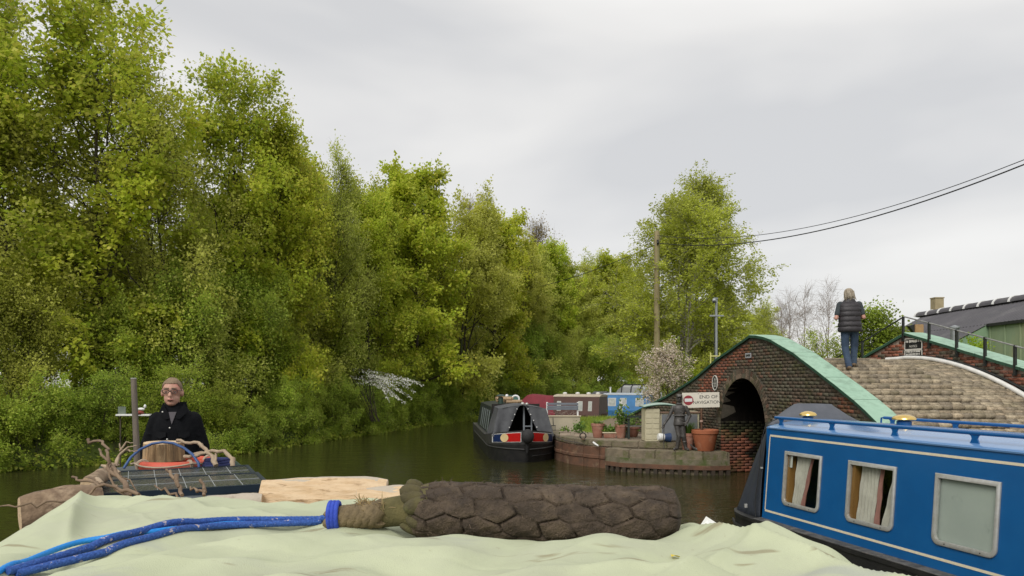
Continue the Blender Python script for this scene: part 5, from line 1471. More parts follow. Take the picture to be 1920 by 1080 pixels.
# ---- green tarpaulin over the fore end of the roof
def smooth(a, b, x): t = np.clip((x - a)/(b - a), 0, 1); return t*t*(3 - 2*t)
def tarp_z(x, y):
    x = np.asarray(x, float); y = np.asarray(y, float)
    g = lambda cx, cy, sx, sy, a=0.: np.exp(-(((x-cx)*cos(a) + (y-cy)*sin(a))/sx)**2 - ((-(x-cx)*sin(a) + (y-cy)*cos(a))/sy)**2)
    z = 2.062 + 0*x
    z += .040 * g(-.33, 1.46, .26, .13) + .034 * g(.155, 1.45, .10, .09) + .042 * g(.50, 1.50, .17, .16) + .028 * g(0, 1.05, 1.2, .24)
    z -= .032 * smooth(-.38, -.22, x) * (1 - smooth(.36, .42, x)) * np.exp(-((y - 1.70)/.10)**2)
    z += .010 * g(-.75, 1.55, .12, .5, .45) - .012 * g(-.55, 1.75, .09, .35, -.5) + .008 * np.sin(9*x + 5*y) * .5 + .006 * np.sin(17*x - 11*y + 1)
    z += .012 * g(-1.05, 1.75, .05, .4, .25) - .016 * g(-.93, 1.55, .05, .45, .35)
    z += .004 * np.sin(31*x + 13*y) * np.sin(19*y - 7*x) + .0025 * np.sin(55*x - 27*y)
    z += .010 * g(.1, 1.25, .5, .035, .25) - .012 * g(.35, 1.2, .4, .03, .5) - .010 * g(-.2, 1.28, .3, .03, -.3)
    fold = lambda x0, y0, x1, y1, w, h: h*np.exp(-np.abs(((x - x0)*(y1 - y0) - (y - y0)*(x1 - x0))/math.hypot(x1 - x0, y1 - y0))/w) * smooth(0, .12, ((x - x0)*(x1 - x0) + (y - y0)*(y1 - y0))/math.hypot(x1-x0, y1-y0)**2) * (1 - smooth(.75, 1, ((x - x0)*(x1 - x0) + (y - y0)*(y1 - y0))/math.hypot(x1-x0, y1-y0)**2))
    z += fold(-1.22, 2.12, -.90, 1.50, .035, 0.037) + fold(-1.15, 2.1, -.1, 1.62, .05, 0.020) + fold(-.9, 1.2, .05, 1.42, .03, 0.014) + fold(-.55, 1.05, .5, 1.3, .03, 0.017) + fold(.1, 1.02, .62, 1.62, .03, 0.020) + fold(.7, 1.1, .3, 1.7, .025, 0.020) + fold(-.35, 1.66, -.95, 1.35, .02, -0.017) + fold(.2, 1.38, .75, 1.05, .02, -0.014)
    xl = np.interp(y, [.6, 1.2, 1.7, 2.1, 2.4], [-.80, -.93, -1.10, -1.22, -1.3])
    xr = np.interp(y, [.6, 1.0, 1.2, 1.5, 1.7, 2.2], [.95, .80, .66, .50, .40, .2])
    dl = np.clip(xl - x, 0, 9); dr = np.clip(x - xr, 0, 9)
    z -= .55*dl*dl/(dl + .12) + .25*dl + .75*dr*dr/(dr + .12)
    yf = np.interp(x, [-1.4, -.25, .0, .5], [2.14, 2.12, 1.86, 1.82])
    df = np.clip(y - yf, 0, 9); z -= 1.6*df*df/(df + .05)
    return z
tx = np.linspace(-1.55, 1.25, 430); ty = np.linspace(.55, 2.36, 300)
TX, TY = np.meshgrid(tx, ty); TZ = tarp_z(TX, TY)
_rc = random.Random(12)
for _k in range(70):                     # small creases in the canvas
    cx_, cy_, an_, ln_ = _rc.uniform(-1.3, .9), _rc.uniform(.9, 2.1), _rc.gauss(.45, .7), _rc.uniform(.05, .22)
    wd_, ht_ = _rc.uniform(.006, .018), _rc.choice((-1, 1)) * _rc.uniform(.0012, .0042)
    a_ = (TX - cx_)*cos(an_) + (TY - cy_)*sin(an_); b_ = -(TX - cx_)*sin(an_) + (TY - cy_)*cos(an_) + .25*a_*a_/ln_*_rc.uniform(-1, 1)
    TZ = TZ + ht_*np.exp(-np.abs(b_)/wd_)*np.exp(-(a_/ln_)**2)
TZ = np.maximum(TZ, 1.60)
V = np.stack([TX.ravel(), TY.ravel(), TZ.ravel()], 1); n_ = len(tx)
ii, jj = np.meshgrid(np.arange(n_-1), np.arange(len(ty)-1))
F = np.stack([(jj*n_+ii).ravel(), (jj*n_+ii+1).ravel(), ((jj+1)*n_+ii+1).ravel(), ((jj+1)*n_+ii).ravel()], 1)
# trim the sheet at its hem on both sides and at the far end
hl_ = np.interp(TY, [.55, 2.4], [-1.25, -1.45]); hr_ = np.interp(TY, [.55, 1.3, 2.4], [1.2, .95, .7])
ok = ((TX > hl_) & (TX < hr_) & (TZ > 1.63)).ravel()
F = F[ok[F].all(1)]
M_tarp = mat('pale_green_canvas', (.505,.54,.365), (.45,.485,.325), 5, .8, .0012, 420, c3=(.42,.44,.32), s3=2.6, lo3=.5, hi3=.7)
_t = M_tarp.node_tree; _N = _t.nodes; _L = _t.links; _b = _N['Principled BSDF']
_src = _b.inputs['Base Color'].links[0].from_socket
_g = _N.new('ShaderNodeNewGeometry')
for _rot, _scl, _lo, _hi, _c in ((.6, (5.0, 22.0, 4.0), .645, .70, (.25,.21,.12)), (-.2, (2.4, 9.0, 2.0), .62, .74, (.36,.38,.34)), (.3, (70, 75, 60), .70, .76, (.36,.35,.22))):
    _m = _N.new('ShaderNodeMapping'); _m.inputs['Rotation'].default_value = (0, 0, _rot); _m.inputs['Scale'].default_value = _scl
    _L.new(_g.outputs['Position'], _m.inputs[0])
    _n = _N.new('ShaderNodeTexNoise'); _n.inputs['Scale'].default_value = 1; _n.inputs['Detail'].default_value = 3; _L.new(_m.outputs[0], _n.inputs['Vector'])
    _r = _N.new('ShaderNodeMapRange'); _r.inputs[1].default_value = _lo; _r.inputs[2].default_value = _hi; _r.inputs[4].default_value = .7; _L.new(_n.outputs['Fac'], _r.inputs[0])
    _x = _N.new('ShaderNodeMix'); _x.data_type = 'RGBA'; _x.inputs[7].default_value = (*_c, 1); _L.new(_r.outputs[0], _x.inputs[0]); _L.new(_src, _x.inputs[6]); _src = _x.outputs[2]
_L.new(_src, _b.inputs['Base Color'])
tp_ = link('tarpaulin', np_mesh('tarpaulin', V, F, M_tarp, smooth=True)); tag(tp_, 'stained pale green canvas tarpaulin rumpled over the boat roof', 'tarpaulin')
so_ = tp_.modifiers.new('thickness', 'SOLIDIFY'); so_.thickness = .003; so_.offset = -1
# the pile the tarpaulin covers
obj('covered_crate', MB().hexa([OF @ Vector(q) for q in ((.9,YC-.45,1.72),(3.1,YC-.45,1.72),(3.1,YC+.45,1.72),(.9,YC+.45,1.72),(.9,YC-.45,1.92),(3.1,YC-.45,1.92),(3.1,YC+.45,1.92),(.9,YC+.45,1.92))]), mat('crate_wood', (.3,.2,.1), (.22,.15,.08), 6, .8), label='long low wooden crate under the tarpaulin and the logs', cat='crate')

# ---- rope fender: thick woven body with scale-like knots
def fender():
    nU, nV = 340, 190
    L = .61; V = []; rng = np.random.default_rng(4)
    s = np.linspace(0, 1, nU); th = np.linspace(0, 2*pi, nV, endpoint=False)
    S, T = np.meshgrid(s, th, indexing='ij')
    prof = np.interp(S, [0,.004,.02,.05,.11,.2,.5,.8,.93,.975,.995,1], [.012,.036,.052,.060,.0655,.066,.0675,.0655,.063,.052,.025,.002])
    # woven cells: staggered scales along the body
    nc = 10; u = S*7.4; v = T/(2*pi)*nc                 # ten plaited bands, scales staggered along them
    wob = .06*np.sin(5*T + 19*S) + .07*np.sin(11*T - 47*S) + .05*np.sin(19*T + 71*S) + .04*np.sin(37*T - 130*S)
    best = np.full(S.shape, 9.); sec = np.full(S.shape, 9.)
    hsh = lambda a, b: np.modf(np.abs(np.sin(a*12.9898 + b*78.233)*43758.5453))[0]
    row = np.floor(v)
    for dr in (-1, 0, 1):
        r_ = row + dr; rm = np.mod(r_, nc); us = u + .5*np.mod(rm, 2); c0 = np.floor(us)
        for dc in (-1, 0, 1):
            c_ = c0 + dc
            du = us - (c_ + .5) + .30*(hsh(rm, c_) - .5); dv = v - (r_ + .5) + .28*(hsh(rm + 7, c_) - .5)
            d = (np.abs(du*1.05)**2 + np.abs(dv*.92 - .25*du)**2)**.5 + wob*.6
            sec = np.where(d < best, best, np.minimum(sec, d)); best = np.minimum(best, d)
    msk = np.clip(.62 + .8*np.sin(3.1*T + 17*S + 1)*np.sin(2*T - 23*S) + .45*np.sin(7*T + 31*S), .12, 1.15)
    edge = 1 - (1 - np.clip((sec - best)/.12, 0, 1))*np.clip(msk + .15, .2, 1.1)
    dome = 1 - best**2*.6
    r = prof*(1 + .085*dome*(.6 + .4*msk) - .03 + .025*np.sin(2*T + 8*S) + .02*np.sin(3*T - 15*S)) - .012*(1 - edge)**1.3*(prof > .03)
    ns = sum(a*np.sin(f*T + g_*S + p_) for a, f, g_, p_ in ((.0010,7,37,0),(.0008,11,-61,2),(.0006,17,83,1)))
    r = r + ns + rng.normal(0, .0005, r.shape)
    sag = -.004*np.sin(S*pi) + .004*np.sin(S*7)
    X = (S - .5)*L; Y = r*np.cos(T); Z = r*np.sin(T)*1.0 + sag
    return np.stack([X, Y, Z], -1).reshape(-1,3), nU, nV, (edge, r)
V, nU, nV, _ = fender()
c_ = np.array(P(1021, 963, 1.69)); ang_ = RAD(-4)
R2 = np.array([[cos(ang_), -sin(ang_), 0],[sin(ang_), cos(ang_), 0],[0,0,1]])
V = V @ R2.T + c_; V_f = V.copy()
idx = np.arange(nU*nV).reshape(nU, nV)
F = np.stack([idx[:-1], np.roll(idx[:-1], -1, 1), np.roll(idx[1:], -1, 1), idx[1:]], -1).reshape(-1,4)
M_fender = mat('tarry_hemp_rope', (.078,.056,.039), (.045,.033,.024), 30, .95, .005, 230, c3=(.13,.095,.064), s3=16, lo3=.48, hi3=.68)
fen = thing('rope_fender', 'fat dark woven rope fender lying on the pale green tarpaulin', 'fender', c_ - np.array([0,0,.066]))
link('woven_body', np_mesh('woven_body', V, F, M_fender, smooth=True), fen)
M_neck = mat('mossy_hemp', (.135,.115,.045), (.085,.075,.03), 30, .95, .003, 200, c3=(.25,.19,.10), s3=12, lo3=.55, hi3=.7)
nk0 = Vector(P(775, 952, 1.712))
neck = MB(); pts = [Vector(P(x, y, 1.712)) for x, y in ((805,955),(778,955),(755,957),(735,959),(712,962))]
neck.tube(pts, [.058,.050,.036,.034,.033], 22, rfun=lambda th, L: 1 + .035*math.sin(L*700) + .05*sin(3*th + 20*L))
obj('mossy_whipping', neck, M_neck, fen, smooth=60)
kn = MB(); rk = random.Random(2)
for k in range(16):                       # lumps of knotted strands round the shoulder
    a = 2*pi*k/16; c0 = Vector(P(789 + rk.uniform(-16, 18), 956 + rk.uniform(-4, 4), 1.712))
    kn.ball(c0 + Vector((0, .046*cos(a), .046*sin(a))), (.030 + rk.uniform(-.008,.012), .013 + rk.uniform(0,.008), .012 + rk.uniform(0,.010)), 9, 6, rotm(ry=rk.uniform(-.6,.6), rz=rk.uniform(-.5,.5)))
o = obj('shoulder_knots', kn, mat('mossy_dark_hemp', (.10,.085,.035), (.06,.05,.028), 22, .95, .003, 180, c3=(.12,.12,.04), s3=10, lo3=.5, hi3=.65), fen, smooth=80)
tail = MB()
for k in range(5):
    ph = 2*pi*k/5
    ps = []
    for i in range(22):
        t = i/21; x = 715 - 100*t; y = 963 + 10*t
        c0 = Vector(P(x, y, 1.70)); r_ = .020*(1 - .25*t); a = ph + 9*t
        ps.append(c0 + Vector((0, r_*cos(a), r_*sin(a)*.9)))
    tail.tube(ps, [.0155*(1 - .2*i/21) for i in range(22)], 9, rfun=lambda th, L: 1 + .10*sin(3*th + 300*L))
obj('rope_tail', tail, mat('pale_hemp', (.22,.165,.09), (.12,.09,.05), 40, .95, .003, 260), fen, smooth=70)
fz = MB()
for k in range(230):                      # frayed fibres
    c0 = Vector(P(rk.uniform(672, 722), rk.uniform(945, 970), 1.70 + rk.uniform(-.02,.03))); d = Vector((rk.gauss(0,1), rk.gauss(0,.6), abs(rk.gauss(.5,.8)))).normalized()*rk.uniform(.012,.032)
    fz.tube([c0, c0 + d*.6 + Vector((0,0,.002)), c0 + d], [.0013,.001,.0004], 3)
obj('frayed_fibres', fz, mat('fray', (.36,.27,.13), (.28,.2,.1), 30, .95), fen)
hv = MB(); Rf = np.random.default_rng(15)
for k in range(700):                     # loose fibres standing off the weave
    i_ = int(Rf.integers(6, nU - 6)); j_ = int(Rf.integers(0, nV)); q = Vector(V_f[i_*nV + j_]); ax_ = Vector(c_) + Vector((q.x - c_[0], 0, 0)); o_ = (q - ax_).normalized()
    d = (o_*Rf.uniform(.2, 1) + Vector((Rf.normal(0,.9), Rf.normal(0,.5), Rf.normal(0,.5)))).normalized()*Rf.uniform(.004, .014)
    hv.tube([q - o_*.001, q + d*.6 + o_*.001, q + d], [.0007,.0006,.0003], 3)
tag(obj('loose_fibres', hv, mat('loose_fibre', (.15,.11,.075), (.09,.068,.046), 60, .95), fen), kind='stuff')
obj('blue_lashing', MB().tube([Vector(P(628, 968, 1.70)) + Vector((-.012 + .024*a/(6*pi), .031*cos(a), .031*sin(a))) for a in np.linspace(0, 6*pi, 90)], .0058, 8), mat('blue_lashing', (.02,.05,.38), (.035,.08,.5), 60, .8, .002, 300), fen, smooth=60)

# ---- blue mooring ropes across the tarpaulin
def rope_mat(name, c1, c2, fleck, lo=.60):
    return mat(name, c1, c2, 240, .8, .002, 500, c3=fleck, s3=52, lo3=lo, hi3=lo + .03)
M_rope = rope_mat('navy_braided_rope', (.010,.045,.21), (.045,.13,.46), (.55,.47,.46))
M_rope2 = mat('bright_blue_rope', (.005,.20,.62), (.01,.26,.72), 200, .6, .001, 300)
def rope_on(ctrl, r, lift, mt, name, label, tw=(0, 0)):
    ps = [Vector((x, y, 0)) for x, y in ctrl]; out = []
    n = 90
    for i in range(len(ps) - 1):
        p0 = ps[max(i-1, 0)]; p1 = ps[i]; p2 = ps[i+1]; p3 = ps[min(i+2, len(ps)-1)]
        for k in range(n):
            t = k/n
            q = .5*((2*p1) + (p2 - p0)*t + (2*p0 - 5*p1 + 4*p2 - p3)*t*t + (3*p1 - p0 - 3*p2 + p3)*t**3); out.append(q)
    out.append(ps[-1])
    zs_ = np.array([float(tarp_z(q.x, q.y)) for q in out]); kw = 131; zp = np.pad(zs_, kw//2, mode='edge')
    zs_ = np.maximum(np.convolve(zp, np.ones(kw)/kw, 'valid'), zs_ - .002)
    for q, zq in zip(out, zs_): q.z = zq + r + lift
    L = 0
    o = obj(name, MB().tube(out, r, 18, rfun=lambda th, L: 1 - .10 + .16*abs(sin(3*th + 260*L)) * abs(sin(3*th - 260*L))**.6), mt, smooth=70, label=label, cat='rope')
    return o
def tp(px, py):          # point of the tarpaulin under a photo pixel
    D = 1.0
    for D in np.arange(.9, 2.2, .004):
        q = P(px, py, D)
        if q.z <= float(tarp_z(q.x, q.y)): break
    return (q.x, q.y)
rope_on([tp(30,1082), tp(240,1024), tp(420,993), tp(602,982)], .0078, .0, M_rope, 'mooring_rope', 'flecked navy rope, lower strand, tied to the woven fender')
rope_on([tp(15,1080), tp(215,1016), tp(430,985), tp(610,977)], .0078, .003, M_rope, 'mooring_rope', 'flecked navy rope, middle strand, running beside the bright blue cord')
rope_on([tp(-20,1088), tp(140,1030), tp(290,1000), tp(430,989), tp(470,988)], .0058, .0, M_rope2, 'cord', 'thin bright blue cord lying along the flecked navy ropes')

# ---- logs, branches, lifebuoy
M_cutwood = mat('fresh_cut_wood', (.72,.55,.36), (.62,.44,.26), 14, .85, .004, 90, stretch=(1,5,5), c3=(.34,.21,.11), s3=11, lo3=.56, hi3=.66)
M_birch2 = mat('birch_log_bark', (.46,.40,.32), (.16,.11,.08), 12, .9, .004, 60, stretch=(1,1,1), lo=.55, hi=.7)
M_logbark = mat('log_bark', (.27,.19,.12), (.15,.10,.065), 14, .95, .012, 40, c3=(.40,.30,.20), s3=6, lo3=.5, hi3=.65)
def roof_log(px, py, D, ang, L, r, name, label, barkm, tilt=0, squash=1.0, half=False, zc=None, roll=0):
    c = P(px, py, D) if zc is None else Vector((P(px, py, D).x, D, zc)); d = Vector((cos(ang)*cos(tilt), sin(ang)*cos(tilt), sin(tilt))); s = Vector((-sin(ang), cos(ang), 0)); u_ = d.cross(s); Rl = Matrix.Rotation(roll, 3, d); s = Rl @ s; u_ = Rl @ u_
    rr = random.Random(int(px + py)); ph = [rr.uniform(0, 6) for _ in range(4)]
    lg_ = thing(name, label, 'log', c - Vector((0,0,r)))
    def ring(t, k=1.0):
        o = []
        n = 24
        for i in range(n):
            a = 2*pi*i/n
            q = r*k*(1 - .13*abs(t)**5 - .04*sin(2.6*t + ph[3]))*(1 + .06*sin(3*a + ph[0]) + .04*sin(5*a + ph[1] + t*3) + .025*sin(9*a + ph[2] + t*8))
            h_ = sin(a)
            if half and h_ > .1: h_ = .1 + .25*(h_ - .1)
            o.append(c + d*(t*L/2) + s*cos(a)*q + u_*h_*q*squash)
        return o
    obj('bark', MB().loft([ring(t) for t in np.linspace(-1, 1, 12)], False, False), barkm, lg_, smooth=50)
    for t, k in ((-1, -1), (1, 1)):
        obj('cut_end', MB().loft([ring(t*.995, .985), ring(t*1.004, .96), ring(t*1.006, .5), ring(t*1.006, .02)], False, True), M_cutwood, lg_, smooth=20)
    if half:
        def fn(i, j):
            t = -1 + 2*i; w = (2*j - 1)*.95*(1 - .13*abs(t)**5 - .04*sin(2.6*t + ph[3]) + .03*sin(11*t))
            return c + d*(t*L/2*.99) + s*w*r + u_*((.30*(1 - w*w) + .13 + .04*sin(9*w + 4*t) + .025*sin(23*w + t*2) + .03*sin(5*t))*r*squash)
        obj('split_face', MB().grid(fn, 24, 16), M_cutwood, lg_, smooth=25)
    return lg_
roof_log(607, 927, 2.5, RAD(4), .42, .062, 'split_log', 'split pale birch log with torn bark edge behind the tarpaulin', M_birch2, half=True, squash=.75, roll=RAD(52))
roof_log(742, 941, 2.40, RAD(8), .25, .06, 'split_log', 'short pale split log between the birch log and the fender', M_birch2, half=True, squash=.7, roll=RAD(45))
roof_log(440, 951, 2.42, RAD(14), .17, .045, 'small_log', 'small log with dark bark patches behind the tarpaulin edge', M_birch2)
roof_log(116, 957, 2.85, RAD(38), .27, .085, 'thick_log', 'thick brown barked log at the left edge of the boat roof', M_logbark, tilt=.05)
roof_log(180, 900, 4.3, RAD(110), .5, .045, 'small_log', 'grey lichen covered log along the left edge of the solar panels', M_logbark)
# upright stump
sc_ = P(305, 848, 5.75)
stp = thing('tree_stump', 'short upright log round standing on the orange lifebuoy', 'log', (sc_.x, sc_.y, 1.80))
def srg(z, k): return [Vector((sc_.x + .142*k*(1 + .07*sin(3*a) + .035*sin(11*a + 2) + .025*sin(23*a))*cos(a), sc_.y + .142*k*(1 + .07*sin(3*a) + .035*sin(11*a + 2) + .025*sin(23*a))*sin(a), z)) for a in np.linspace(0, 2*pi, 48, endpoint=False)]
M_stump = mat('ridged_bark', (.40,.27,.14), (.13,.085,.045), 9, .95, .02, 20, stretch=(3,3,.25), c3=(.5,.38,.22), s3=3, lo3=.55, hi3=.7)
obj('bark', MB().loft([srg(1.79, 1.05), srg(1.83, 1.02), srg(1.88, 1), srg(1.925, .99)], True, False), M_stump, stp, smooth=35)
obj('cut_top', MB().loft([srg(1.924, .985), srg(1.934, .95), srg(1.937, .5), srg(1.937, .02)], False, True), M_cutwood, stp, smooth=20)
# orange lifebuoy lying flat
lc = P(312, 868, 5.5); M_orange = mat('faded_orange', (.62,.095,.045), (.52,.085,.05), 8, .55, c3=(.45,.16,.12), s3=5, lo3=.55, hi3=.7)
lb = thing('lifebuoy', 'faded orange ring lifebuoy lying flat under the log round', 'lifebuoy', (lc.x, lc.y, 1.74))
obj('ring', MB().tube([Vector((lc.x + .245*cos(a), lc.y + .17 + .245*sin(a), 1.775)) for a in np.linspace(0, 2*pi, 41)], .036, 12), M_orange, lb, smooth=50)
gr = MB()
for k in range(4):
    a0 = pi/4 + k*pi/2
    gr.tube([Vector((lc.x + (.245 + .042*cos(b))*cos(a0), lc.y + .17 + (.245 + .042*cos(b))*sin(a0), 1.775 + .042*sin(b))) for b in np.linspace(0, 2*pi, 14)], .012, 6)
    gr.tube([Vector((lc.x + (.30 + .015*sin(pi*t))*cos(a0 + t*pi/2), lc.y + .17 + (.30 + .015*sin(pi*t))*sin(a0 + t*pi/2), 1.80 - .02*sin(pi*t))) for t in np.linspace(0, 1, 10)], .007, 5)
obj('grab_line', gr, mat('old_line', (.45,.36,.27), (.35,.28,.2), 20, .9), lb, smooth=50)
# blue hose arching over the stump
hp = [P(x, y, D) for x, y, D in ((232, 878, 5.4), (245, 858, 5.45), (262, 843, 5.5), (285, 832, 5.55), (305, 829, 5.55), (325, 831, 5.55), (345, 840, 5.5), (362, 853, 5.45), (372, 868, 5.4), (374, 880, 5.4))]
obj('water_hose', MB().tube(hp, .010, 8), mat('blue_hose', (.025,.07,.20), (.03,.085,.24), 9, .45), smooth=60, label='dark blue hose arching over the log round', cat='hose')
obj('rope_coil', MB().tube([Vector((P(395,875,5.4).x + .12*cos(a)*(1 - a*.012), 5.55 + .10*sin(a), 1.75 + .010*a*.3)) for a in np.linspace(0, 8*pi, 120)], .014, 6), mat('navy_coil', (.02,.025,.10), (.03,.04,.14), 20, .8), smooth=60, label='coil of navy rope beside the orange lifebuoy', cat='rope')
# branches
M_branch = mat('dry_branch', (.26,.185,.12), (.16,.11,.075), 20, .95, .004, 60)
M_branch_p = mat('pale_branch', (.42,.33,.23), (.30,.22,.15), 20, .9, .003, 60)
def branch(label, segs, mt=M_branch):
    rb = random.Random(len(label)); mb = MB()
    for pts, r0, r1 in segs:
        q = [P(*p_) for p_ in pts]; fine = []
        for i in range(len(q)-1):
            for k in range(3):
                t = k/3; v_ = q[i].lerp(q[i+1], t)
                fine.append(v_ + Vector((rb.gauss(0,.0045), rb.gauss(0,.005), rb.gauss(0,.0045))))
        fine.append(q[-1]); m_ = len(fine)
        mb.tube(fine, [.62*(r0 + (r1 - r0)*i/(m_-1))*(1 + .22*sin(i*1.9 + i*i)) for i in range(m_)], 7)
    return obj('branch', mb, mt, smooth=60, label=label, cat='branch')
branch('long crooked dry branch rising from the tarpaulin edge towards the post', [([(242,932,2.4),(232,906,2.45),(212,880,2.5),(195,858,2.55),(186,842,2.6)], .014, .006), ([(226,895,2.48),(202,885,2.5),(206,855,2.52),(200,838,2.55),(185,828,2.6),(165,823,2.62)], .009, .008), ([(240,925,2.42),(215,915,2.46),(205,880,2.5)], .009, .006), ([(205,872,2.52),(228,895,2.5),(265,930,2.45)], .005, .004)])
branch('thin long twig reaching out over the water beside the thick log', [([(262,930,2.35),(225,918,2.36),(190,911,2.36),(165,928,2.34),(120,938,2.3),(70,948,2.26),(28,949,2.22),(-10,952,2.2)], .009, .0035), ([(190,911,2.36),(150,900,2.42),(135,894,2.45)], .006, .007), ([(240,932,2.35),(215,910,2.4),(180,904,2.42)], .008, .005)], M_branch)
branch('forked upright twig standing in front of the solar panels', [([(338,932,2.45),(333,905,2.5),(325,888,2.52),(311,880,2.54)], .010, .008), ([(334,912,2.48),(331,890,2.5)], .008, .010), ([(336,928,2.46),(310,922,2.5),(290,910,2.55)], .007, .004)])
branch('small forked twig with a pale broken tip next to the birch logs', [([(384,932,2.45),(380,915,2.47),(376,900,2.5)], .009, .009), ([(381,925,2.46),(368,918,2.5),(357,913,2.52)], .007, .006)], M_branch)
branch('bent pale branch arching beside the log round', [([(405,874,5.30),(398,858,5.35),(385,842,5.40),(372,829,5.45),(352,830,5.50),(332,826,5.55)], .028, .018), ([(372,829,5.45),(378,838,5.45)], .018, .022), ([(345,858,5.50),(375,850,5.45),(400,846,5.40)], .022, .014)], M_branch_p)
branch('curved branch with a round bend at the right rear of the roof', [([(438,874,5.20),(436,862,5.22),(425,849,5.30),(405,845,5.35),(385,848,5.40),(365,856,5.45)], .026, .020), ([(404,872,5.30),(405,850,5.35)], .012, .012)], M_branch_p)
branch('lichen covered tangle of twigs at the left rear of the roof', [([(215,875,5.20),(222,858,5.25),(228,842,5.30),(224,832,5.30)], .02, .008), ([(228,850,5.28),(240,838,5.30),(256,835,5.30)], .012, .006), ([(226,846,5.28),(236,828,5.30),(250,830,5.30)], .010, .005), ([(232,842,5.30),(244,846,5.30),(258,845,5.32)], .010, .006)], M_branch_p)
# scraps of lichen and bark heaped along the left of the panels
rl = random.Random(6)
for k in range(10):
    t = k/9; q = P(175 + 38*t + rl.uniform(-8, 8), 908 - 34*t + rl.uniform(-5, 5), 4.0 + 1.2*t)
    a = rl.uniform(0, 3.1); d = Vector((cos(a), sin(a), rl.uniform(-.2,.4)))*rl.uniform(.04,.10)
    obj('kindling_stick', MB().tube([q - d, q + Vector((0,0,.012)), q + d], [.014,.018,.008], 7), M_branch_p if k % 2 else M_logbark, smooth=60, label='short gnarled stick of kindling heaped along the left of the panels', cat='stick', group='kindling on the roof')
# post standing on the roof
q0, q1 = P(256, 838, 6.0), P(250.5, 710, 6.05)
pst = thing('roof_post', 'weathered grey-brown post standing upright on the boat roof behind the kindling', 'post', (q0.x, q0.y, 1.73))
M_post = mat('weathered_post', (.17,.14,.11), (.10,.085,.07), 7, .8, .003, 30, stretch=(4,4,.5))
obj('shaft', MB().tube([Vector((q0.x + .006, q0.y, 1.72)), q0, (q0 + q1)/2, q1], [.024,.024,.023,.022], 14), M_post, pst, smooth=50)
obj('cap', MB().lathe([(.0235,0),(.0235,.004),(.018,.006)], q1, 14), M_alu, pst)
# white scrap peeking over the tarpaulin by the fender, petals and a leaf
p_ = P(1330, 985, 1.75)
obj('paper_scrap', MB().raw([P(1308,992,1.72), P(1324,968,1.74), P(1368,996,1.74), P(1340,1004,1.70)] + [P(1308,993,1.722) , P(1324,969.5,1.743), P(1368,997,1.743), P(1340,1005,1.703)], [(0,1,2,3),(7,6,5,4),(0,4,5,1),(1,5,6,2),(2,6,7,3),(3,7,4,0)]), M_pwhite, label='folded white paper corner sticking up beside the rope fender', cat='paper')
x_, y_ = tp(1266, 1047)
obj('fallen_leaf', MB().grid(lambda i, j: Vector((x_ - .008 + .016*i, y_ - .006 + .012*j, float(tarp_z(x_, y_)) + .004 + .003*sin(3*i + 2*j))), 3, 3), mat('yellow_leaf', (.75,.60,.05), (.6,.45,.03), 40, .7), smooth=60, label='tiny yellow leaf fallen on the green tarpaulin', cat='leaf')
# ================================================================== STREET THINGS ON THE QUAY AND BEYOND
M_terra = mat('terracotta', (.40,.13,.055), (.33,.10,.045), 6, .75, .002, 30, c3=(.45,.20,.11), s3=3, lo3=.55, hi3=.7)
M_terra_p = mat('weathered_terracotta', (.36,.17,.12), (.28,.125,.085), 7, .85, .003, 30, c3=(.42,.27,.20), s3=4, lo3=.5, hi3=.68)
M_soil = mat('soil', (.035,.025,.018), (.055,.04,.028), 20, .95)
M_plant = leaf_mat('pot_plant_leaf', G((.09,.17,.03), (.14,.25,.045), (.22,.33,.08)), .35, hue=.02, val=.2)
def blades(rng, c, n, h, spread, w, arch=.5, r0=.05, flip=None):
    a = rng.uniform(0, 2*pi, n); hh = h*rng.uniform(.55, 1.1, n); sp = spread*rng.uniform(.2, 1.1, n)
    base = np.array(c) + np.stack([np.cos(a)*r0*rng.uniform(0,1,n), np.sin(a)*r0*rng.uniform(0,1,n), 0*a], 1)
    V = []; F = []
    sd = np.stack([-np.sin(a), np.cos(a), 0*a], 1)*w/2; out = np.stack([np.cos(a), np.sin(a), 0*a], 1)
    K = 5
    for k in range(K):
        t = k/(K-1)
        ctr = base + out*(sp*t**1.4)[:,None]; ctr[:,2] += hh*(t - arch*t*t)
        wd = (1 - t**1.6)*.96 + .04
        V.append(ctr - sd*wd); V.append(ctr + sd*wd)
    V = np.stack(V, 1).reshape(-1,3)
    b = np.arange(n)[:,None]*2*K
    F = np.concatenate([b + [2*k, 2*k+1, 2*k+3, 2*k+2] for k in range(K-1)], 0)
    return V, F
rq = np.random.default_rng(77)
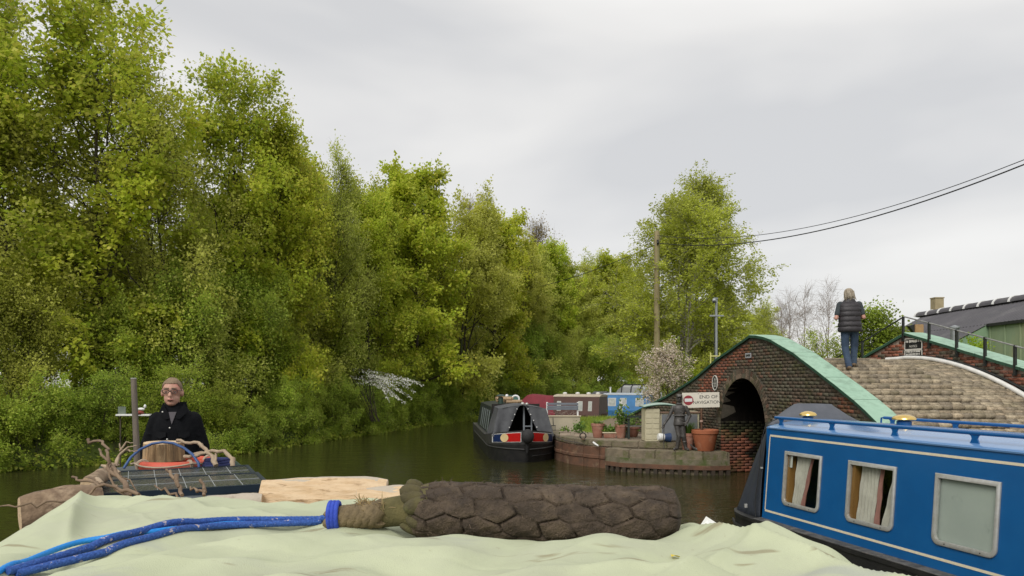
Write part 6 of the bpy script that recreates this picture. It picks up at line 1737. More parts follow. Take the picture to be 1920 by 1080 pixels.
def pot(x, y, z, r, h, name, label, mt, plant_kind='blade', ph=.35, rim=.1, n=70, rnd_top=1.0, spread=.3):
    t = thing(name, label, 'plant pot', (x, y, z))
    obj('pot_wall', MB().lathe([(r*.62, 0), (r*.66, .02), (r*.90, h*.72), (r*.93, h*.80), (r*.99, h*.82), (r*1.0, h*.98), (r*.96, h), (r*.88, h*.985), (r*.84, h*.86), (.01, h*.85)], (x, y, z), 28), mt, t, smooth=35)
    obj('soil', MB().lathe([(r*.85, h*.86), (r*.5, h*.89), (.01, h*.9)], (x, y, z), 16), M_soil, t, smooth=60)
    if plant_kind == 'blade':
        v, f = blades(rq, (x, y, z + h*.86), n, ph, spread, .02, .45, r*.6)
        tag(link('plant', np_mesh('plant', v, f, M_plant, rnd=rq.uniform(0,1,len(f))), t), kind='stuff')
    elif plant_kind == 'leafy':
        pos = np.array([x, y, z + h*.9]) + rq.normal(0, 1, (n*4,3))*[r*.5, r*.5, ph*.3] + [0,0,ph*.45]
        v, f = leaves_np(rq, pos, unit(rq.normal(0,1,(n*4,3)) + [0,0,.3]), .09, .4)
        pl = tag(link('plant', np_mesh('plant', v, f, M_plant, rnd=np.repeat(rq.uniform(0,1,n*4), 2)), t), kind='stuff')
        v, f = blades(rq, (x, y, z + h*.86), 22, ph, r*.6, .012, .2, r*.3); tag(link('stalk', np_mesh('stalk', v, f, M_plant, rnd=rq.uniform(0,1,len(f))), pl), kind='stuff')
    return t
pot(5.02, 19.42, .598, .35, .55, 'terracotta_pot', 'big orange terracotta pot with a wide rim beside the bridge arch', M_terra, None)
pot(4.62, 19.66, .598, .20, .44, 'terracotta_pot', 'faded pink terracotta pot of grassy leaves half behind the big orange one', M_terra_p, 'blade', .62, n=150, spread=.30)
pot(2.55, 22.15, .735, .21, .42, 'terracotta_pot', 'round terracotta pot of drooping strappy leaves on the quay', M_terra_p, 'blade', .30, n=80, spread=.42)
pot(3.20, 21.95, .735, .185, .40, 'terracotta_pot', 'terracotta pot holding a tall leafy plant with a yellow flower', M_terra_p, 'leafy', .62, n=70)
pot(3.62, 22.5, .735, .24, .30, 'terracotta_pot', 'low plum terracotta pot under the bench', M_terra_p, 'leafy', .4, n=30)
t = thing('planter_trough', 'low terracotta trough with small plants between two round pots', 'planter', (2.88, 22.05, .735))
obj('trough_wall', MB().hexa([(2.72,21.95,.735),(3.04,21.95,.735),(3.04,22.15,.735),(2.72,22.15,.735),(2.68,21.92,.88),(3.08,21.92,.88),(3.08,22.18,.88),(2.68,22.18,.88)]), M_terra_p, t, bevel=.008)
obj('rim', MB().box((2.88,22.05,.89), (.44,.30,.025)), M_cream, t, bevel=.005)
v, f = leaves_np(rq, np.array([2.88,22.05,.98]) + rq.normal(0,1,(160,3))*[.12,.06,.05], unit(rq.normal(0,1,(160,3)) + [0,0,.6]), .09, .2); tag(link('plant', np_mesh('plant', v, f, M_plant, rnd=np.repeat(rq.uniform(0,1,160),2)), t), kind='stuff')
obj('yellow_flower', MB().ball(P(1159,778,21.9), .035, 10, 7), mat('flower_yellow', (.8,.62,.15), (.8,.7,.3), 30, .6), smooth=60, label='yellow flower head in the tall leafy pot', cat='flower')
for x, y, lb in ((1.62, 22.75, 'small pale trough of seedlings at the quay corner beside the grey boat'), (2.02, 22.35, 'small pale trough of bushy green herbs on the quay')):
    t = thing('planter_trough', lb, 'planter', (x, y, .745))
    obj('trough_wall', MB().box((x, y, .80), (.32,.16,.10)).box((x, y, .857), (.35,.19,.018)), mat('pale_trough', (.45,.37,.29), (.36,.29,.22), 9, .8), t, bevel=.006)
    nn3 = 60 if x < 1.9 else 220; hz = .04 if x < 1.9 else .10
    v, f = leaves_np(rq, np.array([x, y, .90 + hz]) + rq.normal(0,1,(nn3,3))*[.11,.06,hz], unit(rq.normal(0,1,(nn3,3)) + [0,0,.6]), .075, .2); tag(link('plant', np_mesh('plant', v, f, M_plant, rnd=np.repeat(rq.uniform(0,1,nn3),2)), t), kind='stuff')
# moorings on the quay edge
def mring(px, D, lab):
    c = P(px, HOR, D); z = .76; t = thing('mooring_ring', lab, 'mooring ring', (c.x, c.y, z))
    obj('ring', MB().tube([Vector((c.x + .085*cos(a), c.y, z + .09 + .085*sin(a))) for a in np.linspace(0, 2*pi, 21)], .016, 7), M_boatblk, t, smooth=50)
    obj('staple', MB().box((c.x, c.y, z + .005), (.10,.06,.03)), M_rust, t)
mring(1093, 21.2, 'black iron mooring ring standing on the quay edge')
obj('mooring_hook', MB().tube([P(1112,829,20.75), P(1117,833,20.7), P(1122,836,20.6)], [.025,.03,.02], 8), M_pwhite, smooth=50, label='short white painted hook on the quay edge stones', cat='mooring hook')
obj('boat_line', MB().tube([P(1042,818,22.3), P(1060,826,21.9), P(1078,829,21.4), P(1092,832,21.2)], .012, 6), mat('mooring_line', (.08,.07,.06), (.05,.045,.04), 20, .9), smooth=50, label='dark mooring line from the grey boat to the quay ring', cat='rope')
# cream planter with grey rails and garden fork
t = thing('raised_planter', 'long cream raised planter with a grey slatted rail behind it', 'planter', (1.78, 26.3, .68))
M_creamw = mat('cream_boards', (.46,.41,.30), (.38,.34,.25), 3, .8, .003, 30)
obj('box_front', MB().box((1.78, 25.95, .93), (1.16,.06,.50)), M_creamw, t, bevel=.006); obj('box_back', MB().box((1.78, 26.75, .93), (1.16,.06,.50)), M_creamw, t)
obj('box_end', MB().box((1.21, 26.35, .93), (.05,.74,.49)), M_creamw, t); obj('box_end', MB().box((2.35, 26.35, .93), (.05,.74,.49)), M_creamw, t)
obj('top_rail', MB().box((1.78, 25.94, 1.195), (1.24,.12,.028)), M_cream, t, bevel=.004); obj('soil', MB().box((1.78, 26.35, 1.08), (1.1,.7,.05)), M_soil, t)
M_slat = mat('grey_slat', (.17,.19,.22), (.13,.15,.175), 5, .7)
for z in (1.60, 1.50, 1.42): obj('slat', MB().box((1.80, 26.55, z), (1.10,.035,.075)), M_slat, t, bevel=.004)
for x in (1.25, 2.34): obj('post', MB().box((x, 26.60, 1.22), (.06,.06,.88)), M_pwhite, t, bevel=.004)
tw = MB()
for k in range(26):
    x = 1.3 + rq.uniform(0, .95); tw.tube([Vector((x, 26.3 + rq.uniform(-.2,.2), 1.1)), Vector((x + rq.normal(0,.08), 26.25, 1.22)), Vector((x + rq.normal(0,.18), 26.2, 1.3 + rq.uniform(0,.1)))], [.007,.006,.003], 4)
obj('dry_stems', tw, mat('dry_stem', (.32,.27,.23), (.22,.18,.15), 10, .9), t)
c = P(1038, 806, 24.9); t = thing('garden_fork', 'garden fork leaning on the cream planter', 'fork', (c.x, c.y, .70))
obj('shaft', MB().tube([Vector((c.x, c.y + .1, .92)), Vector((c.x, c.y + .4, 1.16))], .014, 6), M_black, t)
tn_ = MB()
for k in range(4): tn_.tube([Vector((c.x - .06 + .04*k, c.y + .08, .92)), Vector((c.x - .07 + .047*k, c.y, .70))], .007, 5)
tn_.box((c.x, c.y + .09, .92), (.15,.02,.025)); obj('tines', tn_, M_black, t)
# white bollard post beyond the lawn
c = P(1164, HOR, 31.5); t = thing('white_post', 'white painted marker post beyond the potted plants', 'post', (c.x - .35, 31.5, .7))
obj('shaft', MB().box((c.x, 31.5, 1.1), (.12,.12,.86)), M_pwhite, t, bevel=.01); obj('cap', MB().box((c.x, 31.5, 1.55), (.14,.14,.03)), M_pwhite, t, bevel=.008)
# bench
t = thing('garden_bench', 'dark green slatted garden bench between the pots and the cream cabinet', 'bench', (3.72, 21.75, .74))
M_bench = mat('bench_paint', (.018,.03,.025), (.028,.038,.03), 8, .6)
for x, y in ((3.36,21.5),(3.36,21.95),(4.35,21.5),(4.35,21.95)): obj('leg', MB().box((x, y, 1.02 if y < 21.7 else 1.06), (.06,.06,.56 if y < 21.7 else .64)), M_bench, t, bevel=.005)
for k in range(4): obj('seat_slat', MB().box((3.855, 21.52 + .125*k, 1.10), (1.12,.10,.028)), mat('seat_wood%d' % k, (.17,.15,.125), (.12,.105,.09), 8, .8) if k < 2 else M_bench, t, bevel=.004)
for x in (3.36, 4.35): obj('arm', MB().box((x, 21.72, 1.315), (.08,.56,.035)), M_bench, t, bevel=.005)
obj('back_rail', MB().box((3.855, 21.98, 1.36), (1.06,.03,.06)), M_bench, t)
# storage cabinet
t = thing('storage_cabinet', 'cream ribbed storage cabinet with grey doors and a green curved lid', 'cabinet', (4.25, 20.75, .74))
M_cab = mat('cream_plastic', (.58,.53,.37), (.50,.46,.31), 4, .6, .002, 20, c3=(.42,.40,.24), s3=3, lo3=.6, hi3=.72)
M_gdoor = mat('grey_door', (.20,.21,.22), (.16,.165,.175), 4, .6)
obj('ribbed_side', MB().box((3.86, 20.80, 1.20), (.40,.62,.90)), M_cab, t, bevel=.012)
for k in range(6):
    for dx in (-.10, .10): obj('rib', MB().box((3.86 + dx, 20.485, .86 + .145*k), (.17,.012,.10)), M_cab, t, bevel=.004)
obj('door_frame', MB().box((4.62, 20.85, 1.16), (1.08,.56,.82)), M_cab, t, bevel=.008)
for k in range(2):
    d_ = obj('door', MB().box((4.36 + .50*k, 20.555, 1.13), (.48,.03,.72)), M_gdoor, t, bevel=.005)
    obj('handle', MB().box((4.55 + .12*k, 20.533, 1.12), (.02,.015,.12)), M_alu, d_)
obj('lintel', MB().box((4.62, 20.56, 1.545), (1.10,.05,.05)), mat('brown_lintel', (.27,.17,.12), (.2,.13,.09), 8, .7), t, bevel=.004)
def lid(i, j): return Vector((3.60 + .98*i, 20.42 + .80*j, 1.67 + .13*math.sin(pi*(.12 + .76*i)) * (.75 + .25*math.sin(pi*j)) + .02*i))
ld = obj('lid', MB().grid(lid, 12, 6), mat('pale_green_lid', (.40,.50,.44), (.30,.42,.36), 4, .45), t, smooth=60)
ld.modifiers.new('t', 'SOLIDIFY').thickness = .03
obj('lid_edge', MB().tube([lid(i/12, 0) + Vector((0,-.01,-.02)) for i in range(13)], .018, 6), M_green_edge, t, smooth=50)
# fallen blue and white tub
c = P(1245, 833, 20.1); t = thing('plastic_tub', 'blue plastic tub with a white base lying on its side by the cabinet', 'tub', (c.x, 20.2, .75))
Ry = rotm(ry=RAD(95), rz=RAD(12))
obj('wall', MB().lathe([(.09,-.02),(.125,.14),(.13,.16),(.12,.16),(.085,0)], (c.x + .03, 20.2, .885), 22, Ry), mat('tub_blue', (.03,.065,.16), (.025,.05,.13), 5, .45), t, smooth=40)
obj('base', MB().lathe([(.01,-.19),(.085,-.18),(.105,-.14),(.095,-.02),(.05,-.015)], (c.x + .03, 20.2, .885), 22, Ry), M_pwhite, t, smooth=40)

# sign END OF NAVIGATION
c = P(1314, 750, 19.55); t = thing('navigation_sign', 'white sign reading END OF NAVIGATION with a red no entry disc', 'sign', (c.x, 19.6, .6))
F = face_frame(c, (-.10, -1, 0)) @ Matrix.Rotation(RAD(1.6), 4, 'Z')
bd = obj('board', MB().prism(rrect(.955,.395,.012), -.012, .0), mat('sign_board_white', (.77,.73,.62), (.70,.66,.55), 4, .5, c3=(.62,.57,.45), s3=6, lo3=.62, hi3=.75), t, M=F)
cir = lambda r, x=0, y=0, n=36: [(x + r*cos(2*pi*k/n), y + r*sin(2*pi*k/n)) for k in range(n)]
ds = obj('red_disc', MB().prism(cir(.128, -.318, .0), .001, .003), mat('sign_red', (.32,.035,.045), (.27,.03,.04), 12, .5), bd, M=F)
obj('white_bar', MB().box((-.318, .005, .0045), (.195,.085,.002)), M_pwhite, ds, M=F)
text_on(bd, 'END OF', .118, F, .20, .075, .002, M_signblk, 1.12); text_on(bd, 'NAVIGATION', .118, F, .15, -.065, .002, M_signblk, .97)
obj('bolt', MB().box((-.06,.165,.003), (.014,.014,.006)).box((.03,.168,.003), (.014,.014,.006)), M_signblk, bd, M=F)
obj('post', MB().tube([(c.x + .03, 19.60, .58), (c.x + .03, 19.60, 2.05)], .028, 10), M_rust, t, smooth=40); obj('collar', MB().lathe([(.03,0),(.045,.01),(.045,.05),(.03,.06)], (c.x + .03, 19.60, 1.32), 12), mat('collar_pink', (.45,.30,.24), (.4,.26,.2), 9, .7), t, smooth=40)

# wooden pole and wires
M_pole = mat('pole_wood', (.30,.25,.135), (.21,.17,.085), 6, .9, .004, 30, stretch=(3,3,.3), c3=(.25,.26,.10), s3=1.5, lo3=.5, hi3=.65)
t = thing('utility_pole', 'tall weathered wooden utility pole in front of the birch', 'pole', (6.02, 31, .6))
obj('shaft', MB().lathe([(.14,-.2),(.135,1),(.125,4),(.115,7.4),(.11,7.95),(.06,8.0)], (6.02, 31, .65), 14), M_pole, t, smooth=50)
obj('insulator', MB().box((6.02, 30.87, 8.15), (.07,.10,.20)).ball((6.02,30.8,8.12), .05, 8, 6), M_signblk, t)
def wire(a, b, sag, r, label):
    a = Vector(a); b = Vector(b); pts = []
    for k in range(41):
        s = k/40; q = a.lerp(b, s); q.z -= sag*4*s*(1 - s); pts.append(q)
    obj('overhead_wire', MB().tube(pts, r, 6), M_rubber, smooth=60, label=label, cat='wire')
wire((6.05, 30.8, 8.10), (14, 12, 8.6), 1.33, .017, 'lower and thicker overhead wire swooping down to the wooden pole')
wire((6.0, 30.8, 8.42), (14, 12.2, 8.66), 1.36, .010, 'upper and thinner overhead wire running beside the thicker one')
wire((6.0, 31.1, 8.1), (-3.0, 80, 12.4), .9, .017, 'thin overhead wire leaving the pole towards the wood')
t = thing('utility_pole', 'wooden utility pole carrying the near end of the wires', 'pole', (14, 12.1, .9))
obj('shaft', MB().lathe([(.14,-.3),(.12,4),(.10,8),(.05,8.05)], (14, 12.1, .8), 12), M_pole, t, smooth=50); obj('insulator', MB().box((14,12.1,8.6), (.3,.1,.1)), M_signblk, t)
# lamp / camera post behind the bridge
c = P(1343, HOR, 24.5); t = thing('camera_post', 'galvanised post with a crossbar and a security camera behind the bridge', 'post', (c.x, 24.5, .8))
M_galv = mat('galvanised_steel', (.34,.36,.37), (.26,.28,.29), 9, .5, metal=.5)
obj('shaft', MB().tube([(c.x, 24.5, .7), (c.x, 24.5, 5.10)], .045, 12), M_galv, t, smooth=40); obj('crossbar', MB().box((c.x, 24.46, 4.55), (.46,.05,.05)), M_galv, t)
cm_ = obj('camera', MB().ball((c.x - .09, 24.42, 5.04), (.07,.07,.08), 12, 8).box((c.x - .03, 24.45, 5.12), (.14,.05,.04)), M_galv, t, smooth=50); obj('lens', MB().ball((c.x - .10, 24.36, 5.0), .045, 10, 7), M_signblk, cm_, smooth=60)
obj('cable', MB().tube([(c.x - .07, 24.47, 4.5), (c.x - .08, 24.47, 3), (c.x - .06, 24.47, 1)], .012, 6), M_signblk, t)
c = P(1341, HOR, 22.9); t = thing('ladder', 'top of a yellow ladder behind the bridge coping', 'ladder', (c.x, 22.9, .9))
M_yel = mat('yellow_paint', (.62,.60,.20), (.55,.52,.18), 8, .5)
for dx in (-.14, .14): obj('upright', MB().tube([(c.x + dx, 22.9, .8), (c.x + dx, 22.9, 3.28)], .022, 8), M_yel, t, smooth=40)
for z in (3.17, 2.85, 2.5, 2.1): obj('rung', MB().tube([(c.x - .14, 22.9, z), (c.x + .14, 22.9, z)], .02, 8), M_yel, t, smooth=40)
# board with ornaments at the far bank
c = P(252, 778, 21.6); t = thing('bank_shelf', 'white painted shelf board with small ornaments at the far bank', 'shelf', (c.x, 21.6, 0))
obj('board', MB().box((c.x, 21.6, c.z), (.98,.22,.05)), M_pwhite, t, bevel=.006); obj('panel', MB().box((c.x - .40, 21.68, c.z + .13), (.22,.03,.22)), mat('grey_green_panel', (.16,.19,.15), (.12,.15,.12), 7, .7), t)
for dx in (-.42, .42): obj('post', MB().box((c.x + dx, 21.63, c.z/2 - .25), (.03,.03,c.z + .45)), M_bark, t)
obj('ornament', MB().lathe([(.10,0),(.12,.05),(.08,.09),(.03,.10)], (c.x + .18, 21.55, c.z + .026), 12), mat('ornament_red', (.25,.05,.035), (.2,.04,.03), 9, .5), t, smooth=50)
obj('ornament', MB().ball((c.x + .22, 21.55, c.z + .17), (.11,.05,.045), 10, 7).ball((c.x + .33, 21.55, c.z + .25), (.04,.04,.06), 8, 6), M_pwhite, t, smooth=60)

# warehouse
wh = thing('warehouse', 'long warehouse with grey corrugated roof and pale green cladding', 'building', (20, 32, .6))
M_roofw = mat('grey_corrugated_roof', (.095,.09,.10), (.07,.068,.075), 1.4, .8, .0, 20, c3=(.14,.135,.14), s3=.7, lo3=.5, hi3=.68)
M_clad = mat('pale_green_cladding', (.27,.34,.21), (.22,.29,.17), 1.2, .8, stretch=(1,1,.3), c3=(.33,.35,.20), s3=.8, lo3=.5, hi3=.66)
SL = .53; RX, RZ_ = 22.2, 5.97
def rz(x): return RZ_ - (RX - x)*SL if x <= RX else RZ_ - (x - RX)*SL
def corr(x0, x1, y0, y1, per=.25, amp=.022):
    n = int((y1 - y0)/per*4); mb = MB()
    vs = []
    for k in range(n + 1):
        y = y0 + (y1 - y0)*k/n; d = amp*math.sin(2*pi*(y - y0)/per)
        for x in (x0, x1): vs.append((x, y, rz(x) + d + .05*math.sin(y*.9)*.4))
    return mb.raw(vs, [(2*k, 2*k+1, 2*k+3, 2*k+2) for k in range(n)])
rf = obj('roof', corr(20.0, 22.2, 22, 40.2), M_roofw, wh, smooth=60); obj('roof_slope', corr(15.0, 19.98, 31.4, 40.2), M_roofw, rf, smooth=60); obj('roof_slope', corr(22.22, 27, 22, 40.2), M_roofw, rf, smooth=60)
y = 22.0; k = 0
while y < 40:
    L_ = .95
    obj('ridge_cap', MB().loft([[Vector((RX + .30*math.cos(a), yy, RZ_ - .06 + .26*math.sin(a))) for a in np.linspace(pi, 0, 9)] + [Vector((RX, yy, RZ_ - .12))] for yy in (y + .02, y + L_)]), M_roofw, rf, smooth=30)
    obj('cap_joint', MB().loft([[Vector((RX + .33*math.cos(a), yy, RZ_ - .06 + .29*math.sin(a))) for a in np.linspace(pi, 0, 9)] + [Vector((RX, yy, RZ_ - .10))] for yy in (y + L_ + .01, y + L_ + .13)]), M_pwhite, rf, smooth=30)
    y += 1.1
def wallx(x, y0, y1, z0, z1): return MB().hexa([(x-.05,y0,z0),(x+.05,y0,z0),(x+.05,y1,z0),(x-.05,y1,z0),(x-.05,y0,z1),(x+.05,y0,z1),(x+.05,y1,z1),(x-.05,y1,z1)])
y = 22.0
while y < 31.3:
    obj('cladding_panel', wallx(20.12, y + .01, y + .92, .5, 4.72), M_clad, wh); obj('joint_strip', wallx(20.07, y - .025, y + .025, .5, 4.70), M_clad, wh); y += .93
obj('gutter', MB().box((20.02, 26.7, 4.76), (.14, 9.4, .12)), M_black, wh)
obj('gable_wall', MB().hexa([(15.1,31.45,.4),(20.1,31.45,.4),(20.1,31.6,.4),(15.1,31.6,.4),(15.1,31.45,rz(15.1)-.05),(20.1,31.45,rz(20.1)-.05),(20.1,31.6,rz(20.1)-.05),(15.1,31.6,rz(15.1)-.05)]), mat('green_gable_sheet', (.23,.34,.21), (.19,.30,.18), 1.5, .75), wh)
obj('gable_wall', MB().raw([(15.1,40,.4),(27,40,.4),(27,40,rz(27)-.05),(22.2,40,5.9),(15.1,40,rz(15.1)-.05)] + [(15.1,40.1,.4),(27,40.1,.4),(27,40.1,rz(27)-.05),(22.2,40.1,5.9),(15.1,40.1,rz(15.1)-.05)], [(0,1,2,3,4),(9,8,7,6,5),(0,5,6,1),(1,6,7,2),(2,7,8,3),(3,8,9,4),(4,9,5,0)]), M_clad, wh)
c = P(1757, HOR, 42); ch = thing('factory_flue', 'square buff flue standing above the warehouse ridge', 'chimney', (c.x, 42, .6))
M_buff = mat('buff_render', (.40,.33,.20), (.32,.26,.155), 3, .85)
obj('shaft', MB().box((c.x, 42, 3.9), (.50,.5,6.3)), M_buff, ch, bevel=.02); obj('cap', MB().box((c.x, 42, 7.08), (.54,.54,.06)), M_buff, ch)
c = P(1720, HOR, 27); ch = thing('brick_chimney', 'short buff brick chimney with a metal hood in front of the warehouse', 'chimney', (c.x, 27, .7))
obj('stack', MB().box((c.x, 27, 2.55), (.30,.30,3.8)), mat('buff_brick', (.42,.27,.13), (.34,.21,.10), 6, .85), ch, bevel=.01); obj('hood', MB().raw([(c.x-.35,26.9,4.40),(c.x-.15,26.9,4.15),(c.x-.15,27.1,4.15),(c.x-.35,27.1,4.40),(c.x-.14,26.9,4.46),(c.x-.14,27.1,4.46)], [(0,1,4),(3,5,2),(0,4,5,3),(0,3,2,1),(1,2,5,4)]), M_black, ch)
# small grey vent and floodlight on the roof slope
c = P(1790, 628, 30.5); obj('roof_vent', MB().lathe([(.16,-.5),(.16,.25),(.20,.27),(.20,.33),(.02,.40)], c, 14), M_galv, smooth=40, label='grey metal vent in front of the warehouse roof', cat='vent')
# pale building glimpsed through the trees
wb = thing('white_building', 'pale building glimpsed through the leaves behind the steering man', 'building', (-24, 52, 1.5))
obj('wall', MB().box((-24, 52, 5.0), (16, 6, 7.4)), M_pwhite, wb); obj('roof', MB().raw([(-32.3,48.8,8.7),(-15.7,48.8,8.7),(-15.7,55.2,8.7),(-32.3,55.2,8.7),(-32.3,52,10.6),(-15.7,52,10.6)], [(0,1,5,4),(2,3,4,5),(0,4,3),(1,2,5),(0,3,2,1)]), M_roofw, wb)
for k in range(6):
    for z in (3.6, 6.6):
        w_ = obj('window', MB().box((-30.5 + 2.6*k, 48.97, z), (1.2,.08,1.4)), M_galv, wb); obj('pane', MB().box((-30.5 + 2.6*k, 48.925, z), (1.05,.02,1.25)), M_signblk, w_)

# ================================================================== PEOPLE AND STATUE
def remesh(o, vox, it=4):
    m = o.modifiers.new('remesh', 'REMESH'); m.mode = 'VOXEL'; m.voxel_size = vox; m.use_smooth_shade = True
    if it:
        s = o.modifiers.new('smooth', 'SMOOTH'); s.factor = .5; s.iterations = it
    return o
def ellring(c, rx, ry, n=24, pw=2.0):
    o = []
    for k in range(n):
        a = 2*pi*k/n; ca, sa = cos(a), sin(a)
        o.append(Vector((c[0] + rx*math.copysign(abs(ca)**(2/pw), ca), c[1] + ry*math.copysign(abs(sa)**(2/pw), sa), c[2])))
    return o
def head(mb, c, s=1.0, fwd=-1):
    """skull with jaw, nose, ears; fwd -1 faces -y"""
    x, y, z = c
    mb.ball((x, y, z + .025*s), (.074*s, .092*s, .088*s), 18, 12); mb.ball((x, y + fwd*.012*s, z - .045*s), (.060*s, .070*s, .066*s), 16, 10)
    mb.ball((x, y + fwd*.040*s, z - .082*s), (.036*s, .038*s, .028*s), 12, 8)
    mb.capsule((x, y + fwd*.086*s, z + .015*s), (x, y + fwd*.100*s, z - .022*s), .009*s, .016*s); mb.ball((x, y + fwd*.075*s, z - .055*s), (.026*s,.02*s,.014*s), 10, 6)
    mb.ball((x, y + fwd*.072*s, z + .032*s), (.055*s,.022*s,.013*s), 12, 6)
    for sg in (-1, 1): mb.ball((x + sg*.075*s, y - fwd*.005*s, z - .003*s), (.012*s,.024*s,.032*s), 10, 8)
def hand(mb, w, d, up, sg, s=1.0):
    """palm at wrist w pointing along d, slightly curled fingers, thumb at the side"""
    w = Vector(w); d = Vector(d).normalized(); up = Vector(up).normalized(); sd = d.cross(up).normalized()*sg
    for k in range(3): mb.capsule(w + sd*(.022*(k-1))*s, w + d*.075*s + sd*(.025*(k-1))*s, .016*s, .015*s, 8, 3)
    for k, ln in enumerate((.062, .072, .068, .052)):
        b = w + d*.085*s + sd*(.030 - .020*k)*s; m = b + (d*.8 - up*.35)*ln*.55*s; e = m + (d*.35 - up*.9)*ln*.5*s
        mb.capsule(b, m, .0095*s, .0088*s, 8, 3); mb.capsule(m, e, .0088*s, .0075*s, 8, 3)
    b = w + d*.02*s + sd*.03*s; m = b + (d*.5 + sd*.7)*.035*s; e = m + (d*.9 + sd*.1 - up*.2)*.035*s
    mb.capsule(b, m, .0125*s, .011*s, 8, 3); mb.capsule(m, e, .011*s, .009*s, 8, 3)
M_skin = mat('skin', (.56,.32,.235), (.48,.26,.19), 14, .55, .0008, 120, c3=(.60,.25,.19), s3=10, lo3=.56, hi3=.72)
M_skin2 = mat('skin_pink', (.55,.29,.22), (.50,.25,.19), 14, .55)
M_jean = mat('blue_denim', (.040,.066,.11), (.028,.048,.085), 8, .9, .002, 60, c3=(.055,.085,.13), s3=5, lo3=.5, hi3=.66)
M_jacket = mat('black_wool_jacket', (.005,.0055,.007), (.008,.0085,.010), 12, .9, .003, 90, spec=.12)

# ---- man steering (front to us); local x right in the picture, -y towards us
mp_ = P(329, HOR, 6.75); man = thing('person', 'man in glasses and a black buttoned jacket standing at the stern of the loaded boat', 'person', (mp_.x, mp_.y, .63))
MF = Matrix.Translation((mp_.x, mp_.y, .63)) @ Matrix.Rotation(RAD(14), 4, 'Z')
MFJ = MF @ Matrix.Translation((0, 0, .058))
hc = (-.020, -.035, 1.668)
b = MB(); head(b, hc, 1.11); b.capsule((-.005, .0, 1.46), (-.022, -.012, 1.60), .062, .058)
b.loft([ellring((0,0,z), x, y) for z, x, y in ((.86,.165,.115),(1.0,.165,.12),(1.2,.165,.12),(1.36,.175,.11),(1.42,.14,.09),(1.47,.07,.065))])
for sg in (-1, 1):
    b.capsule((sg*.095, .0, .88), (sg*.105, -.01, .48), .085, .058); b.capsule((sg*.105, -.01, .48), (sg*.11, .02, .09), .056, .042); b.capsule((sg*.11, .02, .05), (sg*.12, -.15, .04), .045, .04)
AR = {-1: ((-.150,.0,1.375), (-.238,.02,1.12), (-.275,-.04,.90)), 1: ((.150,.0,1.375), (.225,.03,1.11), (.235,-.03,.88))}
for sg in (-1, 1):
    s_, e_, w_ = AR[sg]; b.capsule(s_, e_, .052, .042); b.capsule(e_, w_, .042, .028)
    hand(b, w_, Vector(w_) - Vector(e_), (0, 1, .3), -sg)
body = remesh(obj('body', b, M_skin, man, M=MF), .0065, 3)
j = MB(); j.loft([ellring((0,0,z), x, y, 28, 2.3) for z, x, y in ((.74,.185,.145),(.76,.19,.15),(.95,.188,.15),(1.12,.19,.15),(1.28,.192,.148),(1.36,.172,.132),(1.42,.135,.115),(1.465,.105,.095),(1.495,.082,.084))])
for sg in (-1, 1):
    s_, e_, w_ = AR[sg]; s2 = (s_[0]*.98, s_[1], s_[2] - .01); w2 = Vector(e_).lerp(Vector(w_), .93)
    j.capsule(s2, e_, .076, .064); j.capsule(e_, w2, .064, .05)
    for q in (.2, .5, .8): j.ball(Vector(s2).lerp(Vector(e_), q), (.078,.078,.02), 12, 6, rotm(ry=sg*.25 + .2))
jk = remesh(obj('jacket', j, M_jacket, man, M=MFJ), .010, 4)
cl = MB()
for sg in (-1, 1):
    cl.raw([(sg*.012,-.122,1.385),(sg*.05,-.118,1.455),(sg*.09,-.07,1.52),(sg*.115,-.10,1.44),(sg*.06,-.148,1.375)] + [(sg*.012,-.114,1.385),(sg*.05,-.105,1.455),(sg*.088,-.06,1.52),(sg*.113,-.09,1.44),(sg*.06,-.140,1.375)], [(0,1,2,3,4),(9,8,7,6,5),(0,5,6,1),(1,6,7,2),(2,7,8,3),(3,8,9,4),(4,9,5,0)])
cl.loft([ellring((0,.01,z), x, y, 20) for z, x, y in ((1.465,.100,.092),(1.525,.092,.085))], False, False)
obj('collar', cl, M_jacket, jk, smooth=30, M=MFJ)
obj('shirt', MB().raw([(-.035,-.120,1.44),(.03,-.120,1.44),(-.005,-.148,1.33)], [(0,1,2)]), mat('grey_shirt', (.10,.09,.10), (.08,.075,.08), 9, .9), jk, M=MFJ)
for x, z, yy in ((-.085,1.44,-.115),(-.02,1.30,-.152),(-.04,1.20,-.154),(-.03,1.08,-.155)): obj('button', MB().ball((x, yy, z), (.008,.004,.008), 8, 5), M_alu, jk, M=MFJ)
M_flap = mat('jacket_flap', (.0075,.008,.0095), (.010,.0105,.012), 10, .9, spec=.12)
for sg in (-1, 1): obj('pocket_flap', MB().raw([(sg*.05,-.156,1.265),(sg*.14,-.122,1.265),(sg*.14,-.126,1.225),(sg*.10,-.146,1.205),(sg*.05,-.160,1.225)], [(0,1,2,3,4)]), M_flap, jk, M=MFJ)
tr_ = MB(); tr_.loft([ellring((0,0,z), x, y) for z, x, y in ((.78,.185,.13),(.9,.19,.135),(1.0,.185,.13))])
for sg in (-1, 1): tr_.capsule((sg*.097,0,.86), (sg*.106,-.01,.48), .098, .075); tr_.capsule((sg*.106,-.01,.48), (sg*.11,.02,.10), .075, .062)
remesh(obj('trousers', tr_, M_jean, man, M=MF), .012, 3)
for sg in (-1, 1): obj('shoe', MB().capsule((sg*.11,.03,.045), (sg*.12,-.155,.042), .052, .046), M_rubber, man, smooth=60, M=MF)
M_hairb = mat('short_brown_hair', (.17,.115,.068), (.26,.185,.115), 40, .7, .004, 140, stretch=(1,1,.4))
def hairfn(a, e): pass
hr = MB(); hx, hy, hz = hc
rings = []
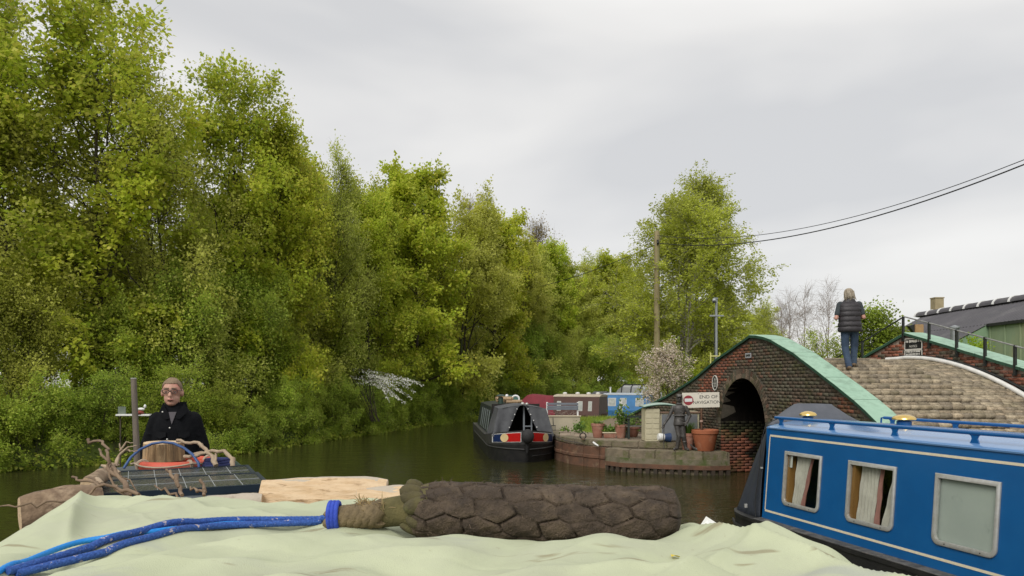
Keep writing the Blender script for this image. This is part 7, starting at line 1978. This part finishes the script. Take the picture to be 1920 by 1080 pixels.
for e in np.linspace(-.35, pi/2 - .02, 12):
    ring = []
    for k in range(30):
        a = 2*pi*k/30; front = max(0, -sin(a))
        low = -.02 + .085*front**.8 + (.0 if front < .2 else 0)
        ee = max(e, -.35 + (1.02 + .35)*min(1, front*1.35)**1.2*.62) if front > 0.12 else e
        q = 1.018 + .022*sin(9*a + 5*e) + .02*sin(17*a + 3*e) + .015*sin(29*a)
        ring.append(Vector((hx + .083*q*cos(ee)*cos(a), hy + .004 + .102*q*cos(ee)*sin(a), hz + .028 + .099*q*sin(ee) + .006)))
    rings.append(ring)
hr.loft(rings, False, True)
obj('hair', hr, M_hairb, man, smooth=60, M=MF)
gl = MB()
for sg in (-1, 1):
    gl.tube([Vector((hx + sg*.034 + .029*q[0], hy - .109, hz + .014 + .018*q[1])) for q in [(cos(a)*(1 if abs(cos(a)) < .8 else .97), sin(a)) for a in np.linspace(0, 2*pi, 25)]], .0032, 6)
    gl.tube([Vector((hx + sg*.062, hy - .108, hz + .02)), Vector((hx + sg*.088, hy - .06, hz + .02)), Vector((hx + sg*.090, hy + .0, hz + .015))], .0024, 6)
gl.tube([Vector((hx - .006, hy - .112, hz + .017)), Vector((hx + .006, hy - .112, hz + .017))], .003, 6)
gs = obj('glasses', gl, mat('dark_red_frames', (.010,.007,.008), (.008,.006,.007), 20, .35), man, smooth=50, M=MF)
M_eye = mat('shadowed_eye', (.16,.11,.09), (.22,.16,.14), 90, .4)
for sg in (-1, 1):
    obj('eye', MB().ball((hx + sg*.034, hy - .088, hz + .011), (.015,.010,.0065), 12, 8), M_eye, man, smooth=60, M=MF); obj('eyebrow', MB().capsule((hx + sg*.015, hy - .104, hz + .042), (hx + sg*.054, hy - .093, hz + .044), .005, .0035, 8, 3), M_hairb, man, smooth=60, M=MF)
obj('mouth', MB().capsule((hx - .022, hy - .1035, hz - .061), (hx + .022, hy - .1035, hz - .061), .0045, .0045, 8, 3), mat('lips', (.36,.13,.11), (.32,.11,.10), 30, .5), man, smooth=60, M=MF)

# ---- person walking over the bridge, back to us
wp = Vector((7.17, 15.85, 0)); wz = float(ramp_z(15.85)) + .03
wk = thing('person', 'person with grey hair in a black quilted waistcoat and jeans walking over the bridge', 'person', (wp.x, wp.y, wz))
WF = Matrix.Translation((wp.x, wp.y, wz)) @ Matrix.Rotation(RAD(-12), 4, 'Z')
hc = (-.01, .07, 1.585)
LEG = {-1: ((-.09,0,.86), (-.085,.03,.45), (-.045,-.14,.06)), 1: ((.09,0,.86), (.115,.12,.47), (.105,.14,.13))}
ARM = {-1: ((-.185,.03,1.36), (-.275,-.03,1.07), (-.22,.22,1.10)), 1: ((.185,.03,1.36), (.272,-.01,1.08), (.20,.24,1.12))}
b = MB(); head(b, hc, .97, 1); b.capsule((0,.03,1.38), (-.005,.05,1.52), .058, .055)
b.loft([ellring((0,y0,z), x, y) for z, x, y, y0 in ((.82,.165,.12,0),(.95,.17,.125,0),(1.12,.165,.12,.0),(1.28,.185,.12,.02),(1.38,.165,.095,.03),(1.43,.08,.07,.04))])
for sg in (-1, 1):
    h_, k_, a_ = LEG[sg]; b.capsule(h_, k_, .085, .056); b.capsule(k_, a_, .054, .04); b.capsule(Vector(a_) + Vector((0,-.01,-.03)), Vector(a_) + Vector((.01,.14,-.045)), .042, .036)
    s_, e_, w_ = ARM[sg]; b.capsule(s_, e_, .05, .043); b.capsule(e_, w_, .043, .03); hand(b, w_, Vector(w_) - Vector(e_), (0,0,1), sg)
remesh(obj('body', b, M_skin2, wk, M=WF), .008, 3)
M_tee = mat('slate_tshirt', (.045,.055,.06), (.035,.043,.048), 8, .9)
for sg in (-1, 1): s_, e_, w_ = ARM[sg]; remesh(obj('shirt_sleeve', MB().capsule(s_, Vector(s_).lerp(Vector(e_), .68), .072, .064), M_tee, wk, M=WF), .010, 3)
v_ = MB(); rings = []
for k in range(73):
    t = k/72; z = .775 + .70*t
    x = np.interp(z, [.775,.80,.90,1.05,1.2,1.32,1.38,1.43,1.475], [.225,.235,.232,.215,.222,.222,.195,.125,.088]); y = np.interp(z, [.775,.9,1.05,1.2,1.32,1.40,1.475], [.165,.17,.158,.158,.150,.11,.085])
    ph = (t*6.6) % 1.0; bulge = .017*(abs(sin(pi*ph))**.55 - .6)
    rings.append([q + Vector((0, np.interp(z, [.8,1.2,1.475], [-.005,.01,.045]), .004*sin(5*q.x*9 + z*40))) for q in ellring((0,0,z), x + bulge + .004*sin(k*2.1), y + bulge, 36, 2.4)])
v_.loft(rings)
obj('quilted_waistcoat', v_, mat('black_quilted_nylon', (.018,.015,.018), (.026,.022,.026), 9, .55, .003, 40), wk, smooth=50, M=WF)
jn = MB(); jn.loft([ellring((0,0,z), x, y) for z, x, y in ((.76,.175,.135),(.84,.185,.14),(.95,.18,.135))])
for sg in (-1, 1):
    h_, k_, a_ = LEG[sg]; jn.capsule(Vector(h_) - Vector((0,0,.02)), k_, .098, .076); jn.capsule(k_, Vector(a_) + Vector((0,0,-.01)), .076, .066)
    for q in (.25, .6, .85): jn.ball(Vector(k_).lerp(Vector(a_), q), (.076,.076,.014), 12, 6)
remesh(obj('jeans', jn, M_jean, wk, M=WF), .010, 3)
M_tan = mat('tan_shoes', (.22,.15,.09), (.12,.09,.06), 14, .8)
for sg in (-1, 1): a_ = Vector(LEG[sg][2]); obj('shoe', MB().capsule(a_ + Vector((0,-.02,-.035)), a_ + Vector((.01,.15,-.045)), .050, .042), M_tan, wk, smooth=60, M=WF)
hm = MB(); hx, hy, hz = hc; hm.ball((hx, hy - .02, hz + .03), (.098,.105,.10), 20, 12); hm.ball((hx, hy - .05, hz - .05), (.098,.07,.09), 18, 10)
rh = random.Random(4)
for k in range(70):
    a = rh.uniform(-2.8, -.3); q = Vector((hx + .098*cos(a), hy - .03 + .09*sin(a), hz + rh.uniform(-.02,.07))); hm.capsule(q, q + Vector((.02*cos(a) + rh.gauss(0,.012), -.012, -rh.uniform(.07,.14))), .012, .005, 6, 2)
obj('hair', hm, mat('grey_blond_hair', (.36,.30,.22), (.20,.165,.12), 30, .75, .004, 90, stretch=(3,3,.5), c3=(.5,.44,.36), s3=14, lo3=.5, hi3=.65), wk, smooth=60, M=WF)

# ---- bronze statue of a boy boatman on the ledge
sx, sy, sz = 4.37, 19.52, .598
stt = thing('bronze_statue', 'dark bronze statue of a standing boy in a cap and belted tunic', 'statue', (sx, sy, sz))
b = MB()
head(b, (.0,-.01,1.355), .95); b.capsule((.01,.0,1.17), (0,0,1.28), .05, .048)
b.loft([ellring((.0,0,1.385), .076, .092), ellring((0,-.005,1.425), .088,.10), ellring((0,-.005,1.445), .08,.09), ellring((0,0,1.475), .04,.05)]); b.ball((-.005,-.10,1.405), (.065,.05,.012), 12, 6)
b.loft([ellring((.01,0,z), x, y) for z, x, y in ((.66,.162,.13),(.70,.16,.13),(.82,.14,.11),(.90,.13,.105),(.915,.137,.112),(.93,.132,.108),(1.0,.148,.112),(1.10,.165,.108),(1.16,.14,.09),(1.20,.07,.06))])
for y0, y1 in ((-.12,.12),): pass
b.tube([(.01 + .158*cos(a), .122*sin(a), .905) for a in np.linspace(0, 2*pi, 25)], .016, 6); b.ball((.01,-.125,.905), (.025,.015,.02), 8, 5)
b.capsule((-.155,0,1.12), (-.26,-.02,.88), .054, .045); b.capsule((-.26,-.02,.88), (-.40,-.06,.665), .043, .030); hand(b, (-.40,-.06,.665), (-.35,-.1,-.6), (0,1,0), 1, .85)
b.capsule((.17,0,1.12), (.275,.02,.90), .055, .047); b.capsule((.275,.02,.90), (.185,-.09,.74), .045, .034); hand(b, (.185,-.09,.74), (-.3,-.3,-.6), (0,1,0), -1, .85)
for z in (1.0, .8, .74): b.ball((.05,-.10,z), (.10,.02,.012), 10, 5, rotm(ry=.4))
b.capsule((-.06,0,.68), (-.01,-.05,.37), .085, .062); b.capsule((-.01,-.05,.37), (-.045,.0,.10), .062, .05); b.capsule((-.05,.0,.05), (-.135,-.10,.035), .046, .036)
b.capsule((.085,0,.68), (.11,-.04,.37), .082, .060); b.capsule((.11,-.04,.37), (.165,.02,.10), .060, .05); b.capsule((.17,.02,.05), (.215,-.12,.035), .046, .036)
for x, z in ((-.03,.22),(.14,.22),(0,.34),(.11,.34)): b.ball((x,-.02,z), (.066,.066,.018), 10, 5)
b.ball((.0,-.02,1.21), (.085,.075,.03), 12, 6)
b.xf(Matrix.Translation((sx, sy, sz)) @ Matrix.Rotation(RAD(-6), 4, 'Z'))
M_bronze = mat('dark_bronze', (.085,.078,.072), (.05,.046,.043), 12, .5, .002, 50, metal=.15, c3=(.16,.15,.135), s3=8, lo3=.55, hi3=.7)
remesh(obj('figure', b, M_bronze, stt), .009, 2)
obj('windlass', MB().tube([(sx - .40, sy - .02, sz + .64), (sx - .41, sy - .02, sz + .30), (sx - .40, sy - .02, sz + .05)], .012, 7), M_bronze, stt, smooth=50)
b = MB(); c0 = Vector((sx + .42, sy - .13, sz)); b.tube([c0 + Vector((-.16,0,.17)), c0 + Vector((-.08,0,.08)), c0 + Vector((.02,0,.03)), c0 + Vector((.16,0,.02))], [.018,.03,.045,.035], 10); b.box(c0 + Vector((.10,0,.05)), (.20,.10,.06))
remesh(obj('tool_bag', b, M_bronze, smooth=50, label='dark tool bag with a shaft lying on the ledge between statue and big pot', cat='tool bag'), .008, 2)
